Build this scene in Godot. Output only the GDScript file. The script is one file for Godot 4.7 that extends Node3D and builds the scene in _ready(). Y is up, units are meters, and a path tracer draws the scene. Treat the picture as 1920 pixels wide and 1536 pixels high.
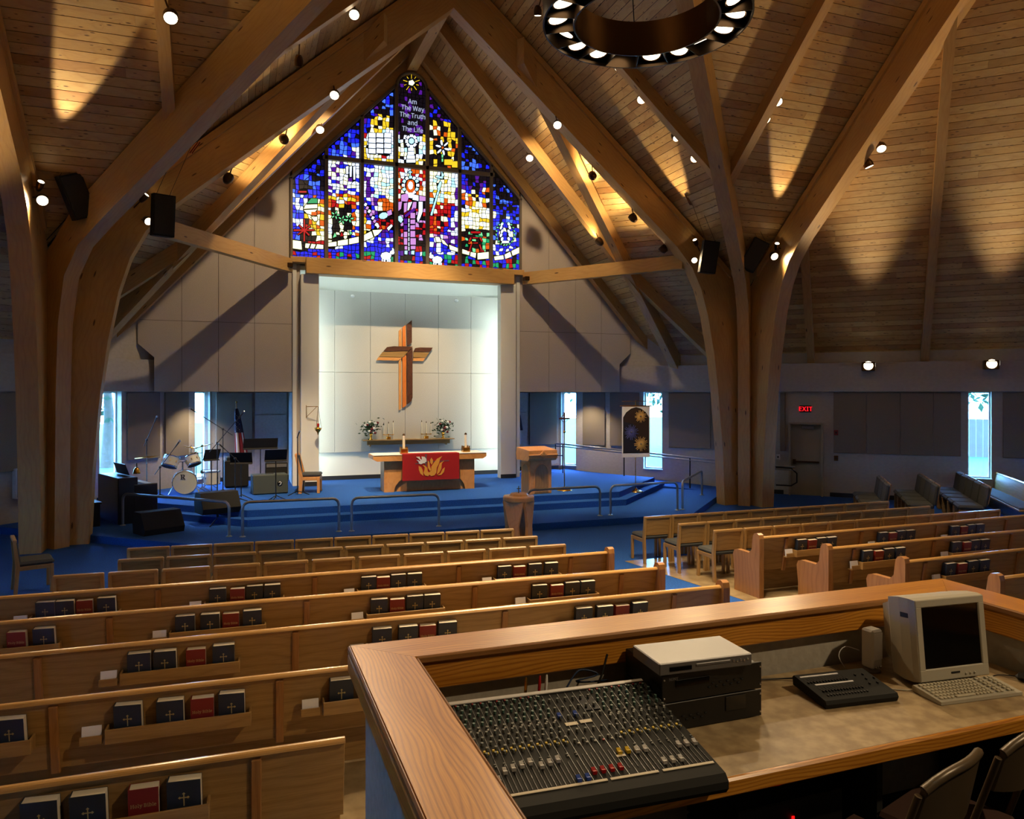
extends Node3D
# A church seen from beside its sound booth. x runs along the altar wall, y is up, the altar lies towards -z (v = -z in the comments and helpers).
var M := {}
var used := {}
var rng := RandomNumberGenerator.new()
var uvo := Vector2.ZERO

func W(x: float, h: float, v: float) -> Vector3:
	return Vector3(x, h, -v)

# ---------------------------------------------------------------- nodes
func numbered(n: String) -> String:
	var k: int = used.get(n, 0)
	used[n] = k + 1
	return n if k == 0 else "%s_%03d" % [n, k]

func thing(called: String, label: String, category: String, at := Vector3.ZERO, turn := 0.0, group := "") -> Node3D:
	var o := Node3D.new()
	o.name = numbered(called)
	add_child(o)
	o.position = at
	o.rotation.y = turn
	tag(o, label, category, group)
	return o

func tag(o: Node, label: String, category := "", group := "") -> void:
	if label: o.set_meta("label", label)
	if category: o.set_meta("category", category)
	if group: o.set_meta("group", group)

func struct(called: String, label := "") -> Node3D:
	var o := Node3D.new()
	o.name = numbered(called)
	add_child(o)
	o.set_meta("kind", "structure")
	if label: o.set_meta("label", label)
	return o

func copy(src: Node3D, at: Vector3, turn := 0.0, label := "", group := "") -> Node3D:
	var c: Node3D = src.duplicate()
	var base: String = str(src.name)
	var cut := base.rfind("_")
	if cut > 0 and base.substr(cut + 1).is_valid_int(): base = base.substr(0, cut)
	c.name = numbered(base)
	add_child(c)
	c.position = at
	c.rotation = Vector3(0, turn, 0)
	if label: c.set_meta("label", label)
	if group: c.set_meta("group", group)
	return c

func put(s: SurfaceTool, called: String, m: Material, parent: Node = null) -> MeshInstance3D:
	s.generate_normals()
	return inst(s.commit(), called, m, parent)

func inst(mesh: Mesh, called: String, m: Material, parent: Node = null, xf := Transform3D()) -> MeshInstance3D:
	var o := MeshInstance3D.new()
	o.mesh = mesh
	o.material_override = m
	o.transform = xf
	if parent == null:
		o.name = numbered(called)
		add_child(o)
	else:
		o.name = called
		parent.add_child(o, true)
	return o

func bake(s: SurfaceTool) -> ArrayMesh:
	s.generate_normals()
	return s.commit()

# ---------------------------------------------------------------- shapes
func st() -> SurfaceTool:
	var s := SurfaceTool.new()
	s.begin(Mesh.PRIMITIVE_TRIANGLES)
	s.set_smooth_group(-1)
	uvo = Vector2(rng.randf() * 7.0, rng.randf() * 7.0)
	return s

func facen(s: SurfaceTool, pts: Array, n: Vector3, g := Vector3.RIGHT) -> void:
	# a convex face turned to look along n; the grain of its material runs along g
	var a: Vector3 = pts[0]
	var m := ((pts[2] as Vector3) - a).cross((pts[1] as Vector3) - a)
	var p := pts.duplicate()
	if m.dot(n) < 0.0: p.reverse()
	var u := g
	if absf(n.normalized().dot(g)) > 0.9:
		u = Vector3.UP if absf(g.y) < 0.7 else Vector3.RIGHT
	var w := n.normalized().cross(u)
	for k in range(1, p.size() - 1):
		for q in [p[0], p[k], p[k + 1]]:
			s.set_uv(Vector2((q as Vector3).dot(u), (q as Vector3).dot(w)) + uvo)
			s.add_vertex(q)

func box(s: SurfaceTool, c: Vector3, size: Vector3, b := Basis(), bev := 0.0, g := Vector3.ZERO) -> void:
	var h := size * 0.5
	if g == Vector3.ZERO:
		g = b.x if size.x >= size.y and size.x >= size.z else (b.y if size.y >= size.z else b.z)
	var e := minf(bev, minf(h.x, minf(h.y, h.z)) * 0.9)
	for axis in 3:
		var i := (axis + 1) % 3
		var j := (axis + 2) % 3
		for sg in [-1.0, 1.0]:
			var pts := []
			for q in [[-1, -1], [1, -1], [1, 1], [-1, 1]]:
				var v := Vector3.ZERO
				v[axis] = h[axis] * sg
				v[i] = (h[i] - e) * q[0]
				v[j] = (h[j] - e) * q[1]
				pts.append(c + b * v)
			var n := Vector3.ZERO
			n[axis] = sg
			facen(s, pts, b * n, g)
		if e <= 0.0: continue
		for si in [-1.0, 1.0]:
			for sj in [-1.0, 1.0]:
				var pts2 := []
				for q in [[-1, 0], [1, 0], [1, 1], [-1, 1]]:
					var v2 := Vector3.ZERO
					v2[axis] = (h[axis] - e) * q[0]
					v2[i] = (h[i] - (e if q[1] == 1 else 0.0)) * si
					v2[j] = (h[j] - (e if q[1] == 0 else 0.0)) * sj
					pts2.append(c + b * v2)
				var n2 := Vector3.ZERO
				n2[i] = si
				n2[j] = sj
				facen(s, pts2, b * n2, g)
	if e > 0.0:
		for q in 8:
			var sg3 := Vector3(1 if q & 1 else -1, 1 if q & 2 else -1, 1 if q & 4 else -1)
			var tri := []
			for axis in 3:
				var v3 := (h - Vector3(e, e, e)) * sg3
				v3[axis] = h[axis] * sg3[axis]
				tri.append(c + b * v3)
			facen(s, tri, b * sg3, g)

func bx(c: Vector3, size: Vector3, bev := 0.0, b := Basis()) -> SurfaceTool:
	var s := st()
	box(s, c, size, b, bev)
	return s

func prism(s: SurfaceTool, poly: PackedVector2Array, xf: Transform3D, depth: float, g := Vector3.ZERO) -> void:
	# polygon in the local xy plane, drawn out along local z from 0 to depth
	var p := poly
	if Geometry2D.is_polygon_clockwise(p): p.reverse()
	var gg: Vector3 = (xf.basis.x.normalized() if g == Vector3.ZERO else g)
	var idx := Geometry2D.triangulate_polygon(p)
	for k in range(0, idx.size(), 3):
		for z in [0.0, depth]:
			var t := []
			for m in 3: t.append(xf * Vector3(p[idx[k + m]].x, p[idx[k + m]].y, z))
			facen(s, t, xf.basis.z * (1.0 if (z == depth) == (depth > 0.0) else -1.0), gg)
	for k in p.size():
		var a := p[k]
		var b := p[(k + 1) % p.size()]
		if a.distance_to(b) < 1e-5: continue
		var n := Vector2(b.y - a.y, a.x - b.x)
		facen(s, [xf * Vector3(a.x, a.y, 0), xf * Vector3(b.x, b.y, 0), xf * Vector3(b.x, b.y, depth), xf * Vector3(a.x, a.y, depth)], xf.basis * Vector3(n.x, n.y, 0), gg)

func tube(s: SurfaceTool, pts: Array, r, n := 8, closed := false) -> void:
	var m := pts.size()
	var up := Vector3.UP
	var rings := []
	var len := 0.0
	for k in m:
		var d: Vector3
		if closed: d = (pts[(k + 1) % m] as Vector3) - pts[(k - 1 + m) % m]
		else: d = (pts[mini(k + 1, m - 1)] as Vector3) - pts[maxi(k - 1, 0)]
		d = d.normalized()
		if k == 0 and absf(d.dot(up)) > 0.9: up = Vector3.RIGHT
		var a := (up - d * up.dot(d)).normalized()
		up = a
		var b := d.cross(a)
		var rr: float = r[k] if r is Array else r
		var ring := []
		for q in n:
			var an := TAU * q / n
			ring.append((pts[k] as Vector3) + (a * cos(an) + b * sin(an)) * rr)
		rings.append(ring)
	s.set_smooth_group(0)
	for k in (m if closed else m - 1):
		var k2 := (k + 1) % m
		var l2: float = len + (pts[k] as Vector3).distance_to(pts[k2])
		for q in n:
			var q2 := (q + 1) % n
			var c: Vector3 = pts[k]
			var quad := [rings[k][q], rings[k][q2], rings[k2][q2], rings[k2][q]]
			var uv := [Vector2(len, q * 0.04), Vector2(len, (q + 1) * 0.04), Vector2(l2, (q + 1) * 0.04), Vector2(l2, q * 0.04)]
			var nn: Vector3 = ((quad[2] as Vector3) - quad[0]).cross((quad[1] as Vector3) - quad[0])
			if nn.dot(((quad[0] as Vector3) + quad[1]) * 0.5 - c) < 0.0:
				quad.reverse()
				uv.reverse()
			for t in [0, 1, 2, 0, 2, 3]:
				s.set_uv(uv[t] + uvo)
				s.add_vertex(quad[t])
		len = l2
	s.set_smooth_group(-1)
	if not closed:
		facen(s, rings[0], (pts[0] as Vector3) - pts[1])
		facen(s, rings[m - 1], (pts[m - 1] as Vector3) - pts[m - 2])

func lathe(s: SurfaceTool, prof: Array, xf := Transform3D(), n := 20) -> void:
	# profile of (radius, height) from the bottom up; a repeated point makes a sharp edge
	var grp := 1
	for k in prof.size() - 1:
		var a: Vector2 = prof[k]
		var b: Vector2 = prof[k + 1]
		if a.distance_to(b) < 1e-6:
			grp += 1
			continue
		s.set_smooth_group(grp)
		for q in n:
			var t0 := TAU * q / n
			var t1 := TAU * (q + 1) / n
			var pts := []
			for c in [[a, t0], [a, t1], [b, t1], [b, t0]]:
				if c[0].x < 1e-6 and c[1] == t1: continue
				pts.append(xf * Vector3(c[0].x * cos(c[1]), c[0].y, c[0].x * sin(c[1])))
			var tm := (t0 + t1) * 0.5
			var dd := b - a
			facen(s, pts, xf.basis * Vector3(dd.y * cos(tm), -dd.x, dd.y * sin(tm)), xf.basis.y)
	s.set_smooth_group(-1)

func ball(s: SurfaceTool, c: Vector3, r: float, n := 10, sq := 1.0) -> void:
	var prof := []
	for k in 9: prof.append(Vector2(maxf(sin(PI * k / 8.0), 0.0) * r if k % 8 else 0.0, -cos(PI * k / 8.0) * r * sq))
	lathe(s, prof, Transform3D(Basis(), c), n)

func ribbon(s: SurfaceTool, lower: Array, upper: Array, side: Vector3, width: float) -> void:
	# a glued beam between two edge curves, drawn out sideways; grain follows it
	var hs := side.normalized() * width * 0.5
	var len := 0.0
	for k in lower.size() - 1:
		var l0: Vector3 = lower[k]
		var l1: Vector3 = lower[k + 1]
		var u0: Vector3 = upper[k]
		var u1: Vector3 = upper[k + 1]
		var d := (l0 + u0).distance_to(l1 + u1) * 0.5
		var w0 := l0.distance_to(u0)
		var w1 := l1.distance_to(u1)
		var mid := (l0 + l1 + u0 + u1) * 0.25
		for f in [[l0 - hs, l1 - hs, u1 - hs, u0 - hs, 0, 0, w1, w0, 1], [l0 + hs, l1 + hs, u1 + hs, u0 + hs, 0, 0, w1, w0, 2], [l0 - hs, l1 - hs, l1 + hs, l0 + hs, 2, 2, 2 + width, 2 + width, 3], [u0 - hs, u1 - hs, u1 + hs, u0 + hs, 3, 3, 3 + width, 3 + width, 4]]:
			s.set_smooth_group(f[8])
			var q := [f[0], f[1], f[2], f[3]]
			var uv := [Vector2(len, f[4]), Vector2(len + d, f[5]), Vector2(len + d, f[6]), Vector2(len, f[7])]
			var n: Vector3 = ((q[2] as Vector3) - q[0]).cross((q[1] as Vector3) - q[0])
			if n.dot(((q[0] as Vector3) + q[1] + q[2] + q[3]) * 0.25 - mid) < 0.0:
				q.reverse()
				uv.reverse()
			for t in [0, 1, 2, 0, 2, 3]:
				s.set_uv(uv[t] + uvo)
				s.add_vertex(q[t])
		len += d
	s.set_smooth_group(-1)
	var n1 := lower.size() - 1
	facen(s, [lower[0] - hs, lower[0] + hs, upper[0] + hs, upper[0] - hs], (lower[0] as Vector3) - lower[1])
	facen(s, [lower[n1] - hs, lower[n1] + hs, upper[n1] + hs, upper[n1] - hs], (lower[n1] as Vector3) - lower[n1 - 1])

func text(t: String, height: float, depth: float, called: String, m: Material, parent: Node, xf: Transform3D, font_name := "Droid Sans", weight := 400) -> MeshInstance3D:
	var tm := TextMesh.new()
	var f := SystemFont.new()
	f.font_names = PackedStringArray([font_name])
	f.font_weight = weight
	tm.font = f
	tm.font_size = 32
	tm.pixel_size = height / 23.0
	tm.depth = depth
	tm.curve_step = 2.0
	tm.text = t
	return inst(tm, called, m, parent, xf)

# ---------------------------------------------------------------- materials
func mt(called: String, col: Color, rough := 0.7, metal := 0.0, spec := 0.5) -> StandardMaterial3D:
	var m := StandardMaterial3D.new()
	m.resource_name = called
	m.albedo_color = col
	m.roughness = rough
	m.metallic = metal
	m.metallic_specular = spec
	M[called] = m
	return m

func glow(called: String, col: Color, e: float) -> StandardMaterial3D:
	var m := mt(called, Color(0.05, 0.05, 0.05), 0.4)
	m.emission_enabled = true
	m.emission = col
	m.emission_energy_multiplier = e
	return m

func wood(called: String, light: Color, dark: Color, sd: int, rings: float, warp: float, knots: int, rough: float, su: float, sv: float, lines := 0.5) -> StandardMaterial3D:
	# board figure: stretched growth rings, fibres and knots; repeats along the grain without a seam
	var w := 512
	var h := 256
	var n1 := FastNoiseLite.new()
	n1.seed = sd
	n1.frequency = 0.35
	n1.fractal_octaves = 2
	var n2 := FastNoiseLite.new()
	n2.seed = sd + 7
	n2.frequency = 1.0
	n2.fractal_octaves = 3
	var r := RandomNumberGenerator.new()
	r.seed = sd
	var kn := []
	for k in knots: kn.append([r.randf() * w, r.randf() * h, r.randf_range(2.5, 6.5)])
	var data := PackedByteArray()
	data.resize(w * h * 3)
	var at := 0
	for y in h:
		for x in w:
			var a := TAU * x / w
			var cx := cos(a)
			var cy := sin(a)
			var v := float(y) / h
			var big := n1.get_noise_3d(cx * 1.6, cy * 1.6, v * 5.0)
			var kd := 0.0
			var push := 0.0
			for q in kn:
				var dx: float = absf(x - q[0])
				dx = minf(dx, w - dx) * 0.75
				var dy: float = y - q[1]
				var d2: float = (dx * dx + dy * dy * 2.2) / (q[2] * q[2])
				if d2 < 9.0:
					kd = maxf(kd, clampf(1.25 - d2 * 0.8, 0.0, 1.0))
					push += exp(-d2 * 0.35) * 0.9
			var ring := absf(fposmod(v * rings + big * warp + push, 1.0) * 2.0 - 1.0)
			ring = pow(ring, 3.0)
			var fib := n2.get_noise_3d(cx * 2.2, cy * 2.2, v * 90.0)
			var t := clampf(0.28 + ring * lines + fib * 0.35 + big * 0.25, 0.0, 1.0)
			var c := light.lerp(dark, t)
			if kd > 0.0: c = c.lerp(Color(dark.r * 0.42, dark.g * 0.34, dark.b * 0.28), kd * 0.85)
			data[at] = int(clampf(c.r, 0, 1) * 255)
			data[at + 1] = int(clampf(c.g, 0, 1) * 255)
			data[at + 2] = int(clampf(c.b, 0, 1) * 255)
			at += 3
	var im := Image.create_from_data(w, h, false, Image.FORMAT_RGB8, data)
	im.generate_mipmaps()
	var m := mt(called, Color.WHITE, rough)
	m.albedo_texture = ImageTexture.create_from_image(im)
	m.uv1_scale = Vector3(su, sv, 1)
	return m

func tint(src: String, called: String, col: Color) -> StandardMaterial3D:
	var m: StandardMaterial3D = M[src].duplicate()
	m.resource_name = called
	m.albedo_color = col
	M[called] = m
	return m

func speckle(called: String, a: Color, b: Color, freq: float, rough: float, scale: float, bump := 0.0, sd := 3) -> StandardMaterial3D:
	var nt := NoiseTexture2D.new()
	var n := FastNoiseLite.new()
	n.seed = sd
	n.frequency = freq
	n.fractal_octaves = 4
	nt.noise = n
	nt.width = 256
	nt.height = 256
	nt.seamless = true
	var g := Gradient.new()
	g.set_color(0, a)
	g.set_color(1, b)
	g.set_offset(0, 0.25)
	g.set_offset(1, 0.75)
	nt.color_ramp = g
	var m := mt(called, Color.WHITE, rough)
	m.albedo_texture = nt
	m.uv1_triplanar = true
	m.uv1_world_triplanar = true
	m.uv1_scale = Vector3.ONE * scale
	if bump > 0.0:
		var nb := NoiseTexture2D.new()
		nb.noise = n
		nb.width = 256
		nb.height = 256
		nb.seamless = true
		nb.as_normal_map = true
		nb.bump_strength = bump
		m.normal_enabled = true
		m.normal_texture = nb
	return m

func make_materials() -> void:
	wood("pine", Color(0.80, 0.69, 0.46), Color(0.66, 0.51, 0.29), 11, 2.0, 1.2, 26, 0.5, 0.42, 1.6, 0.3)
	tint("pine", "pine_pale", Color(1.0, 0.97, 0.92))
	tint("pine", "pine_mid", Color(0.9, 0.85, 0.78))
	tint("pine", "pine_red", Color(0.88, 0.80, 0.72))
	wood("glulam", Color(0.76, 0.61, 0.37), Color(0.66, 0.49, 0.27), 23, 10.0, 1.6, 4, 0.42, 0.25, 1.0, 0.3)
	wood("oak", Color(0.64, 0.51, 0.32), Color(0.49, 0.37, 0.21), 31, 11.0, 1.1, 0, 0.3, 0.3, 1.1, 0.4)
	wood("oak_gloss", Color(0.82, 0.58, 0.22), Color(0.60, 0.37, 0.10), 37, 26.0, 2.2, 0, 0.3, 0.35, 2.6, 0.8)
	wood("oak_rail", Color(0.72, 0.56, 0.34), Color(0.58, 0.43, 0.24), 53, 11.0, 1.0, 0, 0.24, 0.3, 1.1, 0.4)
	tint("oak", "oak_red", Color(1.0, 0.90, 0.84))
	wood("maple", Color(0.82, 0.60, 0.36), Color(0.70, 0.47, 0.24), 41, 4.0, 2.0, 0, 0.4, 0.5, 1.0, 0.3)
	wood("walnut", Color(0.36, 0.20, 0.12), Color(0.21, 0.10, 0.06), 43, 6.0, 2.0, 0, 0.45, 0.8, 2.0, 0.5)
	tint("maple", "maple_warm", Color(1.0, 0.80, 0.58))
	mt("organ_wood", Color(0.07, 0.055, 0.05), 0.35)
	speckle("carpet", Color(0.0, 0.25, 0.56), Color(0.01, 0.33, 0.67), 0.08, 0.95, 1.6, 2.0)
	speckle("tan_floor", Color(0.52, 0.45, 0.34), Color(0.60, 0.53, 0.41), 0.02, 0.25, 0.6)
	speckle("wall", Color(0.66, 0.64, 0.61), Color(0.69, 0.67, 0.64), 0.05, 0.9, 0.8, 0.6)
	speckle("fabric", Color(0.47, 0.43, 0.37), Color(0.52, 0.48, 0.42), 0.12, 0.95, 2.0, 1.0)
	speckle("panel", Color(0.70, 0.66, 0.61), Color(0.73, 0.69, 0.64), 0.1, 0.9, 1.5, 0.6)
	speckle("recess_panel", Color(0.68, 0.68, 0.66), Color(0.71, 0.71, 0.69), 0.1, 0.9, 1.5, 0.4)
	speckle("counter", Color(0.55, 0.47, 0.35), Color(0.66, 0.58, 0.44), 0.03, 0.45, 1.2, 0.0, 9)
	speckle("upholstery", Color(0.19, 0.20, 0.21), Color(0.27, 0.28, 0.28), 0.2, 0.95, 3.0, 1.5)
	speckle("grass", Color(0.09, 0.22, 0.09), Color(0.15, 0.31, 0.12), 0.06, 0.95, 0.6)
	speckle("leaves", Color(0.05, 0.15, 0.05), Color(0.14, 0.28, 0.10), 0.1, 0.9, 2.0, 2.0)
	speckle("concrete", Color(0.45, 0.44, 0.42), Color(0.52, 0.51, 0.49), 0.1, 0.9, 0.7)
	speckle("fence_wood", Color(0.28, 0.23, 0.18), Color(0.36, 0.30, 0.24), 0.1, 0.9, 1.0)
	speckle("booth_wall", Color(0.62, 0.60, 0.56), Color(0.65, 0.63, 0.59), 0.06, 0.85, 1.0, 0.5)
	mt("white_paint", Color(0.84, 0.85, 0.83), 0.8)
	mt("door_paint", Color(0.60, 0.56, 0.48), 0.6)
	mt("base_board", Color(0.10, 0.11, 0.13), 0.6)
	mt("light_seal", Color(0.2, 0.2, 0.2), 0.9)
	mt("dark_gap", Color(0.10, 0.075, 0.05), 0.9)
	mt("steel", Color(0.62, 0.63, 0.65), 0.32, 0.9)
	mt("steel_dark", Color(0.12, 0.12, 0.13), 0.4, 0.6)
	mt("chrome", Color(0.85, 0.86, 0.88), 0.12, 1.0)
	mt("brass", Color(0.80, 0.60, 0.26), 0.25, 1.0)
	mt("bronze", Color(0.30, 0.21, 0.12), 0.3, 0.85)
	mt("black", Color(0.022, 0.022, 0.024), 0.5)
	mt("black_matte", Color(0.03, 0.03, 0.032), 0.85)
	mt("black_gloss", Color(0.015, 0.015, 0.018), 0.12)
	mt("charcoal", Color(0.14, 0.145, 0.145), 0.75, 0.0, 0.3)
	mt("grey_metal", Color(0.48, 0.48, 0.49), 0.35, 0.5)
	mt("beige_plastic", Color(0.66, 0.64, 0.58), 0.5)
	mt("key_cream", Color(0.72, 0.69, 0.60), 0.55)
	mt("screen", Color(0.018, 0.019, 0.02), 0.12)
	mt("white_plastic", Color(0.80, 0.80, 0.80), 0.4)
	mt("silver", Color(0.46, 0.46, 0.47), 0.4, 0.5)
	mt("wax", Color(0.88, 0.85, 0.76), 0.5)
	mt("cloth_white", Color(0.86, 0.86, 0.84), 0.9)
	mt("red_cloth", Color(0.62, 0.03, 0.055), 0.85)
	mt("gold_cloth", Color(0.84, 0.60, 0.22), 0.6)
	mt("gold_pale", Color(0.90, 0.75, 0.46), 0.6)
	mt("grey_cloth", Color(0.36, 0.28, 0.32), 0.85)
	mt("maroon_cloth", Color(0.34, 0.02, 0.03), 0.85)
	mt("navy_cover", Color(0.13, 0.165, 0.22), 0.5)
	mt("red_cover", Color(0.47, 0.12, 0.11), 0.5)
	mt("paper", Color(0.82, 0.79, 0.72), 0.9)
	mt("paper_white", Color(0.86, 0.86, 0.88), 0.9)
	mt("gilt", Color(0.74, 0.68, 0.46), 0.4, 0.3)
	mt("lead", Color(0.035, 0.03, 0.028), 0.7)
	mt("mullion", Color(0.40, 0.36, 0.31), 0.6)
	mt("flag_red", Color(0.45, 0.05, 0.08), 0.85)
	mt("flag_blue", Color(0.04, 0.06, 0.20), 0.85)
	mt("flag_white", Color(0.74, 0.72, 0.70), 0.85)
	mt("amp_green", Color(0.24, 0.27, 0.25), 0.8)
	mt("drum_white", Color(0.72, 0.73, 0.72), 0.25)
	mt("drum_head", Color(0.66, 0.68, 0.63), 0.55)
	mt("flower_red", Color(0.40, 0.05, 0.06), 0.8)
	mt("flower_white", Color(0.86, 0.85, 0.80), 0.8)
	mt("stem_green", Color(0.08, 0.20, 0.06), 0.8)
	mt("ruby", Color(0.6, 0.02, 0.03), 0.2)
	mt("knob_grey", Color(0.36, 0.38, 0.37), 0.6)
	mt("knob_teal", Color(0.26, 0.38, 0.36), 0.5)
	mt("knob_yellow", Color(0.80, 0.70, 0.18), 0.5)
	mt("fader_white", Color(0.70, 0.70, 0.70), 0.5)
	mt("fader_blue", Color(0.08, 0.25, 0.62), 0.4)
	mt("fader_red", Color(0.62, 0.05, 0.07), 0.4)
	mt("fader_yellow", Color(0.78, 0.66, 0.10), 0.4)
	mt("chair_brown", Color(0.33, 0.28, 0.21), 0.35, 0.2)
	mt("cushion_brown", Color(0.20, 0.10, 0.05), 0.8)
	mt("alarm_red", Color(0.45, 0.06, 0.05), 0.5)
	mt("blue_cable", Color(0.05, 0.16, 0.30), 0.5)
	mt("banner_brown", Color(0.16, 0.085, 0.05), 0.8)
	mt("banner_navy", Color(0.045, 0.05, 0.14), 0.8)
	mt("thread_gold", Color(0.82, 0.66, 0.36), 0.5)
	mt("thread_blue", Color(0.33, 0.35, 0.60), 0.5)
	mt("copper", Color(0.42, 0.18, 0.10), 0.3, 0.8)
	var gl := mt("window_glass", Color(0.9, 0.97, 1.0, 0.06), 0.02)
	gl.transparency = BaseMaterial3D.TRANSPARENCY_ALPHA
	glow("lamp_lens", Color(1.0, 0.90, 0.74), 7.0)
	glow("ring_lens", Color(1.0, 0.90, 0.74), 6.0)
	glow("tube_glow", Color(0.86, 1.0, 0.94), 4.0)
	glow("exit_glow", Color(1.0, 0.10, 0.16), 1.1)
	glow("led_red", Color(1.0, 0.03, 0.03), 4.0)
	M.drum_head.rim_enabled = false
	M.ring_metal = mt("ring_metal", Color(0.20, 0.15, 0.10), 0.3, 0.9)

# ---------------------------------------------------------------- light
const WARM := Color(1.0, 0.87, 0.68)
const COOL := Color(0.93, 1.0, 0.98)

func spot(at: Vector3, to: Vector3, energy: float, angle: float, blend := 0.6, size := 0.05, col := WARM, parent: Node = null) -> SpotLight3D:
	var l := SpotLight3D.new()
	l.name = "spot_beam"
	(parent if parent else self).add_child(l, true)
	l.global_position = at
	var up := Vector3.UP if absf((to - at).normalized().y) < 0.98 else Vector3.RIGHT
	l.look_at_from_position(at, to, up)
	l.light_energy = energy
	l.light_color = col
	l.spot_angle = angle
	l.spot_angle_attenuation = blend
	l.spot_range = 60.0
	l.spot_attenuation = 2.0
	l.light_size = size
	l.shadow_enabled = true
	return l

func strip_light(at: Vector3, to: Vector3, w: float, h: float, energy: float, col: Color, parent: Node) -> void:
	var l := AreaLight3D.new()
	l.name = "strip_glow"
	parent.add_child(l, true)
	var up := Vector3.UP if absf((to - at).normalized().y) < 0.98 else Vector3.BACK
	l.look_at_from_position(at, to, up)
	l.area_size = Vector2(w, h)
	l.light_energy = energy
	l.light_color = col
	l.area_range = 60.0
	l.shadow_enabled = true

# a can-shaped lamp on a bracket, looking from "at" towards "to"
func lamp_can(at: Vector3, to: Vector3, mount: Vector3, energy: float, angle: float, label: String, group: String, r := 0.085, blend := 0.7) -> Node3D:
	var t := thing("can_spotlight", label, "spotlight", at, 0.0, group)
	var d := (to - at).normalized()
	var up := Vector3.UP if absf(d.y) < 0.95 else Vector3.RIGHT
	var b := Basis(d.cross(up).normalized(), d, d.cross(up).normalized().cross(d))
	var s := st()
	lathe(s, [Vector2(0.0, -0.2), Vector2(r * 0.55, -0.2), Vector2(r * 0.8, -0.16), Vector2(r, -0.1), Vector2(r, 0.0), Vector2(r, 0.0), Vector2(r * 0.92, 0.0), Vector2(r * 0.92, -0.02)], Transform3D(b, Vector3.ZERO), 16)
	var body := put(s, "lamp_can", M.bronze, t)
	s = st()
	lathe(s, [Vector2(0, -0.012), Vector2(r * 0.9, -0.012), Vector2(r * 0.9, -0.012), Vector2(r * 0.86, -0.006), Vector2(0, -0.002)], Transform3D(b, Vector3.ZERO), 16)
	put(s, "lamp_lens", M.lamp_lens, body)
	if mount != Vector3.ZERO:
		s = st()
		tube(s, [b * Vector3(0, -0.1, 0), b * Vector3(0, -0.1, 0) * 0.3 + mount * 0.6, mount], 0.014, 6)
		put(s, "lamp_bracket", M.bronze, t)
	if energy > 0.0: spot(at + d * 0.02, to, energy, angle, blend, r * 0.8, WARM, t)
	return t

# ---------------------------------------------------------------- shell
func tdir(a: Vector2, b: Vector2) -> Vector3:
	var d := (b - a).normalized()
	return Vector3(d.x, 0, -d.y)

func wall(called: String, a: Vector2, b: Vector2, outward: Vector2, thick: float, h0: float, h1: float, holes: Array, m: Material) -> Node3D:
	# a wall whose room face runs from a to b, (x, v), with openings [from, to, bottom, top] measured along it
	var o := struct(called)
	var t := tdir(a, b)
	var n := Vector3(outward.x, 0, -outward.y).normalized()
	var bs := Basis(t, Vector3.UP, t.cross(Vector3.UP))
	var s := st()
	var L := a.distance_to(b)
	var p := 0.0
	var base := W(a.x, 0, a.y) + n * thick * 0.5
	for hole in holes + [[L, L, h0, h1]]:
		if hole[0] - p > 0.001: box(s, base + t * (p + hole[0]) * 0.5 + Vector3.UP * (h0 + h1) * 0.5, Vector3(hole[0] - p, h1 - h0, thick), bs)
		if hole[1] > hole[0]:
			var w: float = hole[1] - hole[0]
			if hole[2] > h0: box(s, base + t * (hole[0] + w / 2) + Vector3.UP * (h0 + hole[2]) * 0.5, Vector3(w, hole[2] - h0, thick), bs)
			if hole[3] < h1: box(s, base + t * (hole[0] + w / 2) + Vector3.UP * (h1 + hole[3]) * 0.5, Vector3(w, h1 - hole[3], thick), bs)
		p = hole[1]
	put(s, "wall_slab", m, o)
	return o

func on_wall(a: Vector2, b: Vector2, along: float, h: float, inward: float) -> Vector3:
	var t := tdir(a, b)
	var n := t.cross(Vector3.UP)
	return W(a.x, h, a.y) + t * along + n * inward

func wall_panel(parent: Node, a: Vector2, b: Vector2, s0: float, s1: float, h0: float, h1: float, thick: float, m: Material, called := "acoustic_panel") -> void:
	var t := tdir(a, b)
	var n := t.cross(Vector3.UP)
	var s := st()
	box(s, W(a.x, (h0 + h1) / 2, a.y) + t * (s0 + s1) * 0.5 + n * thick * 0.5, Vector3(s1 - s0 - 0.008, h1 - h0 - 0.008, thick), Basis(t, Vector3.UP, n), 0.008)
	put(s, called, m, parent)

func slit_window(n: int, a: Vector2, b: Vector2, s0: float, s1: float, h0: float, h1: float) -> void:
	var o := struct("window_%d" % n)
	var t := tdir(a, b)
	var nn := t.cross(Vector3.UP)
	var bs := Basis(t, Vector3.UP, nn)
	var c := W(a.x, (h0 + h1) / 2, a.y) + t * (s0 + s1) * 0.5 - nn * 0.2
	var w := s1 - s0
	var s := st()
	for k in [-1, 1]:
		box(s, c + t * k * (w / 2 - 0.02), Vector3(0.04, h1 - h0, 0.06), bs, 0.004)
		box(s, c + Vector3.UP * k * ((h1 - h0) / 2 - 0.02), Vector3(w - 0.08, 0.04, 0.06), bs, 0.004)
	put(s, "window_frame", M.white_paint, o)
	s = st()
	box(s, c, Vector3(w - 0.08, h1 - h0 - 0.08, 0.008), bs)
	put(s, "window_pane", M.window_glass, o)
	s = st()
	box(s, W(a.x, h0 - 0.012, a.y) + t * (s0 + s1) * 0.5 - nn * 0.08, Vector3(w + 0.06, 0.024, 0.24), bs, 0.004)
	put(s, "window_sill", M.white_paint, o)

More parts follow.
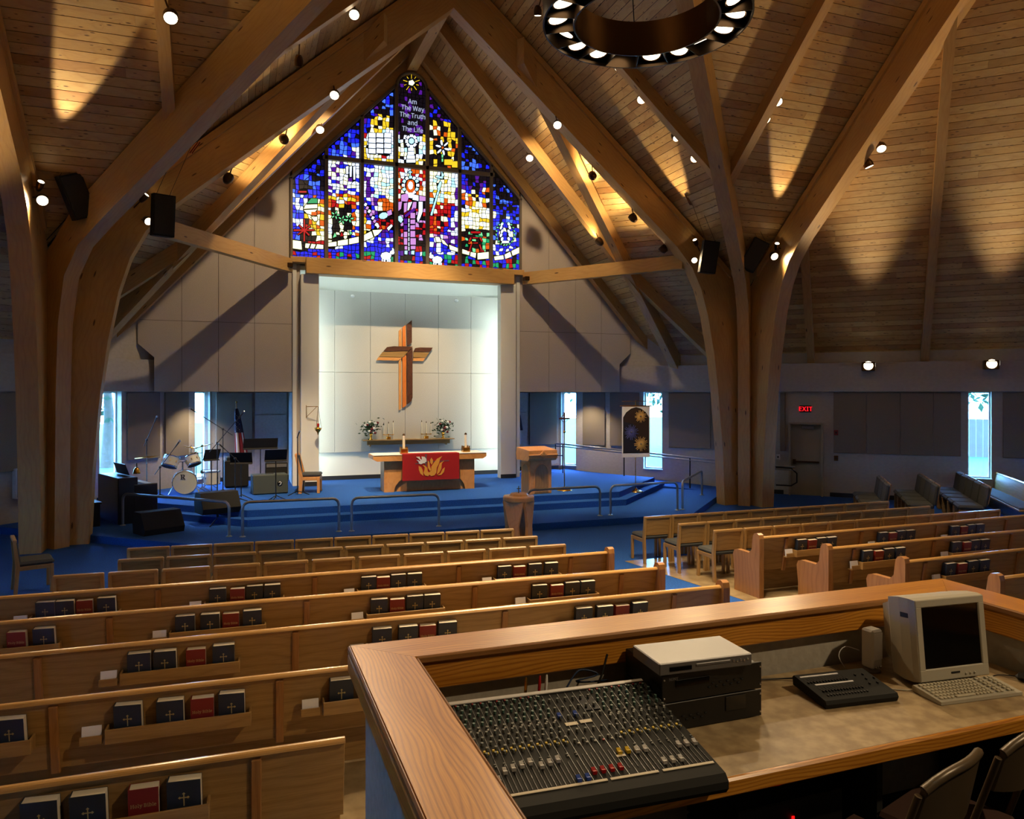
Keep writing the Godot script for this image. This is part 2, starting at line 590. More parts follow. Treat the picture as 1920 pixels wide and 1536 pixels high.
func ceiling(poly: Array, pl: Vector3, dir: Vector2, planks: bool) -> Node3D:
	# boarded soffit of the roof: h = pl.x + pl.y * x + pl.z * v over a polygon of (x, v); boards run along dir
	var o := struct("ceiling")
	var P := PackedVector2Array(poly)
	var up := Vector3(-pl.y, 1, pl.z).normalized()
	var lift := func(q: Vector2, d: float) -> Vector3: return W(q.x, pl.x + pl.y * q.x + pl.z * q.y, q.y) + up * d
	dir = dir.normalized()
	var g3: Vector3 = (W(dir.x, pl.y * dir.x + pl.z * dir.y, dir.y)).normalized()
	var s := st()
	for big in Geometry2D.offset_polygon(P, 0.06):
		var idx := Geometry2D.triangulate_polygon(big)
		for k in range(0, idx.size(), 3):
			var lo := []
			var hi := []
			for m in 3:
				lo.append(lift.call(big[idx[k + m]], 0.035 if planks else 0.0))
				hi.append(lift.call(big[idx[k + m]], 0.2))
			facen(s, lo, -up, g3)
			facen(s, hi, up, g3)
	put(s, "roof_deck", M.dark_gap if planks else M.pine, o)
	if not planks: return o
	var across := Vector2(-dir.y, dir.x)
	var rise := absf(pl.y * across.x + pl.z * across.y)
	var step := 0.18 / sqrt(1.0 + rise * rise)
	var lo_t := 1e9
	var hi_t := -1e9
	for q in P:
		lo_t = minf(lo_t, q.dot(across))
		hi_t = maxf(hi_t, q.dot(across))
	var mats := [M.pine, M.pine_pale, M.pine_mid, M.pine, M.pine_pale, M.pine_red]
	var t := lo_t
	while t < hi_t:
		var strip := PackedVector2Array([across * (t + 0.004) - dir * 60, across * (t + 0.004) + dir * 60, across * (t + step - 0.004) + dir * 60, across * (t + step - 0.004) - dir * 60])
		for piece in Geometry2D.intersect_polygons(P, strip):
			var a0 := 1e9
			var a1 := -1e9
			for q in piece:
				a0 = minf(a0, q.dot(dir))
				a1 = maxf(a1, q.dot(dir))
			var cuts := [a0]
			var p: float = a0 + rng.randf_range(1.5, 6.0)
			while p < a1 - 1.0:
				cuts.append(p)
				p += rng.randf_range(4.0, 6.5)
			cuts.append(a1)
			for k in cuts.size() - 1:
				var cl := PackedVector2Array([dir * (cuts[k] - (0.0 if k else 1.0) + 0.001) + across * (t - 1), dir * (cuts[k] - (0.0 if k else 1.0) + 0.001) + across * (t + 2), dir * (cuts[k + 1] - 0.001 + (1.0 if k == cuts.size() - 2 else 0.0)) + across * (t + 2), dir * (cuts[k + 1] - 0.001 + (1.0 if k == cuts.size() - 2 else 0.0)) + across * (t - 1)])
				for bd in Geometry2D.intersect_polygons(piece, cl):
					if bd.size() < 3: continue
					s = st()
					var idx2 := Geometry2D.triangulate_polygon(bd)
					for q in range(0, idx2.size(), 3):
						var f := []
						for m in 3: f.append(lift.call(bd[idx2[q + m]], 0.0))
						facen(s, f, -up, g3)
					if Geometry2D.is_polygon_clockwise(bd): bd.reverse()
					for q in bd.size():
						var e0 := bd[q]
						var e1 := bd[(q + 1) % bd.size()]
						facen(s, [lift.call(e0, 0.0), lift.call(e1, 0.0), lift.call(e1, 0.034), lift.call(e0, 0.034)], W(e1.y - e0.y, 0, e0.x - e1.x), g3)
					put(s, "plank", mats[rng.randi() % mats.size()], o)
		t += step
	return o

const R := 13.0   # height of the boarded ridges
const K := 0.87   # rise of the crossing roofs
const CV := 8.6   # v of the crossing
const SQ := 8.3   # half the square of the four tree columns

func beam(parent: Node, called: String, p0: Vector3, p1: Vector3, depth: float, width: float, m: Material = null) -> void:
	# a straight glued beam whose top edge runs from p0 to p1
	var s := st()
	var side := (p1 - p0).cross(Vector3.UP)
	ribbon(s, [p0 - Vector3.UP * depth, p1 - Vector3.UP * depth], [p0, p1], side, width)
	put(s, called, m if m else M.glulam, parent)

func tree_column(sx: float) -> void:
	# three curved legs that rise together and part into two arches and a valley beam
	var who := "beside the drum kit" if sx < 0 else "beside the wheelchair ramp"
	var t := thing("tree_column", "tall branching laminated timber column " + who, "column", W(sx * SQ, 0, CV + SQ))
	var lo := [Vector2(7.45, 0), Vector2(7.38, 1.5), Vector2(7.25, 3.0), Vector2(7.12, 4.0), Vector2(6.93, 5.0), Vector2(6.72, 5.7), Vector2(6.44, 6.25), Vector2(6.0, 6.75), Vector2(2.09, 10.12), Vector2(0.0, 11.9)]
	var hi := [Vector2(8.2, 0), Vector2(8.24, 1.5), Vector2(8.26, 3.0), Vector2(8.27, 4.0), Vector2(8.26, 5.0), Vector2(8.1, 5.6), Vector2(7.6, 6.2), Vector2(6.8, 6.95), Vector2(2.09, 11.12), Vector2(0.0, 12.93)]
	var o := W(sx * SQ, 0, CV + SQ)
	for which in 2:
		var a := []
		var b := []
		for k in lo.size():
			if which == 0:
				a.append(W(sx * lo[k].x, lo[k].y, CV + SQ) - o)
				b.append(W(sx * hi[k].x, hi[k].y, CV + SQ) - o)
			else:
				a.append(W(sx * SQ, lo[k].y, CV + lo[k].x) - o)
				b.append(W(sx * SQ, hi[k].y, CV + hi[k].x) - o)
		var s := st()
		ribbon(s, a, b, Vector3(0, 0, 1) if which == 0 else Vector3(1, 0, 0), 0.36)
		put(s, "arch_leg", M.glulam, t)
		# the outer lamination that stands proud along the upper edge
		s = st()
		var c := []
		var d := []
		for k in range(6, b.size()):
			c.append((b[k] as Vector3) - Vector3(0, 0.16, 0))
			d.append((b[k] as Vector3) + Vector3(0, 0.02, 0))
		ribbon(s, c, d, Vector3(0, 0, 1) if which == 0 else Vector3(1, 0, 0), 0.48)
		put(s, "edge_board", M.glulam, t)
	var va := []
	var vb := []
	for q in [[0.62, 0.0, 0.1, 0.0], [0.66, 3.0, 0.1, 3.0], [0.72, 4.3, 0.1, 4.3], [0.9, 5.2, 0.12, 5.1], [1.3, 5.75, 0.3, 5.6], [2.0, 6.2, 1.2, 6.5], [3.54, 7.1, 3.54, 7.96], [11.74, 12.1, 11.74, 13.0]]:
		var k := 0.70711
		va.append(Vector3(-sx * q[0] * k, q[1], q[0] * k))
		vb.append(Vector3(-sx * q[2] * k, q[3], q[2] * k))
	var s2 := st()
	ribbon(s2, va, vb, Vector3(1, 0, sx), 0.3)
	put(s2, "valley_beam", M.glulam, t)
	s2 = st()
	for k in 2: box(s2, Vector3(-sx * (0.45 if k == 0 else 0.0), 0.13, 0.0 if k == 0 else 0.45), Vector3(0.75, 0.26, 0.02) if k == 0 else Vector3(0.02, 0.26, 0.75))
	put(s2, "foot_plate", M.bronze, t)

func timber(called: String, label: String, _c: String, at: Vector3) -> Node3D:
	var o := struct(called, label)
	o.position = at
	return o

func roof() -> void:
	for sx in [-1.0, 1.0]:
		ceiling([Vector2(0, CV), Vector2(0, CV + SQ), Vector2(sx * SQ, CV + SQ)], Vector3(R, -K * sx, 0), Vector2(0, 1), true)
		ceiling([Vector2(0, CV), Vector2(sx * SQ, CV), Vector2(sx * SQ, CV + SQ)], Vector3(R + K * CV, 0, -K), Vector2(1, 0), true)
		ceiling([Vector2(0, CV), Vector2(0, CV - SQ), Vector2(sx * SQ, CV - SQ)], Vector3(R, -K * sx, 0), Vector2(0, 1), false)
		ceiling([Vector2(0, CV), Vector2(sx * SQ, CV), Vector2(sx * SQ, CV - SQ)], Vector3(R - K * CV, 0, K), Vector2(1, 0), false)
		# the outer slope above the slanting wall, 4.15 at the wall
		var e := 0.95 / sqrt(2.0)
		ceiling([Vector2(sx * 2.75, CV + SQ), Vector2(sx * 8.06, 20.34), Vector2(sx * 18.4, 10.0), Vector2(sx * 18.4, CV), Vector2(sx * SQ, CV), Vector2(sx * SQ, CV + SQ)], Vector3(4.15 + e * 28.4, -e * sx, -e), Vector2(1, -sx), true)
		ceiling([Vector2(sx * SQ, CV), Vector2(sx * 18.4, CV), Vector2(sx * 18.4, 7.2), Vector2(sx * 4.8, -6.4), Vector2(0, -6.4), Vector2(0, CV - SQ), Vector2(sx * SQ, CV - SQ)], Vector3(4.15 + e * 11.2, -e * sx, e), Vector2(1, sx), false)
		# chancel
		ceiling([Vector2(0, CV + SQ), Vector2(0, 23.2), Vector2(sx * 5.2, 23.2), Vector2(sx * 8.06, 20.34), Vector2(sx * 2.75, CV + SQ)], Vector3(13.1, -1.11 * sx, 0), Vector2(0, 1), true)
		tree_column(sx)
		var side := "over the drum kit side" if sx < 0 else "over the lectern side"
		var t := timber("rafter", "dark gable rafter against the stained glass wall " + side, "beam", W(sx * 4, 8, 21.05))
		for q in [["rafter_timber", W(0, 13.15, 21.0), W(sx * 8.05, 4.2, 21.0), 0.42, 0.26]]: beam(t, q[0], q[1] - t.position, q[2] - t.position, q[3], q[4])
		t = timber("rafter", "middle rafter of the chancel roof " + side, "beam", W(sx * 4, 8, 19.0))
		beam(t, "rafter_timber", W(0, 13.15, 19.0) - t.position, W(sx * 6.1, 6.35, 19.0) - t.position, 0.5, 0.2)
		beam(t, "jack_rafter", W(sx * 6.0, 6.48, 18.98) - t.position, W(sx * 9.1, 4.2, 19.3) - t.position, 0.42, 0.2)
		t = timber("rafter", "diagonal rafter from the front arch to the slanting wall " + side, "beam", W(sx * 5, 8, 18.5))
		beam(t, "rafter_timber", W(sx * 1.6, 11.4, 16.6) - t.position, W(sx * 8.25, 4.15, 20.25) - t.position, 0.62, 0.24)
		t = timber("rafter", "slim rafter below the crossing roof, parallel to the front arch " + side, "beam", W(sx * 3, 10, 14.4))
		beam(t, "rafter_timber", W(0, R, 14.4) - t.position, W(sx * 5.75, R - K * 5.75, 14.4) - t.position, 0.36, 0.2)
		t = timber("rafter", "slim rafter below the crossing roof, parallel to the side arch " + side, "beam", W(sx * 5.8, 10, 11.5))
		beam(t, "rafter_timber", W(sx * 5.8, R, CV) - t.position, W(sx * 5.8, R - K * 5.75, CV + 5.75) - t.position, 0.36, 0.2)
		for q in [10.95, 13.0]:
			var v := 28.4 - float(q)
			var L := 3.7 if q < 11 else 6.75
			t = timber("rafter", ("short" if q < 11 else "long") + " sloping rafter running up from the slanting wall " + side, "beam", W(sx * q, 4.2, v))
			beam(t, "rafter_timber", Vector3.ZERO, W(-sx * L * 0.7071, L * 0.95, -L * 0.7071), 0.38, 0.2)
		t = timber("tie_beam", "level tie beam from window sill to the tree column " + ("beside the drum kit" if sx < 0 else "beside the wheelchair ramp"), "beam", W(sx * 4.9, 6.4, 19))
		beam(t, "tie_timber", W(sx * 3.4, 6.6, 21.0) - t.position, W(sx * 6.35, 6.62, 17.0) - t.position, 0.36, 0.2)
	var r := timber("ridge_beam", "ridge beam running from the arch peak to the window top", "beam", W(0, 12.3, 19))
	beam(r, "ridge_timber", W(0, 13.05, 16.9) - r.position, W(0, 13.1, 21.2) - r.position, 0.85, 0.28)
	beam(r, "ridge_timber", W(0, 12.95, CV) - r.position, W(0, 12.95, 16.9) - r.position, 0.7, 0.24)
	for sx in [-1.0, 1.0]: beam(r, "ridge_timber", W(0, 12.95, CV) - r.position, W(sx * SQ, 12.95, CV) - r.position, 0.7, 0.24)

const NA := Vector2(5.4, 23.0)
const NB := Vector2(18.4, 10.0)

func shell() -> void:
	# floor
	var f := struct("floor", "deep blue carpet of the aisle and front")
	var s := st()
	prism(s, Geometry2D.offset_polygon(PackedVector2Array([Vector2(-5.4, 23), Vector2(5.4, 23), Vector2(18.4, 10), Vector2(18.4, 4), Vector2(8, -6.4), Vector2(-8, -6.4), Vector2(-18.4, 4), Vector2(-18.4, 10)]), 0.2)[0], Transform3D(Basis(Vector3.RIGHT, Vector3(0, 0, -1), Vector3.UP), Vector3(0, -0.2, 0)), 0.2)
	put(s, "carpet", M.carpet, f)
	f = struct("floor", "polished tan floor under the pews")
	s = st()
	var fx := Transform3D(Basis(Vector3.RIGHT, Vector3(0, 0, -1), Vector3.UP), Vector3(0, 0.001, 0))
	prism(s, PackedVector2Array([Vector2(1.75, 11.75), Vector2(2.85, 4.0), Vector2(12, 4.0), Vector2(13.5, 9.0), Vector2(8.8, 11.9)]), fx, 0.004)
	put(s, "floor_covering", M.tan_floor, f)
	s = st()
	prism(s, PackedVector2Array([Vector2(-0.35, 11.75), Vector2(0.4, 6.6), Vector2(0.4, 3.4), Vector2(-7.6, 3.4), Vector2(-7.6, 9.4), Vector2(-6.3, 11.75)]), fx, 0.004)
	put(s, "floor_covering", M.tan_floor, f)
	# outer walls, high enough to close the roof space
	var q := 0.7071
	var Lw := NA.distance_to(NB)
	var win := func(x: float) -> float: return (x - NA.x) / q
	var holes := [[win.call(5.45), win.call(5.82), 0.58, 3.02], [win.call(7.44), win.call(7.86), 0.58, 3.02], [win.call(10.53), win.call(11.18), 0.0, 2.12], [win.call(13.72), win.call(14.1), 0.7, 3.02]]
	var wn := wall("wall_north", Vector2(-5.6, 23), Vector2(5.6, 23), Vector2(0, 1), 0.25, 0, 15.5, [], M.wall)
	var we := wall("wall_northeast", NA, NB, Vector2(1, 1), 0.25, 0, 15.5, holes, M.wall)
	var mA := Vector2(-NB.x, NB.y)
	var mB := Vector2(-NA.x, NA.y)
	var mh := []
	for h in [holes[3], holes[1], holes[0]]: mh.append([Lw - h[1], Lw - h[0], h[2], h[3]])
	var ww := wall("wall_northwest", mA, mB, Vector2(-1, 1), 0.25, 0, 15.5, mh, M.wall)
	var sh := [[1.5, 2.0, 0.6, 3.0], [4.0, 4.5, 0.6, 3.0]]
	wall("wall_east", Vector2(18.4, 10.2), Vector2(18.4, 3.8), Vector2(1, 0), 0.25, 0, 15.5, sh, M.wall)
	wall("wall_west", Vector2(-18.4, 3.8), Vector2(-18.4, 10.2), Vector2(-1, 0), 0.25, 0, 15.5, sh, M.wall)
	wall("wall_southeast", Vector2(18.4, 4), Vector2(8, -6.4), Vector2(1, -1), 0.25, 0, 15.5, [[3.0, 3.5, 0.6, 3.0]], M.wall)
	wall("wall_southwest", Vector2(-8, -6.4), Vector2(-18.4, 4), Vector2(-1, -1), 0.25, 0, 15.5, [[11.0, 11.5, 0.6, 3.0]], M.wall)
	wall("wall_south", Vector2(8.1, -6.4), Vector2(-8.1, -6.4), Vector2(0, -1), 0.25, 0, 15.5, [], M.wall)
	var rf := struct("roof", "added flat slab over the ceilings that keeps sky light out")  # unseen slab added above the pitched ceilings to stop sky light leaking in
	put(bx(W(0, 15.6, 8.3), Vector3(38, 0.2, 31)), "light_seal_slab", M.light_seal, rf)
	var k := 1
	for h in [holes[0], holes[1], holes[3]]:
		slit_window(k, NA, NB, h[0], h[1], h[2], h[3])
		k += 1
	for h in mh:
		slit_window(k, mA, mB, h[0], h[1], h[2], h[3])
		k += 1
	for h in sh:
		slit_window(k, Vector2(18.4, 10.2), Vector2(18.4, 3.8), h[0], h[1], h[2], h[3])
		slit_window(k + 1, Vector2(-18.4, 3.8), Vector2(-18.4, 10.2), h[0], h[1], h[2], h[3])
		k += 2
	slit_window(k, Vector2(18.4, 4), Vector2(8, -6.4), 3.0, 3.5, 0.6, 3.0)
	slit_window(k + 1, Vector2(-8, -6.4), Vector2(-18.4, 4), 11.0, 11.5, 0.6, 3.0)
	# the thicker band above eye level, acoustic panels below it, dark baseboards
	for side in 2:
		var a := NA if side == 0 else mA
		var b := NB if side == 0 else mB
		var par := we if side == 0 else ww
		wall_panel(par, a, b, 2.0 if side == 0 else 0.0, Lw if side == 0 else Lw - 2.0, 3.02, 3.85, 0.16, M.wall, "wall_band")
		var cuts := [[0.85, 1.62], [1.78, 2.75], [3.7, 5.0], [5.0, 6.3], [7.0, 7.15], [8.45, 9.3], [9.3, 10.15], [10.15, 10.95], [10.95, 11.6], [12.55, 13.9], [13.9, 15.2]]
		for c in cuts:
			var s0: float = c[0] if side == 0 else Lw - c[1]
			wall_panel(par, a, b, s0, s0 + c[1] - c[0], 1.27, 3.0, 0.06, M.fabric)
		var bb := struct("baseboard_northeast" if side == 0 else "baseboard_northwest")
		for c in ([[0.0, 7.1], [8.35, Lw]] if side == 0 else [[0.0, Lw]]):
			wall_panel(bb, a, b, c[0], c[1], 0.0, 0.13, 0.015, M.base_board, "base_strip")
	# plain return and closet door in the alcove at each side of the altar
	for sx in [-1.0, 1.0]:
		for c in [[3.35, 4.25, 0.45, 2.35], [3.35, 4.25, 2.36, 3.0]]:
			s = st()
			box(s, W(sx * (c[0] + c[1]) / 2, (c[2] + c[3]) / 2, 22.96), Vector3(c[1] - c[0] - 0.01, c[3] - c[2] - 0.01, 0.06), Basis(), 0.006)
			put(s, "wall_board", M.wall, wn)
		s = st()
		box(s, W(sx * 4.8, 2.13, 22.95), Vector3(0.98, 1.72, 0.08), Basis(), 0.01)
		put(s, "acoustic_panel", M.fabric, wn)
	# gable wall over the alcoves, clad in large panels with joints
	var g := struct("wall_altar_gable")
	var gx := Transform3D(Basis(Vector3.RIGHT, Vector3.UP, Vector3.BACK), Vector3(0, 0, -21.42))
	for sx in [-1.0, 1.0]:
		var e := [3.3, 4.28, 5.18, 6.07, 7.15]
		for i in 4:
			var x0: float = e[i] + 0.006
			var x1: float = e[i + 1] - 0.006
			var low := [Vector2(sx * x0, 3.02), Vector2(sx * x1, 3.02), Vector2(sx * x1, 4.855), Vector2(sx * x0, 4.855)]
			if i == 3: low = [Vector2(sx * x0, 3.02), Vector2(sx * 6.72, 3.02), Vector2(sx * 6.72, 3.9), Vector2(sx * 7.1, 4.25), Vector2(sx * 7.1, 4.855), Vector2(sx * x0, 4.855)]
			s = st()
			prism(s, PackedVector2Array(low), gx, 0.2)
			put(s, "wall_panel", M.panel, g)
			s = st()
			prism(s, PackedVector2Array([Vector2(sx * x0, 4.867), Vector2(sx * x1, 4.867), Vector2(sx * x1, 13.15 - 1.11 * x1), Vector2(sx * x0, 13.15 - 1.11 * x0)]), gx, 0.2)
			put(s, "wall_panel", M.panel, g)
		s = st()
		prism(s, PackedVector2Array([Vector2(sx * 3.28, 3.0), Vector2(sx * 6.68, 3.03), Vector2(sx * 6.68, 3.9), Vector2(sx * 7.06, 4.25), Vector2(sx * 7.06, 5.2), Vector2(sx * 3.28, 9.4)]), gx, 0.185)
		put(s, "wall_backing", M.mullion, g)
		# alcove ceiling
		s = st()
		prism(s, PackedVector2Array([Vector2(sx * 3.2, 21.25), Vector2(sx * 6.7, 21.25), Vector2(sx * 6.7, 21.9), Vector2(sx * 5.5, 23.1), Vector2(sx * 3.2, 23.1)]), Transform3D(Basis(Vector3.RIGHT, Vector3(0, 0, -1), Vector3.UP), Vector3(0, 3.03, 0)), 0.1)
		put(s, "alcove_ceiling", M.wall, g)
		# pier beside the altar niche
		put(bx(W(sx * 2.86, 3.33, 21.1), Vector3(0.48, 5.76, 0.3), 0.01), "pier", M.white_paint, g)
		put(bx(W(sx * 3.2, 3.5, 21.28), Vector3(0.2, 6.1, 0.18), 0.005), "wall_strip", M.panel, g)
		put(bx(W(sx * 3.25, 3.4, 22.1), Vector3(0.1, 6.2, 1.9)), "niche_side", M.white_paint, g)
	# altar niche
	var nb := struct("wall_altar_niche")
	put(bx(W(0, 3.4, 22.3), Vector3(6.6, 6.2, 0.1)), "niche_back", M.white_paint, nb)
	put(bx(W(0, 6.42, 21.8), Vector3(6.6, 0.12, 1.1)), "niche_ceiling", M.white_paint, nb)
	for i in 6:
		for j in 2:
			put(bx(W(-2.575 + i * 1.03, 2.42 if j == 0 else 4.78, 22.2), Vector3(1.024, 2.33 if j == 0 else 2.38, 0.09), 0.006), "niche_panel", M.recess_panel, nb)
	var bz := struct("baseboard_altar")
	put(bx(W(0, 0.51, 22.24), Vector3(6.2, 0.12, 0.02)), "base_strip", M.base_board, bz)
	for sx in [-1.0, 1.0]:
		put(bx(W(sx * 2.86, 0.51, 20.945), Vector3(0.48, 0.12, 0.012)), "base_strip", M.base_board, bz)
		put(bx(W(sx * 4.3, 0.51, 22.92), Vector3(2.1, 0.12, 0.014)), "base_strip", M.base_board, bz)
	# header beam below the coloured window
	var hb := timber("header_beam", "wide laminated header beam between altar niche and stained glass", "beam", W(0, 6.2, 20.95))
	put(bx(Vector3(0, 0.22, 0), Vector3(5.95, 0.44, 0.42), 0.01), "header_timber", M.glulam, hb)
	put(bx(Vector3(0, 0.4, -0.16), Vector3(6.75, 0.16, 0.3), 0.01), "sill_timber", M.glulam, hb)
	for sx in [-1, 1]: put(bx(Vector3(sx * 3.42, 0.2, 0.1), Vector3(0.2, 0.12, 0.2), 0.01), "beam_shoe", M.bronze, hb)
	# stepped platform
	var pf := struct("platform", "blue carpeted chancel platform with steps")
	var up := Basis(Vector3.RIGHT, Vector3(0, 0, -1), Vector3.UP)
	for lv in [[0.0, 15.05, 5.35, 3.3, 9.9], [0.15, 16.72, 4.5, 2.5, 8.0], [0.3, 17.08, 4.5, 2.2, 7.6]]:
		s = st()
		var c: float = lv[2]
		var dd: float = lv[3]
		var vx: float = lv[1]
		var pts := [Vector2(-c, vx), Vector2(c, vx), Vector2(c + dd, vx + dd)]
		if lv[0] == 0.0: pts.append_array([Vector2(9.2, 18.9), Vector2(5.2, 23.0), Vector2(-5.2, 23.0), Vector2(-9.6, 18.7), Vector2(-c - dd, vx + dd)])
		else: pts.append_array([Vector2(c + dd + 0.35, vx + dd + 0.35), Vector2(c + dd, 26.7 - c - dd), Vector2(4.6, 22.1), Vector2(5.1, 23.0), Vector2(-5.2, 23.0), Vector2(-7.9, 20.4), Vector2(-c - dd, vx + dd)])
		var hull := Geometry2D.convex_hull(PackedVector2Array(pts))
		prism(s, hull, Transform3D(up, Vector3(0, lv[0], 0)), 0.15)
		put(s, "platform_step", M.carpet, pf)
	# ramp along the slanting wall
	var rp := struct("ramp", "blue carpeted ramp along the slanting wall")
	s = st()
	var t := tdir(NA, NB)
	var n := t.cross(Vector3.UP)
	var r0 := W(NA.x, 0, NA.y) + t * 0.2 + n * 0.02
	var A0 := r0
	var A1 := r0 + t * 6.6
	for c in [[A0, A0 + n * 1.25, A1 + n * 1.25, A1]]:
		var hi := [c[0] + Vector3.UP * 0.46, c[1] + Vector3.UP * 0.46, c[2] + Vector3.UP * 0.02, c[3] + Vector3.UP * 0.02]
		facen(s, hi, Vector3.UP)
		facen(s, [c[1], c[2], hi[2], hi[1]], n)
		facen(s, [c[0], c[3], hi[3], hi[0]], -n)
		facen(s, [c[0], c[1], hi[1], hi[0]], -t)
	put(s, "ramp_surface", M.carpet, rp)
	# door with panic bar
	var dr := struct("door_1", "beige exit door with a panic bar")
	var bs := Basis(t, Vector3.UP, n)
	var dc: float = (holes[2][0] + holes[2][1]) * 0.5
	var dw: float = holes[2][1] - holes[2][0]
	var at: Vector3 = W(NA.x, 0, NA.y) + t * dc
	s = st()
	box(s, at + Vector3(0, 1.05, 0) - n * 0.06, Vector3(dw - 0.05, 2.1, 0.045), bs, 0.004)
	var leaf := put(s, "door_leaf", M.door_paint, dr)
	s = st()
	for sg in [-1, 1]: box(s, at + t * sg * (dw / 2 - 0.02) + Vector3(0, 1.06, 0), Vector3(0.05, 2.12, 0.3), bs, 0.004)
	box(s, at + Vector3(0, 2.1, 0), Vector3(dw, 0.05, 0.3), bs, 0.004)
	put(s, "door_frame", M.door_paint, dr)
	s = st()
	box(s, at + Vector3(0, 0.98, 0) + n * 0.03, Vector3(dw - 0.2, 0.05, 0.05), bs, 0.01)
	box(s, at - t * (dw / 2 - 0.14) + Vector3(0, 0.98, 0) + n * 0.01, Vector3(0.09, 0.14, 0.09), bs, 0.01)
	put(s, "panic_bar", M.bronze, leaf)
	s = st()
	box(s, at + t * 0.05 + Vector3(0, 1.98, 0) + n * 0.02, Vector3(0.34, 0.09, 0.07), bs, 0.01)
	tube(s, [at + t * 0.1 + Vector3(0, 2.03, 0) + n * 0.05, at + t * 0.3 + Vector3(0, 2.04, 0) + n * 0.2, at - t * 0.05 + Vector3(0, 2.08, 0) + n * 0.1], 0.01, 6)
	put(s, "door_closer", M.grey_metal, leaf)

func outdoors() -> void:
	var g := struct("ground", "lawn outside the windows")
	put(bx(Vector3(0, -0.3, -8), Vector3(160, 0.2, 160)), "lawn", M.grass, g)
	for sx in [-1.0, 1.0]:
		var pv := struct("ground", "concrete walk outside")
		var s := st()
		box(s, W(sx * 14.5, -0.18, 21.5), Vector3(26, 0.06, 3.2), Basis(Vector3.UP, PI / 4 * -sx))
		put(s, "walk_slab", M.concrete, pv)
		var fc := thing("board_fence", "weathered plank fence seen through the slit window " + ("beyond the exit door" if sx > 0 else "behind the console organ"), "fence", W(sx * 27, -0.2, 30), PI / 4 * -sx)
		for k in 60: put(bx(Vector3(-9 + k * 0.3, 0.95, 0), Vector3(0.28, 1.9, 0.03)), "fence_board", M.fence_wood, fc)
	var r := RandomNumberGenerator.new()
	r.seed = 5
	for q in [[-17, 33, 5.5, "leafy tree outside the slit window behind the console organ"], [-10, 36, 5.0, "leafy tree outside the slit window behind the drum kit"], [10.5, 38, 6.0, "leafy tree outside the slit window behind the lectern"], [31, 30, 5.0, "leafy tree over the fence beyond the side benches"], [19, 36, 4.5, "leafy tree outside the window behind the banner"]]:
		var t := thing("tree", q[3], "tree", W(q[0], -0.2, q[1]))
		var s := st()
		tube(s, [Vector3.ZERO, Vector3(0.1, 2, 0), Vector3(0, 4, 0.1)], [0.3, 0.22, 0.12], 8)
		put(s, "trunk", M.fence_wood, t)
		s = st()
		for k in 900:
			var d: Vector3 = Vector3(r.randfn(), r.randfn() * 0.7, r.randfn()).normalized() * q[2] * 0.6 * pow(r.randf(), 0.4)
			d.y *= 0.8
			var c: Vector3 = Vector3(0, q[2] * 0.85, 0) + d
			var b := Basis(Vector3(r.randfn(), r.randfn(), r.randfn()).normalized(), r.randf() * TAU)
			var z := r.randf_range(0.14, 0.3)
			facen(s, [c - b.x * z, c + b.y * z * 0.5, c + b.x * z, c - b.y * z * 0.5], b.z)
		put(s, "foliage", M.leaves, t).set_meta("kind", "stuff")

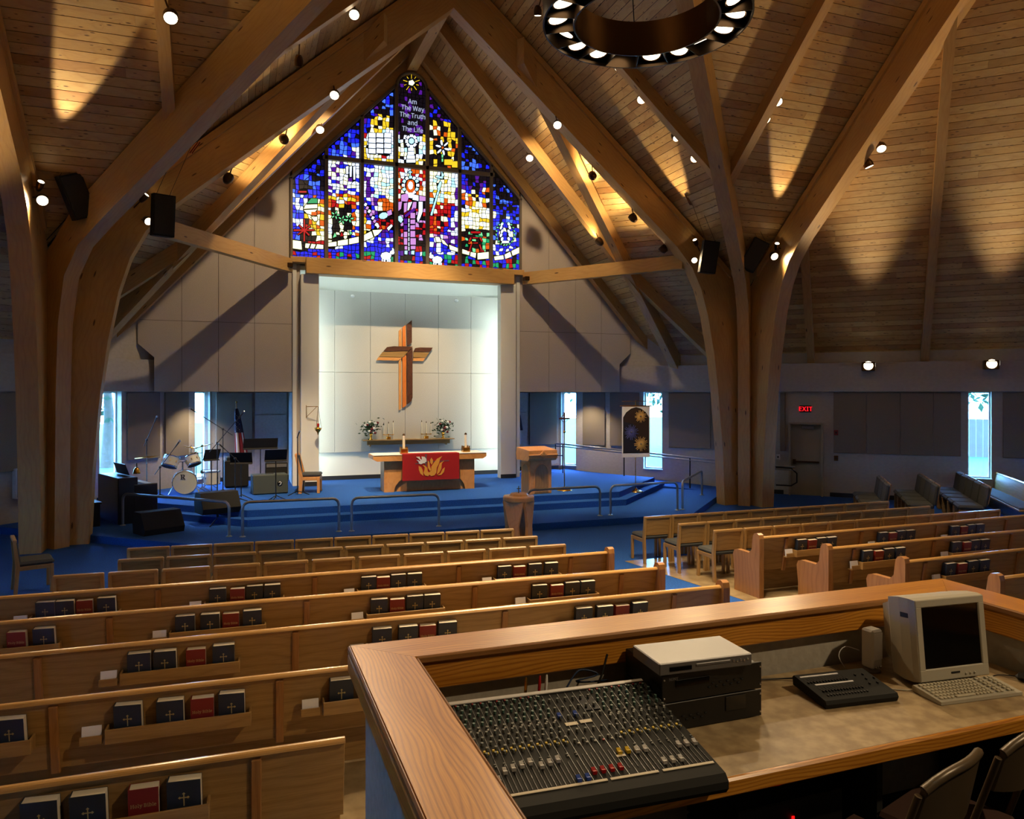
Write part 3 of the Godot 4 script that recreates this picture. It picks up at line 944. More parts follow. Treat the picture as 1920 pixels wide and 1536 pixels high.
const GLASS_GROUND := [
	["bbdgr", [-3.34,6.68, 3.54,7.11, 3.54,6.56, -3.34,6.19]],
	["bbbr", [-3.34,6.91, -2.38,6.97, -2.38,6.63, -3.34,6.57]],
	["bWbb", [-2.38,7.12, -1.43,7.19, -1.43,6.98, -2.38,6.91]],
	["brbg", [-2.38,6.91, -0.45,7.04, -0.45,6.66, -2.38,6.55]],
	["bWb", [-1.39,7.27, -0.92,7.38, -0.92,6.99, -1.39,6.96]],
	["pbpW", [-0.92,7.62, -0.45,7.65, -0.45,7.10, -0.92,7.07]],
	["gbgrb", [0.94,7.03, 1.49,7.06, 1.49,6.70, 0.94,6.67]],
	["bWpb", [0.53,7.49, 1.49,7.39, 1.49,7.06, 0.53,7.00]],
	["gbgb", [1.53,6.99, 3.45,7.06, 3.45,6.64, 1.53,6.54]],
	["bWbb", [2.48,7.46, 3.45,7.53, 3.45,6.90, 2.48,6.84]],
	["dbBdb", [-3.34,9.29, -2.38,9.92, -2.38,8.60, -3.34,8.51]],
	["YYyYo", [-2.97,8.15, -2.73,8.40, -2.49,8.38, -2.38,8.54, -2.38,7.12, -2.64,7.22, -2.86,7.43, -2.97,7.88]],
	["bWBb", [-3.34,8.51, -2.94,8.55, -2.97,7.81, -3.16,7.11, -3.34,7.10]],
	["ddrd", [-3.34,7.78, -2.38,7.85, -2.38,6.97, -3.34,6.91]],
	["WWbYWp", [-2.38,9.43, -1.43,9.53, -1.43,8.57, -2.38,8.49]],
	["oryWo", [-2.38,8.49, -1.43,8.57, -1.43,8.24, -2.38,8.16]],
	["WYYoW", [-2.38,8.16, -2.23,8.17, -2.23,7.10, -2.38,7.09]],
	["WYob", [-1.68,8.22, -1.43,8.24, -1.43,7.42, -1.68,7.41]],
	["dddY", [-2.23,8.17, -1.68,8.22, -1.68,7.17, -2.23,7.14]],
	["pWWb", [-1.39,9.49, -1.08,9.53, -1.02,8.55, -1.39,8.52]],
	["WcYWcY", [-1.08,9.53, -0.45,9.59, -0.45,8.60, -1.08,8.55]],
	["bWkp", [-1.39,8.52, -1.00,8.55, -1.00,7.61, -1.12,7.60, -1.39,8.09]],
	["oYYo", [-1.00,8.55, -0.45,8.60, -0.45,8.17, -1.00,8.12]],
	["yyYo", [-1.39,8.09, -1.12,7.60, -1.12,7.29, -1.39,7.27]],
	["rrdo", [-1.00,8.12, -0.45,8.17, -0.45,7.61, -1.00,7.57]],
	["YoWr", [-0.43,9.44, 0.51,9.53, 0.51,8.69, -0.43,8.61]],
	["rddrdk", [-0.43,8.61, 0.51,8.69, 0.51,7.16, -0.43,7.10]],
	["bWpg", [-0.43,7.10, 0.51,7.16, 0.51,6.64, -0.43,6.59]],
	["pWpW", [1.25,9.37, 1.49,9.39, 1.49,7.39, 0.98,7.36, 1.25,8.23]],
	["YyoYcWY", [0.53,9.42, 1.25,9.49, 1.25,8.55, 0.53,8.49]],
	["rordYr", [0.53,8.49, 1.25,8.55, 0.98,7.72, 0.53,7.49]],
	["pbkW", [0.53,7.69, 1.49,7.76, 1.49,7.35, 0.53,7.28]],
	["dpbdp", [1.51,9.47, 2.48,9.57, 2.48,9.08, 1.51,8.98]],
	["ydoYWbd", [1.51,8.98, 2.48,9.08, 2.48,8.54, 1.51,8.45]],
	["YWYyY", [1.51,8.45, 2.48,8.54, 2.48,7.87, 1.51,7.80]],
	["dddogG", [1.51,7.80, 2.48,7.87, 2.48,7.00, 1.51,6.94]],
	["dbdBd", [2.48,9.74, 3.50,8.92, 3.50,8.41, 2.48,8.49]],
	["dbYbB", [2.48,8.49, 3.50,8.41, 3.50,7.49, 2.48,7.42]],
	["bbBdb", [-2.30,9.59, -1.43,10.74, -1.43,10.03, -1.93,9.57, -2.30,9.53]],
	["bWpWY", [-1.93,9.98, -1.43,10.11, -1.43,9.61, -1.93,9.55]],
	["dpbBd", [-1.37,10.74, -0.45,11.85, -0.45,10.94, -1.08,10.86, -1.37,10.51]],
	["yYyYdd", [-1.12,10.85, -0.45,10.94, -0.45,10.46, -1.27,10.36]],
	["WWcWW", [-1.25,10.37, -0.45,10.46, -0.45,9.83, -1.25,9.74]],
	["YyWr", [-1.39,10.35, -1.23,10.37, -1.23,9.74, -0.45,9.83, -0.45,9.55, -1.39,9.45]],
	["dddpd", [-0.41,12.13, 0.51,12.27, 0.51,10.47, -0.41,10.37]],
	["YyWdWc", [-0.41,10.47, 0.51,10.58, 0.51,9.57, -0.41,9.48]],
	["dpbdd", [0.55,11.79, 1.53,10.70, 1.53,10.38, 1.15,10.90, 0.55,10.91]],
	["ydyYodd", [0.55,10.91, 1.15,10.90, 1.49,10.37, 1.49,9.55, 0.55,9.54]],
	["dBdbd", [1.51,10.74, 2.48,9.90, 2.48,9.57, 1.51,9.56]],
]
const GLASS_FIGURES := [
	["Y", [-3.31,7.16, -3.07,7.14, -3.05,6.91, -3.31,6.93]],
	["Y", [-2.96,7.09, -2.83,7.09, -2.88,6.96, -2.97,6.97]],
	["Y", [-2.80,7.09, -2.68,7.08, -2.73,6.96, -2.84,6.96]],
	["Y", [-2.65,7.09, -2.48,7.08, -2.48,6.97, -2.70,6.96]],
	["Y", [-2.36,7.15, -2.12,7.20, -2.12,7.07, -2.36,7.04]],
	["Y", [-2.09,7.22, -1.81,7.29, -1.81,7.13, -2.09,7.08]],
	["Y", [-1.78,7.30, -1.51,7.38, -1.51,7.21, -1.78,7.14]],
	["Y", [-1.38,7.43, -1.16,7.56, -1.10,7.39, -1.38,7.25]],
	["Y", [-1.13,7.59, -0.84,7.63, -0.96,7.48, -1.07,7.41]],
	["Y", [0.69,7.54, 0.82,7.53, 0.88,7.39, 0.73,7.38]],
	["Y", [0.86,7.49, 0.96,7.44, 1.09,7.28, 0.92,7.35]],
	["Y", [1.11,7.33, 1.40,7.24, 1.40,7.13, 1.13,7.19]],
	["Y", [1.51,7.23, 1.74,7.17, 1.72,7.06, 1.51,7.10]],
	["Y", [1.77,7.16, 1.94,7.14, 1.92,6.99, 1.75,7.04]],
	["Y", [1.98,7.14, 2.33,7.20, 2.33,7.00, 1.98,6.95]],
	["Y", [2.50,7.07, 2.79,7.13, 2.81,7.01, 2.52,6.96]],
	["Y", [2.83,7.15, 3.01,7.25, 3.06,7.10, 2.86,7.02]],
	["Y", [3.05,7.27, 3.31,7.41, 3.31,7.23, 3.09,7.13]],
	["W", [0.13,9.02, 0.22,9.03, 0.22,8.94, 0.13,8.94]],
	["c", [0.13,8.92, 0.21,8.89, 0.16,8.81, 0.09,8.84]],
	["W", [0.09,8.83, 0.13,8.76, 0.05,8.71, 0.01,8.78]],
	["c", [0.01,8.78, 0.01,8.69, -0.08,8.68, -0.08,8.77]],
	["W", [-0.08,8.77, -0.13,8.70, -0.20,8.73, -0.16,8.81]],
	["c", [-0.16,8.82, -0.23,8.77, -0.28,8.84, -0.20,8.89]],
	["W", [-0.20,8.90, -0.29,8.90, -0.29,8.98, -0.20,8.99]],
	["c", [-0.20,9.00, -0.28,9.04, -0.23,9.12, -0.16,9.08]],
	["W", [-0.16,9.09, -0.20,9.16, -0.13,9.21, -0.08,9.14]],
	["c", [-0.08,9.15, -0.08,9.23, 0.01,9.24, 0.01,9.16]],
	["W", [0.01,9.15, 0.05,9.23, 0.13,9.20, 0.09,9.12]],
	["c", [0.09,9.11, 0.16,9.16, 0.21,9.09, 0.13,9.04]],
	["o", [-0.15,9.03, -0.11,9.11, 0.04,9.12, 0.08,9.05, 0.09,8.84, 0.02,8.75, -0.09,8.74, -0.16,8.81]],
	["W", [0.04,8.96, 0.02,8.87, -0.04,8.83, -0.09,8.86, -0.12,8.95, -0.09,9.04, -0.04,9.08, 0.02,9.05]],
	["d", [-0.07,8.97, -0.05,8.98, -0.05,8.96, -0.07,8.96]],
	["d", [-0.01,8.98, 0.01,8.98, 0.01,8.97, -0.01,8.97]],
	["d", [-0.06,8.88, -0.01,8.88, -0.01,8.87, -0.06,8.87]],
	["c", [-0.06,9.38, -0.03,9.39, -0.03,9.24, -0.06,9.24]],
	["c", [-0.10,9.35, 0.01,9.36, 0.01,9.33, -0.10,9.32]],
	["W", [-0.13,8.74, 0.06,8.75, 0.02,8.59, -0.09,8.60]],
	["k", [-0.31,8.66, -0.13,8.72, -0.09,8.60, -0.13,8.48, -0.31,8.48]],
	["W", [0.04,8.71, 0.20,8.69, 0.20,8.53, 0.02,8.55]],
	["k", [0.22,8.69, 0.42,8.67, 0.42,8.55, 0.22,8.53]],
	["k", [-0.39,8.45, -0.28,8.48, -0.31,8.26, -0.41,8.17]],
	["k", [-0.23,8.43, -0.13,8.46, -0.15,8.20, -0.23,8.15]],
	["W", [-0.11,8.46, 0.02,8.49, -0.09,8.24, -0.13,8.22]],
	["k", [0.04,8.49, 0.14,8.50, 0.13,8.32, -0.02,8.25]],
	["p", [-0.21,8.09, 0.08,8.34, 0.10,8.24, -0.19,8.01]],
	["p", [-0.23,7.99, -0.13,8.00, -0.13,7.84, -0.23,7.83]],
	["k", [-0.04,8.17, 0.10,8.18, 0.10,8.02, -0.04,8.01]],
	["k", [-0.04,7.97, 0.10,7.99, 0.10,7.86, -0.04,7.85]],
	["k", [-0.04,7.81, 0.10,7.83, 0.10,7.70, -0.04,7.69]],
	["p", [-0.23,7.80, -0.13,7.81, -0.13,7.66, -0.23,7.65]],
	["k", [-0.23,7.61, -0.13,7.62, -0.13,7.46, -0.23,7.45]],
	["k", [-0.04,7.65, 0.10,7.66, 0.10,7.48, -0.04,7.47]],
	["k", [-0.23,7.43, -0.13,7.43, -0.13,7.24, -0.23,7.24]],
	["k", [-0.04,7.44, 0.12,7.45, 0.12,7.26, -0.04,7.25]],
	["k", [-0.21,7.20, -0.13,7.21, -0.13,7.10, -0.21,7.10]],
	["k", [-0.03,7.22, 0.11,7.23, 0.11,7.13, -0.03,7.12]],
	["W", [-0.10,8.00, -0.07,8.00, -0.07,7.89, -0.10,7.89]],
	["W", [-0.10,7.87, -0.07,7.87, -0.07,7.76, -0.10,7.75]],
	["W", [-0.10,7.73, -0.07,7.73, -0.07,7.62, -0.10,7.62]],
	["W", [-0.10,7.59, -0.07,7.60, -0.07,7.49, -0.10,7.48]],
	["W", [-0.10,7.46, -0.07,7.46, -0.07,7.35, -0.10,7.35]],
	["W", [-0.10,7.32, -0.07,7.33, -0.07,7.21, -0.10,7.21]],
	["W", [-0.10,7.19, -0.07,7.19, -0.07,7.08, -0.10,7.08]],
	["W", [0.20,8.51, 0.32,8.52, 0.32,8.24, 0.26,8.07, 0.18,7.90, 0.15,8.02, 0.20,8.23]],
	["c", [-0.41,8.04, -0.31,8.06, -0.25,7.95, -0.31,7.85, -0.41,7.94]],
	["c", [-0.21,7.07, -0.12,7.08, -0.13,6.96, -0.21,6.97]],
	["c", [-0.01,7.08, 0.08,7.09, 0.07,6.97, -0.02,6.98]],
	["c", [0.78,8.96, 0.84,8.95, 0.81,8.85, 0.76,8.86]],
	["c", [0.75,8.85, 0.81,8.85, 0.78,8.75, 0.73,8.76]],
	["c", [0.72,8.75, 0.78,8.74, 0.75,8.64, 0.70,8.65]],
	["c", [0.69,8.65, 0.75,8.64, 0.72,8.54, 0.67,8.55]],
	["c", [0.66,8.55, 0.72,8.54, 0.69,8.44, 0.64,8.45]],
	["c", [0.63,8.45, 0.69,8.44, 0.66,8.34, 0.61,8.35]],
	["c", [0.60,8.35, 0.66,8.34, 0.63,8.24, 0.58,8.25]],
	["c", [0.57,8.25, 0.63,8.24, 0.60,8.14, 0.55,8.15]],
	["c", [0.75,8.98, 0.84,9.17, 0.89,9.13, 0.86,9.01, 0.80,8.90]],
	["c", [0.72,9.32, 0.93,9.29, 0.91,9.24, 0.71,9.27]],
	["c", [0.88,9.46, 0.96,9.34, 0.88,9.27]],
	["k", [-0.72,8.15, -0.59,8.22, -0.57,8.08, -0.69,8.02]],
	["c", [-0.69,8.07, -0.71,7.99, -0.80,7.93, -0.90,7.93, -0.95,7.98, -0.93,8.05, -0.85,8.11, -0.75,8.12]],
	["d", [-0.91,8.00, -0.78,8.09, -0.77,8.08, -0.91,7.99]],
	["d", [-0.88,7.96, -0.75,8.04, -0.75,8.03, -0.87,7.95]],
	["W", [-1.33,8.35, -1.27,8.32, -1.31,8.24, -1.38,8.27]],
	["k", [-1.28,8.26, -1.22,8.23, -1.26,8.15, -1.33,8.18]],
	["W", [-1.23,8.17, -1.16,8.14, -1.21,8.06, -1.27,8.09]],
	["k", [-1.18,8.08, -1.11,8.05, -1.16,7.97, -1.22,8.00]],
	["W", [-1.13,7.99, -1.06,7.96, -1.11,7.88, -1.17,7.91]],
	["k", [-1.08,7.90, -1.01,7.87, -1.06,7.79, -1.12,7.82]],
	["W", [-1.03,7.81, -0.96,7.78, -1.00,7.70, -1.07,7.73]],
	["W", [0.91,6.88, 0.87,6.80, 0.75,6.76, 0.64,6.78, 0.60,6.86, 0.64,6.94, 0.75,6.98, 0.87,6.95]],
	["W", [0.65,6.95, 0.63,6.91, 0.58,6.89, 0.53,6.90, 0.51,6.94, 0.53,6.99, 0.58,7.01, 0.63,7.00]],
	["W", [0.58,7.02, 0.56,6.99, 0.54,6.98, 0.52,7.00, 0.53,7.04, 0.55,7.07, 0.57,7.08, 0.58,7.06]],
	["W", [0.63,6.78, 0.67,6.78, 0.67,6.67, 0.63,6.67]],
	["W", [0.69,6.78, 0.73,6.78, 0.73,6.67, 0.69,6.67]],
	["W", [0.78,6.79, 0.83,6.79, 0.83,6.68, 0.78,6.68]],
	["W", [0.84,6.79, 0.89,6.79, 0.89,6.68, 0.84,6.68]],
	["W", [-0.59,6.90, -0.63,6.81, -0.74,6.77, -0.86,6.80, -0.90,6.88, -0.86,6.96, -0.74,7.00, -0.63,6.97]],
	["W", [-0.50,7.00, -0.52,6.95, -0.57,6.93, -0.62,6.94, -0.64,6.99, -0.62,7.03, -0.57,7.06, -0.52,7.04]],
	["W", [-0.52,7.09, -0.51,7.05, -0.53,7.03, -0.55,7.04, -0.57,7.07, -0.57,7.11, -0.56,7.13, -0.54,7.12]],
	["W", [-0.87,6.79, -0.83,6.80, -0.83,6.69, -0.87,6.68]],
	["W", [-0.81,6.80, -0.76,6.80, -0.76,6.69, -0.81,6.69]],
	["W", [-0.72,6.80, -0.67,6.81, -0.67,6.69, -0.72,6.69]],
	["W", [-0.66,6.81, -0.61,6.81, -0.61,6.70, -0.66,6.70]],
	["W", [-0.98,7.81, -0.93,7.70, -0.98,7.64, -1.02,7.71]],
	["W", [-0.72,7.68, -0.59,7.80, -0.55,7.75, -0.67,7.60]],
	["r", [-3.27,7.45, -2.72,7.49, -2.72,7.45, -3.27,7.40]],
	["r", [-3.12,7.59, -2.84,7.33, -2.87,7.30, -3.14,7.56]],
	["r", [-3.17,7.33, -2.84,7.59, -2.82,7.56, -3.15,7.30]],
	["r", [-2.97,7.75, -2.97,7.14, -3.01,7.14, -3.01,7.75]],
	["r", [-3.15,8.51, -2.93,8.53, -2.93,8.48, -3.15,8.46]],
	["g", [-2.92,8.19, -2.81,8.34, -2.64,8.35, -2.64,8.22]],
	["Y", [-2.96,8.15, -2.64,8.19, -2.64,8.08, -3.01,8.03]],
	["Y", [-3.01,8.00, -2.64,8.05, -2.78,7.88, -2.92,7.91]],
	["o", [-2.81,7.97, -2.66,7.98, -2.66,7.88, -2.81,7.87]],
	["Y", [-2.81,7.82, -2.64,7.85, -2.64,7.74, -2.72,7.71]],
	["G", [-2.03,7.94, -2.06,7.92, -2.10,7.92, -2.13,7.93, -2.10,7.96, -2.06,7.96]],
	["G", [-2.12,7.81, -2.14,7.83, -2.16,7.88, -2.15,7.91, -2.12,7.89, -2.11,7.85]],
	["G", [-2.26,7.85, -2.25,7.88, -2.21,7.91, -2.18,7.92, -2.19,7.88, -2.23,7.85]],
	["G", [-2.26,8.00, -2.23,8.00, -2.19,7.98, -2.18,7.95, -2.21,7.94, -2.25,7.97]],
	["G", [-2.12,8.06, -2.11,8.03, -2.12,7.98, -2.15,7.96, -2.16,7.99, -2.14,8.04]],
	["G", [-1.84,7.82, -1.87,7.80, -1.92,7.80, -1.94,7.81, -1.92,7.84, -1.87,7.84]],
	["G", [-1.93,7.69, -1.95,7.71, -1.97,7.76, -1.96,7.79, -1.93,7.77, -1.92,7.73]],
	["G", [-2.07,7.73, -2.06,7.76, -2.02,7.79, -1.99,7.80, -2.00,7.76, -2.04,7.73]],
	["G", [-2.07,7.88, -2.04,7.88, -2.00,7.86, -1.99,7.83, -2.02,7.82, -2.06,7.85]],
	["G", [-1.93,7.94, -1.92,7.91, -1.93,7.86, -1.96,7.84, -1.97,7.87, -1.95,7.92]],
	["G", [-1.65,7.88, -1.67,7.85, -1.72,7.85, -1.75,7.87, -1.72,7.89, -1.67,7.90]],
	["G", [-1.74,7.75, -1.76,7.76, -1.78,7.81, -1.77,7.84, -1.74,7.83, -1.73,7.78]],
	["G", [-1.88,7.78, -1.87,7.82, -1.83,7.85, -1.80,7.85, -1.81,7.82, -1.85,7.78]],
	["G", [-1.88,7.93, -1.85,7.94, -1.81,7.91, -1.80,7.88, -1.83,7.88, -1.87,7.90]],
	["G", [-1.74,7.99, -1.73,7.96, -1.74,7.91, -1.77,7.89, -1.78,7.92, -1.76,7.97]],
	["G", [-2.17,7.45, -2.12,7.34, -2.23,7.29]],
	["r", [-1.99,7.48, -1.93,7.37, -2.03,7.34]],
	["G", [-1.78,7.52, -1.69,7.47, -1.74,7.40]],
	["W", [-1.87,9.31, -1.79,9.33, -1.81,9.10, -1.86,9.10]],
	["W", [-1.77,9.32, -1.70,9.34, -1.71,9.04, -1.76,9.03]],
	["W", [-1.67,9.33, -1.60,9.35, -1.61,8.97, -1.66,8.96]],
	["y", [-0.02,12.02, -0.02,12.16, -0.00,12.16, -0.00,12.03]],
	["y", [0.07,12.04, 0.11,12.11, 0.13,12.10, 0.08,12.03]],
	["y", [0.10,11.97, 0.23,12.03, 0.23,12.01, 0.10,11.95]],
	["y", [0.13,11.89, 0.21,11.88, 0.20,11.86, 0.12,11.87]],
	["y", [0.07,11.83, 0.15,11.73, 0.13,11.72, 0.05,11.82]],
	["y", [-0.00,11.77, -0.00,11.69, -0.02,11.68, -0.02,11.76]],
	["y", [-0.07,11.80, -0.15,11.68, -0.17,11.69, -0.09,11.81]],
	["y", [-0.15,11.84, -0.22,11.80, -0.23,11.82, -0.15,11.85]],
	["y", [-0.13,11.92, -0.26,11.94, -0.25,11.96, -0.12,11.94]],
	["y", [-0.11,12.01, -0.15,12.06, -0.14,12.08, -0.09,12.02]],
	["Y", [0.09,11.92, 0.02,11.83, -0.09,11.85, -0.09,11.95, 0.02,12.00]],
	["W", [0.17,10.30, 0.17,10.20, 0.09,10.20, 0.09,10.30]],
	["W", [0.15,10.15, 0.08,10.07, 0.02,10.12, 0.09,10.20]],
	["W", [0.04,10.05, -0.06,10.04, -0.06,10.12, 0.04,10.13]],
	["W", [-0.10,10.05, -0.17,10.12, -0.12,10.18, -0.05,10.12]],
	["W", [-0.19,10.16, -0.19,10.26, -0.11,10.27, -0.11,10.17]],
	["W", [-0.17,10.32, -0.10,10.39, -0.05,10.34, -0.12,10.27]],
	["W", [-0.06,10.42, 0.04,10.43, 0.04,10.35, -0.06,10.34]],
	["W", [0.08,10.42, 0.15,10.35, 0.09,10.29, 0.02,10.35]],
	["c", [0.07,10.24, 0.05,10.18, -0.01,10.15, -0.07,10.17, -0.09,10.22, -0.07,10.29, -0.01,10.32, 0.05,10.30]],
	["W", [-0.11,10.03, 0.06,10.05, 0.06,9.95, -0.11,9.94]],
	["W", [-0.12,9.92, 0.07,9.94, 0.07,9.84, -0.12,9.82]],
	["W", [-0.14,9.81, 0.09,9.83, 0.09,9.73, -0.14,9.71]],
	["W", [-0.16,9.69, 0.11,9.72, 0.11,9.63, -0.16,9.60]],
	["W", [-1.23,10.33, -1.04,10.34, -1.04,10.21, -1.24,10.20]],
	["W", [-1.23,10.18, -1.04,10.19, -1.04,10.06, -1.24,10.05]],
	["W", [-1.23,10.03, -1.04,10.04, -1.04,9.91, -1.24,9.90]],
	["W", [-1.23,9.88, -1.04,9.89, -1.04,9.76, -1.24,9.75]],
	["W", [-1.01,10.35, -0.82,10.36, -0.82,10.24, -1.02,10.23]],
	["W", [-1.01,10.20, -0.82,10.21, -0.82,10.09, -1.02,10.08]],
	["W", [-1.01,10.05, -0.82,10.06, -0.82,9.94, -1.02,9.93]],
	["W", [-1.01,9.91, -0.82,9.91, -0.82,9.79, -1.02,9.78]],
	["W", [-0.79,10.38, -0.59,10.39, -0.60,10.26, -0.80,10.25]],
	["W", [-0.79,10.23, -0.59,10.24, -0.60,10.11, -0.80,10.10]],
	["W", [-0.79,10.08, -0.59,10.09, -0.60,9.96, -0.80,9.95]],
	["W", [-0.79,9.93, -0.59,9.94, -0.60,9.81, -0.80,9.80]],
	["W", [1.14,10.10, 1.08,10.08, 0.99,10.10, 0.95,10.13, 1.01,10.15, 1.10,10.14]],
	["W", [0.96,9.92, 0.93,9.95, 0.90,10.04, 0.92,10.09, 0.96,10.06, 0.98,9.97]],
	["W", [0.74,9.96, 0.76,10.02, 0.83,10.09, 0.88,10.10, 0.87,10.05, 0.80,9.98]],
	["W", [0.69,10.19, 0.74,10.21, 0.84,10.20, 0.87,10.16, 0.82,10.14, 0.73,10.16]],
	["W", [0.86,10.38, 0.90,10.34, 0.92,10.25, 0.90,10.20, 0.86,10.24, 0.84,10.32]],
	["W", [1.08,10.33, 1.07,10.28, 1.00,10.21, 0.94,10.19, 0.96,10.24, 1.03,10.31]],
	["o", [0.95,10.15, 0.93,10.12, 0.89,10.11, 0.88,10.14, 0.89,10.18, 0.93,10.18]],
	["G", [0.88,9.95, 0.93,9.95, 0.93,9.86, 0.88,9.85]],
	["G", [0.88,9.83, 0.93,9.83, 0.93,9.74, 0.88,9.73]],
	["y", [0.96,9.81, 1.22,9.84, 1.22,9.67, 0.96,9.65]],
	["y", [1.19,9.78, 1.36,9.80, 1.36,9.61, 1.19,9.60]],
	["y", [0.64,9.78, 0.75,9.79, 0.75,9.66, 0.64,9.64]],
	["r", [1.77,7.77, 2.07,7.79, 2.07,7.73, 1.77,7.71]],
	["r", [1.75,7.60, 1.80,7.58, 1.74,7.45, 1.69,7.47]],
	["r", [1.77,7.39, 1.81,7.38, 1.75,7.20, 1.71,7.21]],
	["r", [1.66,7.19, 1.78,7.20, 1.78,7.17, 1.66,7.16]],
	["r", [2.03,7.60, 2.08,7.62, 2.14,7.50, 2.10,7.48]],
	["r", [2.02,7.39, 2.06,7.41, 2.12,7.24, 2.08,7.23]],
	["r", [2.05,7.22, 2.18,7.23, 2.18,7.19, 2.05,7.19]],
	["r", [1.83,7.60, 2.00,7.61, 2.00,7.58, 1.83,7.56]],
	["r", [1.84,7.44, 1.99,7.46, 1.99,7.42, 1.84,7.41]],
	["W", [2.79,8.05, 2.74,8.00, 2.71,8.01, 2.71,8.07, 2.75,8.12, 2.79,8.11]],
	["W", [2.75,7.94, 2.71,7.89, 2.68,7.90, 2.68,7.96, 2.72,8.01, 2.76,8.00]],
	["W", [2.79,7.83, 2.74,7.78, 2.71,7.79, 2.71,7.85, 2.75,7.90, 2.79,7.89]],
	["W", [2.75,7.71, 2.71,7.66, 2.68,7.67, 2.68,7.74, 2.72,7.78, 2.76,7.77]],
	["W", [2.79,7.60, 2.74,7.55, 2.71,7.56, 2.71,7.63, 2.75,7.67, 2.79,7.66]],
	["G", [2.80,8.10, 2.77,8.08, 2.72,8.07, 2.72,8.10, 2.77,8.12]],
	["G", [2.72,8.03, 2.68,8.01, 2.63,8.02, 2.64,8.05, 2.69,8.05]],
	["G", [2.65,7.93, 2.61,7.92, 2.57,7.94, 2.58,7.97, 2.63,7.96]],
	["G", [2.60,7.81, 2.57,7.81, 2.54,7.85, 2.56,7.87, 2.60,7.84]],
	["G", [2.58,7.69, 2.55,7.70, 2.54,7.75, 2.56,7.76, 2.59,7.72]],
	["G", [2.60,7.58, 2.57,7.60, 2.58,7.65, 2.60,7.65, 2.61,7.61]],
	["G", [2.63,7.49, 2.62,7.52, 2.64,7.56, 2.67,7.56, 2.66,7.51]],
	["G", [2.70,7.43, 2.70,7.46, 2.73,7.50, 2.75,7.49, 2.73,7.44]],
	["G", [2.78,7.41, 2.79,7.44, 2.83,7.47, 2.85,7.45, 2.82,7.41]],
	["W", [3.00,8.10, 3.00,8.04, 2.97,8.02, 2.92,8.06, 2.92,8.12, 2.96,8.14]],
	["W", [3.03,7.99, 3.03,7.93, 3.00,7.91, 2.96,7.95, 2.95,8.01, 2.99,8.03]],
	["W", [3.00,7.87, 3.00,7.81, 2.97,7.79, 2.92,7.84, 2.92,7.90, 2.96,7.91]],
	["W", [3.03,7.76, 3.03,7.70, 3.00,7.68, 2.96,7.73, 2.95,7.79, 2.99,7.80]],
	["W", [3.00,7.65, 3.00,7.58, 2.97,7.57, 2.92,7.61, 2.92,7.67, 2.96,7.69]],
	["G", [3.00,8.12, 2.97,8.09, 2.92,8.09, 2.92,8.11, 2.97,8.13]],
	["G", [3.08,8.06, 3.05,8.04, 3.00,8.05, 3.01,8.07, 3.06,8.08]],
	["G", [3.14,7.96, 3.11,7.96, 3.07,7.98, 3.08,8.00, 3.13,7.99]],
	["G", [3.17,7.85, 3.14,7.85, 3.11,7.89, 3.13,7.91, 3.17,7.88]],
	["G", [3.17,7.73, 3.13,7.74, 3.12,7.79, 3.14,7.80, 3.17,7.76]],
	["G", [3.13,7.61, 3.10,7.64, 3.10,7.69, 3.13,7.69, 3.14,7.64]],
	["G", [3.06,7.52, 3.04,7.55, 3.06,7.59, 3.09,7.59, 3.08,7.54]],
	["G", [2.96,7.45, 2.96,7.48, 3.00,7.52, 3.02,7.51, 3.00,7.46]],
	["G", [2.86,7.42, 2.87,7.45, 2.92,7.48, 2.93,7.46, 2.90,7.42]],
	["W", [2.74,7.56, 2.97,7.57, 2.97,7.50, 2.74,7.48]],
]
const GLASS_BARS := [[1.53,10.54, 1.57,10.06], [1.53,10.38, 2.05,10.27], [1.74,10.49, 1.92,9.93], [1.57,10.14, 2.18,10.08], [1.92,10.30, 1.96,9.85], [2.52,9.50, 2.61,8.84], [2.70,9.35, 2.79,8.61], [2.52,9.25, 3.06,9.22], [2.52,9.00, 3.23,8.98], [2.88,9.20, 3.01,8.54], [2.57,8.71, 3.32,8.70], [0.57,11.40, 1.15,10.90], [0.61,11.00, 0.98,11.29], [-2.90,9.11, -2.49,9.61], [-2.79,9.35, -2.53,9.30], [-2.98,8.83, -2.64,9.13]]

# ---------------------------------------------------------------- stained glass
func glass_top(x: float) -> float:
	var a := absf(x)
	return 11.74 + sqrt(maxf(0.42 * 0.42 - a * a, 0.0)) if a < 0.42 else 12.2 - 1.02 * a

func pts2(flat: Array) -> PackedVector2Array:
	var p := PackedVector2Array()
	for k in range(0, flat.size(), 2): p.append(Vector2(flat[k], flat[k + 1]))
	return p

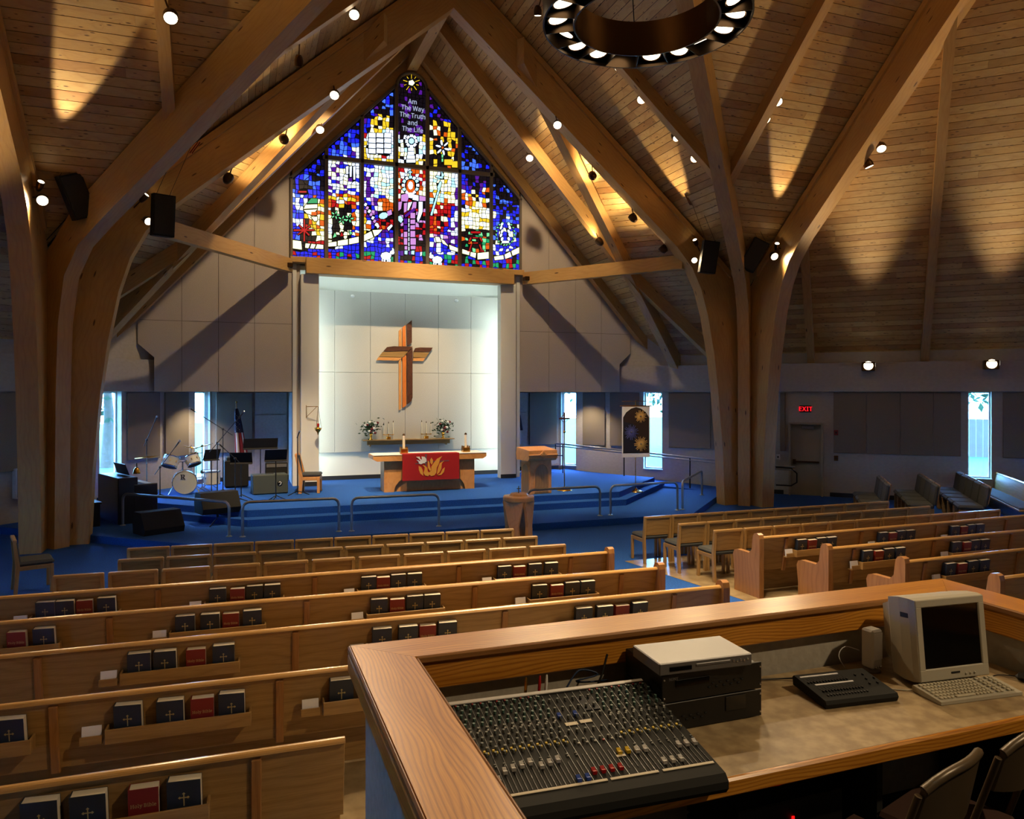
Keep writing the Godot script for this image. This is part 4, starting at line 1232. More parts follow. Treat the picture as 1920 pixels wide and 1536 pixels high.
func stained_glass() -> void:
	var o := struct("window_20", "large gabled stained glass window of a robed figure with symbols")
	var cols := {"W": Color(0.84, 0.90, 1.0), "c": Color(0.62, 0.86, 0.95), "Y": Color(0.96, 0.96, 0.74), "y": Color(0.88, 0.72, 0.14), "g": Color(0.06, 0.55, 0.34), "G": Color(0.42, 0.80, 0.55), "r": Color(0.72, 0.06, 0.10), "o": Color(0.86, 0.36, 0.08), "b": Color(0.09, 0.12, 0.80), "B": Color(0.25, 0.42, 0.95), "p": Color(0.28, 0.07, 0.50), "k": Color(0.72, 0.50, 0.76), "d": Color(0.10, 0.07, 0.12)}
	var mats := {}
	for k in cols:
		var e := 1.5
		if k in "WcY": e = 1.9
		if k == "d": e = 0.5
		if k in "ro": e = 1.15
		mats[k] = glow("window_glass_" + ("pale_" if k == k.to_upper() else "deep_") + k.to_lower(), cols[k], e)
	var z := -21.22
	# dark matrix behind the glass
	var s := st()
	var outline := [Vector2(-3.36, 6.62), Vector2(3.36, 6.62)]
	var x := 3.36
	while x >= -3.37:
		outline.append(Vector2(x, glass_top(x) + 0.03))
		x -= 0.14
	prism(s, PackedVector2Array(outline), Transform3D(Basis(), Vector3(0, 0, z - 0.14)), 0.12)
	put(s, "window_leading", M.lead, o)
	# the wall around the window up to the rafters
	s = st()
	for sx in [-1.0, 1.0]:
		for qd in [[Vector2(3.3, 6.6), Vector2(3.36, 6.6), Vector2(3.36, 9.4), Vector2(3.3, 8.84)], [Vector2(0.5, 11.7), Vector2(3.3, 8.84), Vector2(3.36, 9.4), Vector2(0, 13.1)], [Vector2(0, 12.16), Vector2(0.3, 12.04), Vector2(0.5, 11.7), Vector2(0, 13.1)]]:
			var pq := PackedVector2Array()
			for v2 in qd: pq.append(Vector2(sx * v2.x, v2.y))
			prism(s, pq, Transform3D(Basis(), Vector3(0, 0, z - 0.2)), 0.2)
	put(s, "window_surround", M.glulam, o)
	# frame bars
	var bars := []
	for c in [0.45, 1.42, 2.4]:
		for sx in [-1.0, 1.0]: bars.append([sx * c, 6.62, sx * c, glass_top(c) + 0.04, 0.1])
	for sx in [-1.0, 1.0]:
		bars.append([sx * 3.33, 6.62, sx * 3.33, 8.86, 0.07])
		bars.append([sx * 3.36, 8.82, sx * 0.44, 11.79, 0.08])
	bars.append([-2.5, 9.5, 2.5, 9.5, 0.12])
	bars.append([-3.35, 6.65, 3.35, 6.65, 0.06])
	for b in bars:
		var p := Vector3(b[0], b[1], z)
		var q := Vector3(b[2], b[3], z)
		s = st()
		var d := (q - p).normalized()
		box(s, (p + q) * 0.5 + Vector3(0, 0, 0.03), Vector3(p.distance_to(q), b[4], 0.1), Basis(d, Vector3(-d.y, d.x, 0), Vector3.BACK), 0.008)
		put(s, "window_mullion", M.mullion, o)
	s = st()
	var arc := []
	for k in 13: arc.append(Vector3(-cos(PI * k / 12.0) * 0.44, 11.75 + sin(PI * k / 12.0) * 0.44, z + 0.04))
	tube(s, arc, 0.045, 6)
	put(s, "window_mullion", M.mullion, o)
	# glass cells: an uneven grid inside each light, coloured by the ground design
	var grounds := []
	for g in GLASS_GROUND: grounds.append([g[0], pts2(g[1])])
	var figures := []
	for g in GLASS_FIGURES: figures.append([g[0], pts2(g[1])])
	var r := RandomNumberGenerator.new()
	r.seed = 77
	var cells := []
	for li in 7:
		var c := -2.89 + li * 0.9633
		var x0 := c - 0.435
		var x1 := c + 0.435
		var lim := PackedVector2Array([Vector2(x0, 6.68), Vector2(x1, 6.68)])
		for k in 9: lim.append(Vector2(lerpf(x1, x0, k / 8.0), glass_top(lerpf(x1, x0, k / 8.0)) - 0.04))
		for part in 2:
			var y := 6.68 if part == 0 else 9.56
			var y_end := 9.44 if part == 0 else 12.3
			var n := 8
			var row: Array = []
			for k in n + 1: row.append(Vector2(lerpf(x0, x1, float(k) / n), y))
			while y < y_end - 0.02:
				var dy := r.randf_range(0.07, 0.15)
				if y + dy > y_end - 0.08: dy = y_end - y
				y += dy
				var nxt: Array = []
				for k in n + 1:
					var jx := 0.0 if k == 0 or k == n else r.randf_range(-0.028, 0.028)
					nxt.append(Vector2(lerpf(x0, x1, float(k) / n) + jx, y + (r.randf_range(-0.025, 0.025) if y < y_end - 0.01 else 0.0)))
				for k in n:
					var quad := PackedVector2Array([row[k], row[k + 1], nxt[k + 1], nxt[k]])
					for cell in Geometry2D.intersect_polygons(quad, lim):
						cells.append(cell)
				row = nxt
				if y >= 12.25: break
	var tools := {}
	var sorted := []
	for cell in cells:
		var mid := Vector2.ZERO
		for q in cell: mid += q
		mid /= cell.size()
		var code := "b"
		for g in grounds:
			if Geometry2D.is_point_in_polygon(mid, g[1]):
				code = g[0][r.randi() % (g[0] as String).length()]
				break
		var hidden := false
		for f in figures:
			if Geometry2D.is_point_in_polygon(mid, f[1]): hidden = true
		if hidden: continue
		for sh in Geometry2D.offset_polygon(cell, -0.010):
			if sh.size() < 3: continue
			var area := 0.0
			for k in sh.size(): area += sh[k].cross(sh[(k + 1) % sh.size()])
			if absf(area) < 0.0025: continue
			sorted.append([absf(area), sh, code])
	sorted.sort_custom(func(a, b): return a[0] > b[0])
	for k in sorted.size():
		var one: bool = k < 295 - figures.size()
		var code: String = sorted[k][2]
		if not one and not tools.has(code):
			tools[code] = st()
		var tl: SurfaceTool = st() if one else tools[code]
		prism(tl, sorted[k][1], Transform3D(Basis(), Vector3(0, 0, z - 0.022)), 0.012 + 0.006 * (k % 3))
		if one: put(tl, "window_pane", mats[code], o)
	var rest := ArrayMesh.new()
	var order := []
	for code in tools:
		tools[code].generate_normals()
		tools[code].commit(rest)
		order.append(code)
	for k in order.size(): rest.surface_set_material(k, mats[order[k]])
	var ro := MeshInstance3D.new()
	ro.name = "window_small_panes"
	ro.mesh = rest
	o.add_child(ro, true)
	ro.set_meta("kind", "stuff")
	# figures: each piece in its own dark came
	s = st()
	for f in figures:
		for sh in Geometry2D.offset_polygon(f[1], 0.018): prism(s, sh, Transform3D(Basis(), Vector3(0, 0, z - 0.02)), 0.024)
	for b in GLASS_BARS:
		tube(s, [Vector3(b[0], b[1], z), Vector3(b[2], b[3], z)], 0.01, 4)
	put(s, "window_came", M.lead, o)
	for fi in figures.size():
		var f: Array = figures[fi]
		var sh2 := Geometry2D.offset_polygon(f[1], -0.004)
		if sh2.is_empty(): continue
		s = st()
		prism(s, sh2[0], Transform3D(Basis(), Vector3(0, 0, z + 0.00008 * fi)), 0.012)
		put(s, "window_pane", mats[f[0]], o)
	var lines := [["Am", 11.36], ["The Way", 11.17], ["The Truth", 10.96], ["and", 10.75], ["The Life", 10.56]]
	var wm := glow("window_lettering", Color(0.78, 0.82, 0.95), 0.8)
	for l in lines: text(l[0], 0.125, 0.012, "window_lettering", wm, o, Transform3D(Basis(), Vector3(0.02, l[1], z + 0.04)), "Droid Sans", 400)

# ---------------------------------------------------------------- altar
func candle(parent: Node, at: Vector3, r: float, h: float) -> void:
	var s := st()
	lathe(s, [Vector2(0, 0), Vector2(r, 0), Vector2(r, 0), Vector2(r, h), Vector2(r, h), Vector2(r * 0.5, h + 0.004), Vector2(0, h + 0.004)], Transform3D(Basis(), at), 12)
	var stick := put(s, "candle_stick", M.wax, parent)
	s = st()
	lathe(s, [Vector2(0, h), Vector2(r * 1.1, h), Vector2(r * 1.1, h + 0.02), Vector2(r * 0.4, h + 0.05), Vector2(0, h + 0.055)], Transform3D(Basis(), at), 10)
	put(s, "candle_cap", M.bronze, stick)

func altar() -> void:
	var t := thing("altar_table", "oak communion table with arched legs and a pale overhanging top", "table", W(0, 0.45, 19.25))
	var s := st()
	prism(s, PackedVector2Array([Vector2(-1.5, 0.86), Vector2(-1.4, 0.8), Vector2(1.4, 0.8), Vector2(1.5, 0.86), Vector2(1.5, 0.95), Vector2(-1.5, 0.95)]), Transform3D(Basis(), Vector3(0, 0, -0.38)), 0.76)
	put(s, "table_top", M.maple, t)
	put(bx(Vector3(0, 0.956, 0), Vector3(2.96, 0.012, 0.78), 0.003), "table_runner", M.cloth_white, t)
	var arch := [Vector2(-1.2, 0.0), Vector2(-1.05, 0.0)]
	for k in 13: arch.append(Vector2(-cos(PI * k / 12.0) * 0.95, sin(PI * k / 12.0) * 0.52))
	arch.append_array([Vector2(1.05, 0.0), Vector2(1.2, 0.0), Vector2(1.2, 0.8), Vector2(-1.2, 0.8)])
	for zz in [-0.26, 0.2]:
		s = st()
		prism(s, PackedVector2Array(arch), Transform3D(Basis(), Vector3(0, 0, zz)), 0.06, Vector3.UP)
		put(s, "arched_panel", M.maple, t)
	s = st()
	prism(s, PackedVector2Array([Vector2(-1.03, 0.0), Vector2(1.03, 0.0), Vector2(1.03, 0.52), Vector2(-1.03, 0.52)]), Transform3D(Basis(), Vector3(0, 0, 0.16)), 0.03, Vector3.UP)
	put(s, "inner_panel", M.maple, t)
	for sx in [-1, 1]: put(bx(Vector3(sx * 1.17, 0.4, 0), Vector3(0.06, 0.8, 0.42), 0.004), "side_panel", M.maple, t)
	# red frontal with flames and a dove
	var f := thing("altar_frontal", "red altar frontal with gold flames and a white dove", "cloth", W(-0.02, 1.42, 18.86))
	s = st()
	var prof := [Vector2(0.3, -0.0), Vector2(0.0, 0.0), Vector2(-0.02, -0.02), Vector2(-0.025, -0.67)]
	for k in 3:
		var a: Vector2 = prof[k]
		var b: Vector2 = prof[k + 1]
		box(s, Vector3(0, (a.y + b.y) / 2, -(a.x + b.x) / 2 + 0.03), Vector3(1.5, absf(b.y - a.y) + 0.008, absf(b.x - a.x) + 0.008))
	put(s, "frontal_cloth", M.red_cloth, f)
	var em := func(called: String, m: Material, pts: Array, zz: float) -> void:
		var p := PackedVector2Array()
		var c := Curve2D.new()
		for q in pts: p.append(Vector2((q[0] - 1000) * 0.00205, (620 - q[1]) * 0.00158))
		var e := st()
		prism(e, p, Transform3D(Basis(), Vector3(0, 0, 0.06)), zz)
		put(e, called, m, f)
	em.call("cross_emblem", M.grey_cloth, [[922, 625], [942, 625], [942, 740], [1230, 735], [1230, 750], [942, 760], [942, 830], [922, 830], [922, 775], [795, 782], [795, 768], [922, 758]], 0.003)
	for q in [[[838, 810], [870, 830], [890, 880], [898, 975], [862, 940], [842, 880]], [[885, 795], [925, 815], [950, 850], [955, 900], [972, 925], [1000, 895], [1000, 830], [1040, 760], [1075, 705], [1140, 665], [1110, 720], [1098, 790], [1070, 850], [1065, 930], [1040, 975], [1000, 985], [975, 960], [960, 985], [925, 975], [900, 930], [912, 880], [915, 840]], [[955, 725], [975, 760], [985, 830], [1000, 880], [985, 905], [955, 850]], [[1002, 685], [1022, 725], [1020, 770], [1005, 800], [985, 760], [985, 720]], [[1165, 740], [1135, 790], [1130, 870], [1105, 930], [1072, 960], [1085, 860], [1110, 780]], [[1175, 850], [1165, 920], [1130, 970], [1075, 975], [1120, 945], [1145, 880]]]:
		em.call("flame_emblem", M.gold_cloth, q, 0.009)
	em.call("dove_emblem", M.cloth_white, [[805, 665], [850, 662], [860, 700], [880, 715], [876, 660], [915, 668], [935, 700], [938, 745], [915, 760], [930, 772], [895, 770], [868, 786], [840, 770], [838, 745], [810, 712], [840, 720], [850, 735], [862, 725], [835, 690]], 0.012)
	# two table candles
	for q in [[-0.62, 19.35], [1.02, 19.2]]:
		var c := thing("table_candle", "thick white candle in a square brass holder on the " + ("lectern" if q[0] > 0 else "chair") + " end of the altar", "candle", W(q[0], 1.412, q[1]))
		s = st()
		box(s, Vector3(0, 0.06, 0), Vector3(0.2, 0.12, 0.2), Basis(), 0.012)
		for sg in [-1, 1]:
			for sh in [-1, 1]: box(s, Vector3(sg * 0.075, 0.14, sh * 0.075), Vector3(0.03, 0.05, 0.03))
		put(s, "candle_holder", M.brass, c)
		candle(c, Vector3(0, 0.12, 0), 0.035, 0.34)
	# cross on the niche wall: two bands of three boards each, swept to points
	var cr := thing("wall_cross", "large wooden cross of slanting light and dark boards", "cross", W(0.0, 3.9, 22.13))
	var cx := func(called: String, m: Material, pts: Array, zz: float) -> void:
		var p := PackedVector2Array()
		for q in pts: p.append(Vector2((q[0] - 798) * 0.00432, (668 - q[1]) * 0.00446 + 0.05))
		var e := st()
		prism(e, p, Transform3D(Basis(), Vector3(0, 0, 0.0)), zz, Vector3.UP if (called == "upright_board") else Vector3.RIGHT)
		put(e, called, m, cr)
	cx.call("upright_board", M.maple, [[752, 470], [770, 450], [773, 572], [752, 572]], 0.05)
	cx.call("upright_board", M.maple_warm, [[777, 445], [798, 430], [800, 572], [777, 572]], 0.06)
	cx.call("upright_board", M.walnut, [[806, 425], [842, 395], [842, 545], [808, 570]], 0.07)
	cx.call("upright_board", M.maple, [[752, 670], [768, 650], [768, 988], [752, 1000]], 0.05)
	cx.call("upright_board", M.maple_warm, [[777, 650], [803, 628], [803, 968], [777, 985]], 0.06)
	cx.call("upright_board", M.walnut, [[808, 620], [847, 580], [847, 915], [838, 940], [808, 960]], 0.07)
	cx.call("cross_board", M.walnut, [[645, 608], [670, 580], [715, 573], [848, 573], [818, 602]], 0.08)
	cx.call("cross_board", M.oak, [[613, 645], [640, 612], [815, 606], [780, 645]], 0.07)
	cx.call("cross_board", M.maple, [[598, 668], [612, 648], [776, 648], [745, 668]], 0.06)
	cx.call("cross_board", M.walnut, [[855, 606], [868, 582], [900, 577], [990, 577], [968, 606]], 0.08)
	cx.call("cross_board", M.oak, [[853, 645], [853, 610], [966, 610], [940, 645]], 0.07)
	cx.call("cross_board", M.maple, [[850, 668], [853, 648], [938, 648], [922, 668]], 0.06)
	# shelf with flowers and candelabra
	var sh2 := thing("wall_shelf", "long narrow oak shelf on the niche wall behind the altar", "shelf", W(0.09, 1.6, 22.16))
	put(bx(Vector3(0, 0, 0.14), Vector3(2.75, 0.03, 0.3), 0.005), "shelf_board", M.oak, sh2)
	put(bx(Vector3(0, -0.08, 0.18), Vector3(2.5, 0.12, 0.03), 0.005), "shelf_apron", M.oak, sh2)
	for sx in [-1, 1]: put(bx(Vector3(sx * 1.15, -0.1, 0.08), Vector3(0.04, 0.16, 0.2), 0.005), "shelf_bracket", M.oak, sh2)
	for q in [[-1.05, 7], [1.12, 9]]:
		var fl := thing("flower_vase", "brass vase of red and white flowers at the " + ("lectern" if q[0] > 0 else "sanctuary lamp") + " end of the shelf", "flowers", W(q[0], 1.617, 21.95))
		s = st()
		lathe(s, [Vector2(0, 0), Vector2(0.06, 0), Vector2(0.06, 0.015), Vector2(0.025, 0.04), Vector2(0.035, 0.1), Vector2(0.05, 0.2), Vector2(0.045, 0.2), Vector2(0.0, 0.18)], Transform3D(), 14)
		put(s, "vase", M.brass, fl)
		var r := RandomNumberGenerator.new()
		r.seed = q[1]
		var sg := st()
		for k in 160:
			var d := Vector3(r.randfn() * 0.13, 0.34 + r.randfn() * 0.1, clampf(r.randfn() * 0.07, -0.12, 0.14))
			var b := Basis(Vector3(r.randfn(), r.randfn(), r.randfn()).normalized(), r.randf() * TAU)
			facen(sg, [d - b.x * 0.05, d + b.y * 0.02, d + b.x * 0.05, d - b.y * 0.02], b.z)
		put(sg, "greenery", M.stem_green, fl).set_meta("kind", "stuff")
		for k in 12:
			var d2 := Vector3(cos(k * 2.4) * (0.06 + 0.015 * k), 0.36 + 0.16 * sin(k * 1.7), absf(sin(k * 2.4)) * 0.1 + 0.08)
			s = st()
			ball(s, d2, 0.036 + 0.007 * (k % 3), 8, 0.75)
			put(s, "blossom", M.flower_white if k % 2 else M.flower_red, fl)
	for q in [[-0.52, "by the sanctuary lamp"], [0.62, "by the lectern"]]:
		var cb := thing("candelabrum", "slender brass three-light candelabrum on the shelf " + q[1], "candelabrum", W(q[0], 1.617, 22.02))
		s = st()
		box(s, Vector3(0, 0.04, 0), Vector3(0.12, 0.08, 0.1), Basis(), 0.008)
		tube(s, [Vector3(0, 0.08, 0), Vector3(0, 0.16, 0)], 0.012, 8)
		tube(s, [Vector3(-0.15, 0.13, 0), Vector3(0.15, 0.13, 0)], 0.01, 8)
		put(s, "candle_base", M.brass, cb)
		for k in 3:
			s = st()
			lathe(s, [Vector2(0, 0), Vector2(0.035, 0.0), Vector2(0.035, 0.008), Vector2(0.012, 0.02)], Transform3D(Basis(), Vector3(-0.14 + 0.14 * k, 0.13, 0)), 10)
			put(s, "drip_cup", M.brass, cb)
			candle(cb, Vector3(-0.14 + 0.14 * k, 0.14, 0), 0.011, 0.3 + 0.03 * (2 - k if q[0] > 0 else k))
	# hanging sanctuary lamp on a bracket
	var sl := thing("sanctuary_lamp", "hanging brass sanctuary lamp with red glass on a wall bracket", "lamp", W(-2.68, 2.05, 20.6))
	s = st()
	tube(s, [Vector3(-0.28, 0.57, -0.35), Vector3(-0.28, 0.57, -0.02), Vector3(0.0, 0.57, 0)], 0.008, 6)
	tube(s, [Vector3(-0.28, 0.28, -0.34), Vector3(-0.04, 0.56, 0)], 0.007, 6)
	tube(s, [Vector3(-0.28, 0.6, -0.35), Vector3(-0.28, 0.25, -0.35)], 0.008, 6)
	put(s, "lamp_bracket", M.brass, sl)
	for k in 3:
		s = st()
		tube(s, [Vector3(0, 0.57, 0), Vector3(cos(k * 2.1) * 0.09, 0.0, sin(k * 2.1) * 0.09)], 0.004, 5)
		put(s, "lamp_chain", M.brass, sl)
	s = st()
	lathe(s, [Vector2(0, -0.2), Vector2(0.012, -0.18), Vector2(0.03, -0.12), Vector2(0.08, -0.06), Vector2(0.1, 0.0), Vector2(0.09, 0.0), Vector2(0.04, -0.03), Vector2(0.03, 0.03), Vector2(0.0, 0.03)], Transform3D(), 16)
	put(s, "lamp_bowl", M.brass, sl)
	s = st()
	lathe(s, [Vector2(0, 0.03), Vector2(0.03, 0.03), Vector2(0.035, 0.12), Vector2(0.0, 0.12)], Transform3D(), 12)
	put(s, "lamp_glass", M.ruby, sl)
	# lectern
	var lc := thing("lectern", "oak lectern with gothic arch panels and a carved cross diamond", "lectern", W(2.42, 0.45, 17.62), 0.12)
	put(bx(Vector3(0, 0.42, 0), Vector3(0.62, 0.84, 0.48), 0.01), "lectern_body", M.maple, lc)
	s = st()
	prism(s, PackedVector2Array([Vector2(0.3, 0.84), Vector2(0.36, 0.9), Vector2(0.36, 1.1), Vector2(-0.3, 1.16), Vector2(-0.36, 1.0), Vector2(-0.3, 0.84)]), Transform3D(Basis(Vector3.BACK, Vector3.UP, Vector3.LEFT), Vector3(0.4, 0, 0)), 0.8, Vector3.RIGHT)
	put(s, "reading_desk", M.maple, lc)
	put(bx(Vector3(0, 0.985, 0.355), Vector3(0.84, 0.035, 0.05), 0.008), "desk_moulding", M.maple, lc)
	s = st()
	box(s, Vector3(0, 0.99, 0.375), Vector3(0.16, 0.16, 0.03), Basis(Vector3.BACK, PI / 4), 0.006)
	put(s, "cross_diamond", M.maple, lc)
	s = st()
	for b in [Vector3(0.035, 0.13, 0.02), Vector3(0.13, 0.035, 0.02)]: box(s, Vector3(0, 0.99, 0.4), b, Basis(), 0.003)
	put(s, "carved_cross", M.oak, lc)
	var gothic := []
	for k in 7: gothic.append(Vector2(0.2 - 0.2 * (1.0 - cos(PI / 2 * k / 6.0)), 0.45 + 0.3 * sin(PI / 2 * k / 6.0)))
	for k in range(5, -1, -1): gothic.append(Vector2(-gothic[k].x, gothic[k].y))
	var go := [Vector2(-0.2, 0.04)]
	go.append(Vector2(0.2, 0.04))
	go.append_array(gothic)
	for tr in [Transform3D(Basis(), Vector3(0.02, 0, 0.235)), Transform3D(Basis(Vector3.FORWARD * -1.0, Vector3.UP, Vector3.LEFT), Vector3(-0.3, 0, 0))]:
		s = st()
		prism(s, PackedVector2Array(go), tr, 0.012, Vector3.UP)
		put(s, "arch_panel", M.oak, lc)
		s = st()
		var line := []
		for q in go.slice(1): line.append(tr * Vector3(q.x, q.y, 0.012))
		line.append(tr * Vector3(go[0].x, go[0].y, 0.012))
		tube(s, line, 0.012, 6)
		put(s, "arch_moulding", M.maple, lc)
	# font
	var fn := thing("baptismal_font", "round oak baptismal font with lid and small cross", "font", W(0.55, 0.005, 13.9))
	s = st()
	lathe(s, [Vector2(0.28, 0.82), Vector2(0.32, 0.83), Vector2(0.33, 0.86), Vector2(0.33, 0.92), Vector2(0.33, 0.92), Vector2(0.31, 0.94), Vector2(0, 0.94)], Transform3D(), 8)
	put(s, "font_rim", M.maple, fn)
	s = st()
	lathe(s, [Vector2(0, 0.94), Vector2(0.2, 0.94), Vector2(0.2, 0.94), Vector2(0.17, 0.985), Vector2(0.17, 0.985), Vector2(0, 0.99)], Transform3D(), 8)
	put(s, "font_lid", M.maple, fn)
	s = st()
	box(s, Vector3(0, 1.06, 0), Vector3(0.015, 0.14, 0.015))
	box(s, Vector3(0, 1.08, 0), Vector3(0.08, 0.015, 0.015))
	put(s, "lid_cross", M.bronze, fn)
	for k in 4:
		s = st()
		var leg := [Vector2(-0.13, 0.0), Vector2(0.13, 0.0), Vector2(0.1, 0.35), Vector2(0.16, 0.62), Vector2(0.21, 0.84), Vector2(-0.21, 0.84), Vector2(-0.16, 0.62), Vector2(-0.1, 0.35)]
		prism(s, PackedVector2Array(leg), Transform3D(Basis(Vector3.UP, PI / 4 + k * PI / 2) * Basis(), Basis(Vector3.UP, PI / 4 + k * PI / 2) * Vector3(0, 0, 0.19)), 0.06, Vector3.UP)
		put(s, "font_leg", M.maple, fn)
	# processional cross
	var pc := thing("processional_cross", "tall brass processional cross on a domed floor stand", "cross", W(3.28, 0.45, 17.8))
	s = st()
	lathe(s, [Vector2(0, 0), Vector2(0.2, 0), Vector2(0.2, 0.01), Vector2(0.15, 0.03), Vector2(0.05, 0.06), Vector2(0.02, 0.1), Vector2(0, 0.1)], Transform3D(), 20)
	put(s, "stand_base", M.brass, pc)
	s = st()
	tube(s, [Vector3(0, 0.08, 0), Vector3(0, 1.5, 0)], 0.013, 8)
	put(s, "staff", M.brass, pc)
	s = st()
	ball(s, Vector3(0, 1.52, 0), 0.035, 10)
	put(s, "staff_knob", M.brass, pc)
	s = st()
	box(s, Vector3(0, 1.78, 0), Vector3(0.04, 0.5, 0.03), Basis(), 0.006)
	box(s, Vector3(0, 1.87, 0), Vector3(0.3, 0.04, 0.03), Basis(), 0.006)
	put(s, "cross_head", M.copper, pc)
	s = st()
	var rg := []
	for k in 20: rg.append(Vector3(cos(TAU * k / 20) * 0.09, 1.87 + sin(TAU * k / 20) * 0.09, 0))
	tube(s, rg, 0.009, 6, true)
	put(s, "cross_ring", M.brass, pc)
	# banner
	var bn := thing("banner", "white bordered banner with gold and blue starbursts in a pointed arch", "banner", W(5.47, 0.3, 17.95), -0.15)
	s = st()
	lathe(s, [Vector2(0, 0), Vector2(0.2, 0), Vector2(0.2, 0.01), Vector2(0.15, 0.03), Vector2(0.05, 0.06), Vector2(0.02, 0.1), Vector2(0, 0.1)], Transform3D(), 20)
	put(s, "stand_base", M.brass, bn)
	s = st()
	tube(s, [Vector3(0, 0.08, -0.03), Vector3(0, 2.5, -0.03)], 0.012, 8)
	put(s, "banner_pole", M.brass, bn)
	for q in [[2.33, 0.46, 0.016], [2.46, 0.4, 0.009]]:
		s = st()
		tube(s, [Vector3(-q[1], q[0], 0), Vector3(q[1], q[0], 0)], q[2], 8)
		put(s, "cross_bar", M.brass, bn)
	put(bx(Vector3(0, 1.66, 0), Vector3(0.8, 1.32, 0.012), 0.003), "banner_cloth", M.cloth_white, bn)
	put(bx(Vector3(0, 0.97, 0), Vector3(0.8, 0.07, 0.014), 0.003), "banner_fringe", M.cloth_white, bn)
	var ar := [Vector2(-0.37, 1.05), Vector2(0.37, 1.05), Vector2(0.37, 2.02), Vector2(0.28, 2.16), Vector2(0.14, 2.26), Vector2(0, 2.3), Vector2(-0.14, 2.26), Vector2(-0.28, 2.16), Vector2(-0.37, 2.02)]
	s = st()
	prism(s, PackedVector2Array(ar), Transform3D(Basis(), Vector3(0, 0, 0.006)), 0.004)
	put(s, "arch_border", M.black_matte, bn)
	s = st()
	var inner := PackedVector2Array(ar)
	prism(s, Geometry2D.offset_polygon(inner, -0.025)[0], Transform3D(Basis(), Vector3(0, 0, 0.01)), 0.003)
	put(s, "arch_field", M.banner_brown, bn)
	s = st()
	prism(s, PackedVector2Array([Vector2(-0.34, 1.08), Vector2(0.1, 1.08), Vector2(-0.05, 1.4), Vector2(0.02, 1.7), Vector2(-0.1, 1.85), Vector2(-0.34, 1.9)]), Transform3D(Basis(), Vector3(0, 0, 0.012)), 0.003)
	put(s, "arch_field", M.banner_navy, bn)
	for q in [[0.13, 2.05, 0.17, "thread_gold"], [-0.14, 1.62, 0.21, "thread_blue"], [0.14, 1.3, 0.2, "thread_gold"]]:
		s = st()
		for k in 26:
			var a := TAU * k / 26
			var l: float = q[2] * (0.75 + 0.25 * ((k * 7) % 3))
			l = minf(l, q[2])
			tube(s, [Vector3(q[0], q[1], 0.018), Vector3(clampf(q[0] + cos(a) * l, -0.33, 0.33), q[1] + sin(a) * l, 0.018)], 0.0075, 4)
		put(s, "starburst", M[q[3]], bn)
		s = st()
		ball(s, Vector3(q[0], q[1], 0.02), 0.03, 8, 0.6)
		put(s, "starburst_centre", M.silver, bn)

func rails() -> void:
	for q in [[-7.0, 17.85, -4.85, 15.75, "before the console organ"], [-4.6, 15.62, -2.75, 15.55, "before the floor monitors"], [-2.5, 15.5, -0.68, 15.45, "before the altar table"], [1.35, 15.45, 3.15, 15.5, "behind the font"], [3.42, 15.5, 5.28, 15.6, "before the banner"], [5.45, 15.65, 7.4, 17.7, "slanting towards the ramp"]]:
		var a := W(q[0], 0.15, q[1])
		var b := W(q[2], 0.15, q[3])
		var t := thing("communion_rail", "low round steel communion rail " + q[4], "railing", a)
		var d := (b - a).normalized()
		var L := a.distance_to(b)
		var path := [Vector3(0, 0.01, 0), Vector3(0, 0.55, 0)]
		for k in 5: path.append(d * (0.13 - cos(PI / 2 * k / 4.0) * 0.13) + Vector3.UP * (0.55 + sin(PI / 2 * k / 4.0) * 0.13))
		for k in 5: path.append(d * (L - 0.13 + sin(PI / 2 * k / 4.0) * 0.13) + Vector3.UP * (0.55 + cos(PI / 2 * k / 4.0) * 0.13))
		path.append_array([d * L + Vector3(0, 0.55, 0), d * L + Vector3(0, 0.01, 0)])
		var s := st()
		tube(s, path, 0.028, 10)
		put(s, "rail_pipe", M.steel, t)
		for k in 2:
			s = st()
			lathe(s, [Vector2(0, 0), Vector2(0.06, 0), Vector2(0.06, 0.01), Vector2(0.03, 0.025), Vector2(0, 0.025)], Transform3D(Basis(), d * L * k), 12)
			put(s, "floor_flange", M.steel, t)
	# handrail of the ramp
	var t2 := tdir(NA, NB)
	var n := t2.cross(Vector3.UP)
	var o := W(NA.x, 0, NA.y) + n * 1.2
	var h := thing("ramp_handrail", "steel handrail sloping along the carpeted ramp", "railing", o + t2 * 0.6 + Vector3(0, 0.45, 0))
	for rail in [[0.92, 0.026], [0.84, 0.02]]:
		var s := st()
		tube(s, [t2 * -0.25 + Vector3(0, rail[0], 0), Vector3(0, rail[0], 0), t2 * 6.1 + Vector3(0, rail[0] - 0.43, 0), t2 * 6.9 + Vector3(0, rail[0] - 0.45, 0)], rail[1], 8)
		put(s, "rail_pipe", M.steel, h)
	for k in [0.0, 2.0, 4.0, 6.0]:
		var s := st()
		tube(s, [t2 * k + Vector3(0, -k * 0.067 + 0.0, 0), t2 * k + Vector3(0, 0.9 - k * 0.067, 0)], 0.02, 8)
		put(s, "rail_post", M.steel_dark, h)
	var s2 := st()
	tube(s2, [Vector3(0, 0.55, 0), t2 * -0.25 + Vector3(0, 0.55, 0), t2 * -0.25 + Vector3(0, 0.92, 0)], 0.02, 8)
	tube(s2, [t2 * 6.4 + Vector3(0, 0.45, 0), t2 * 6.8 + Vector3(0, 0.44, 0), t2 * 6.95 + Vector3(0, 0.3, 0), t2 * 6.95 + Vector3(0, 0.05, 0), t2 * 6.8 + Vector3(0, -0.05, 0), t2 * 6.4 + Vector3(0, -0.05, 0)], 0.02, 8)
	put(s2, "rail_return", M.steel_dark, h)

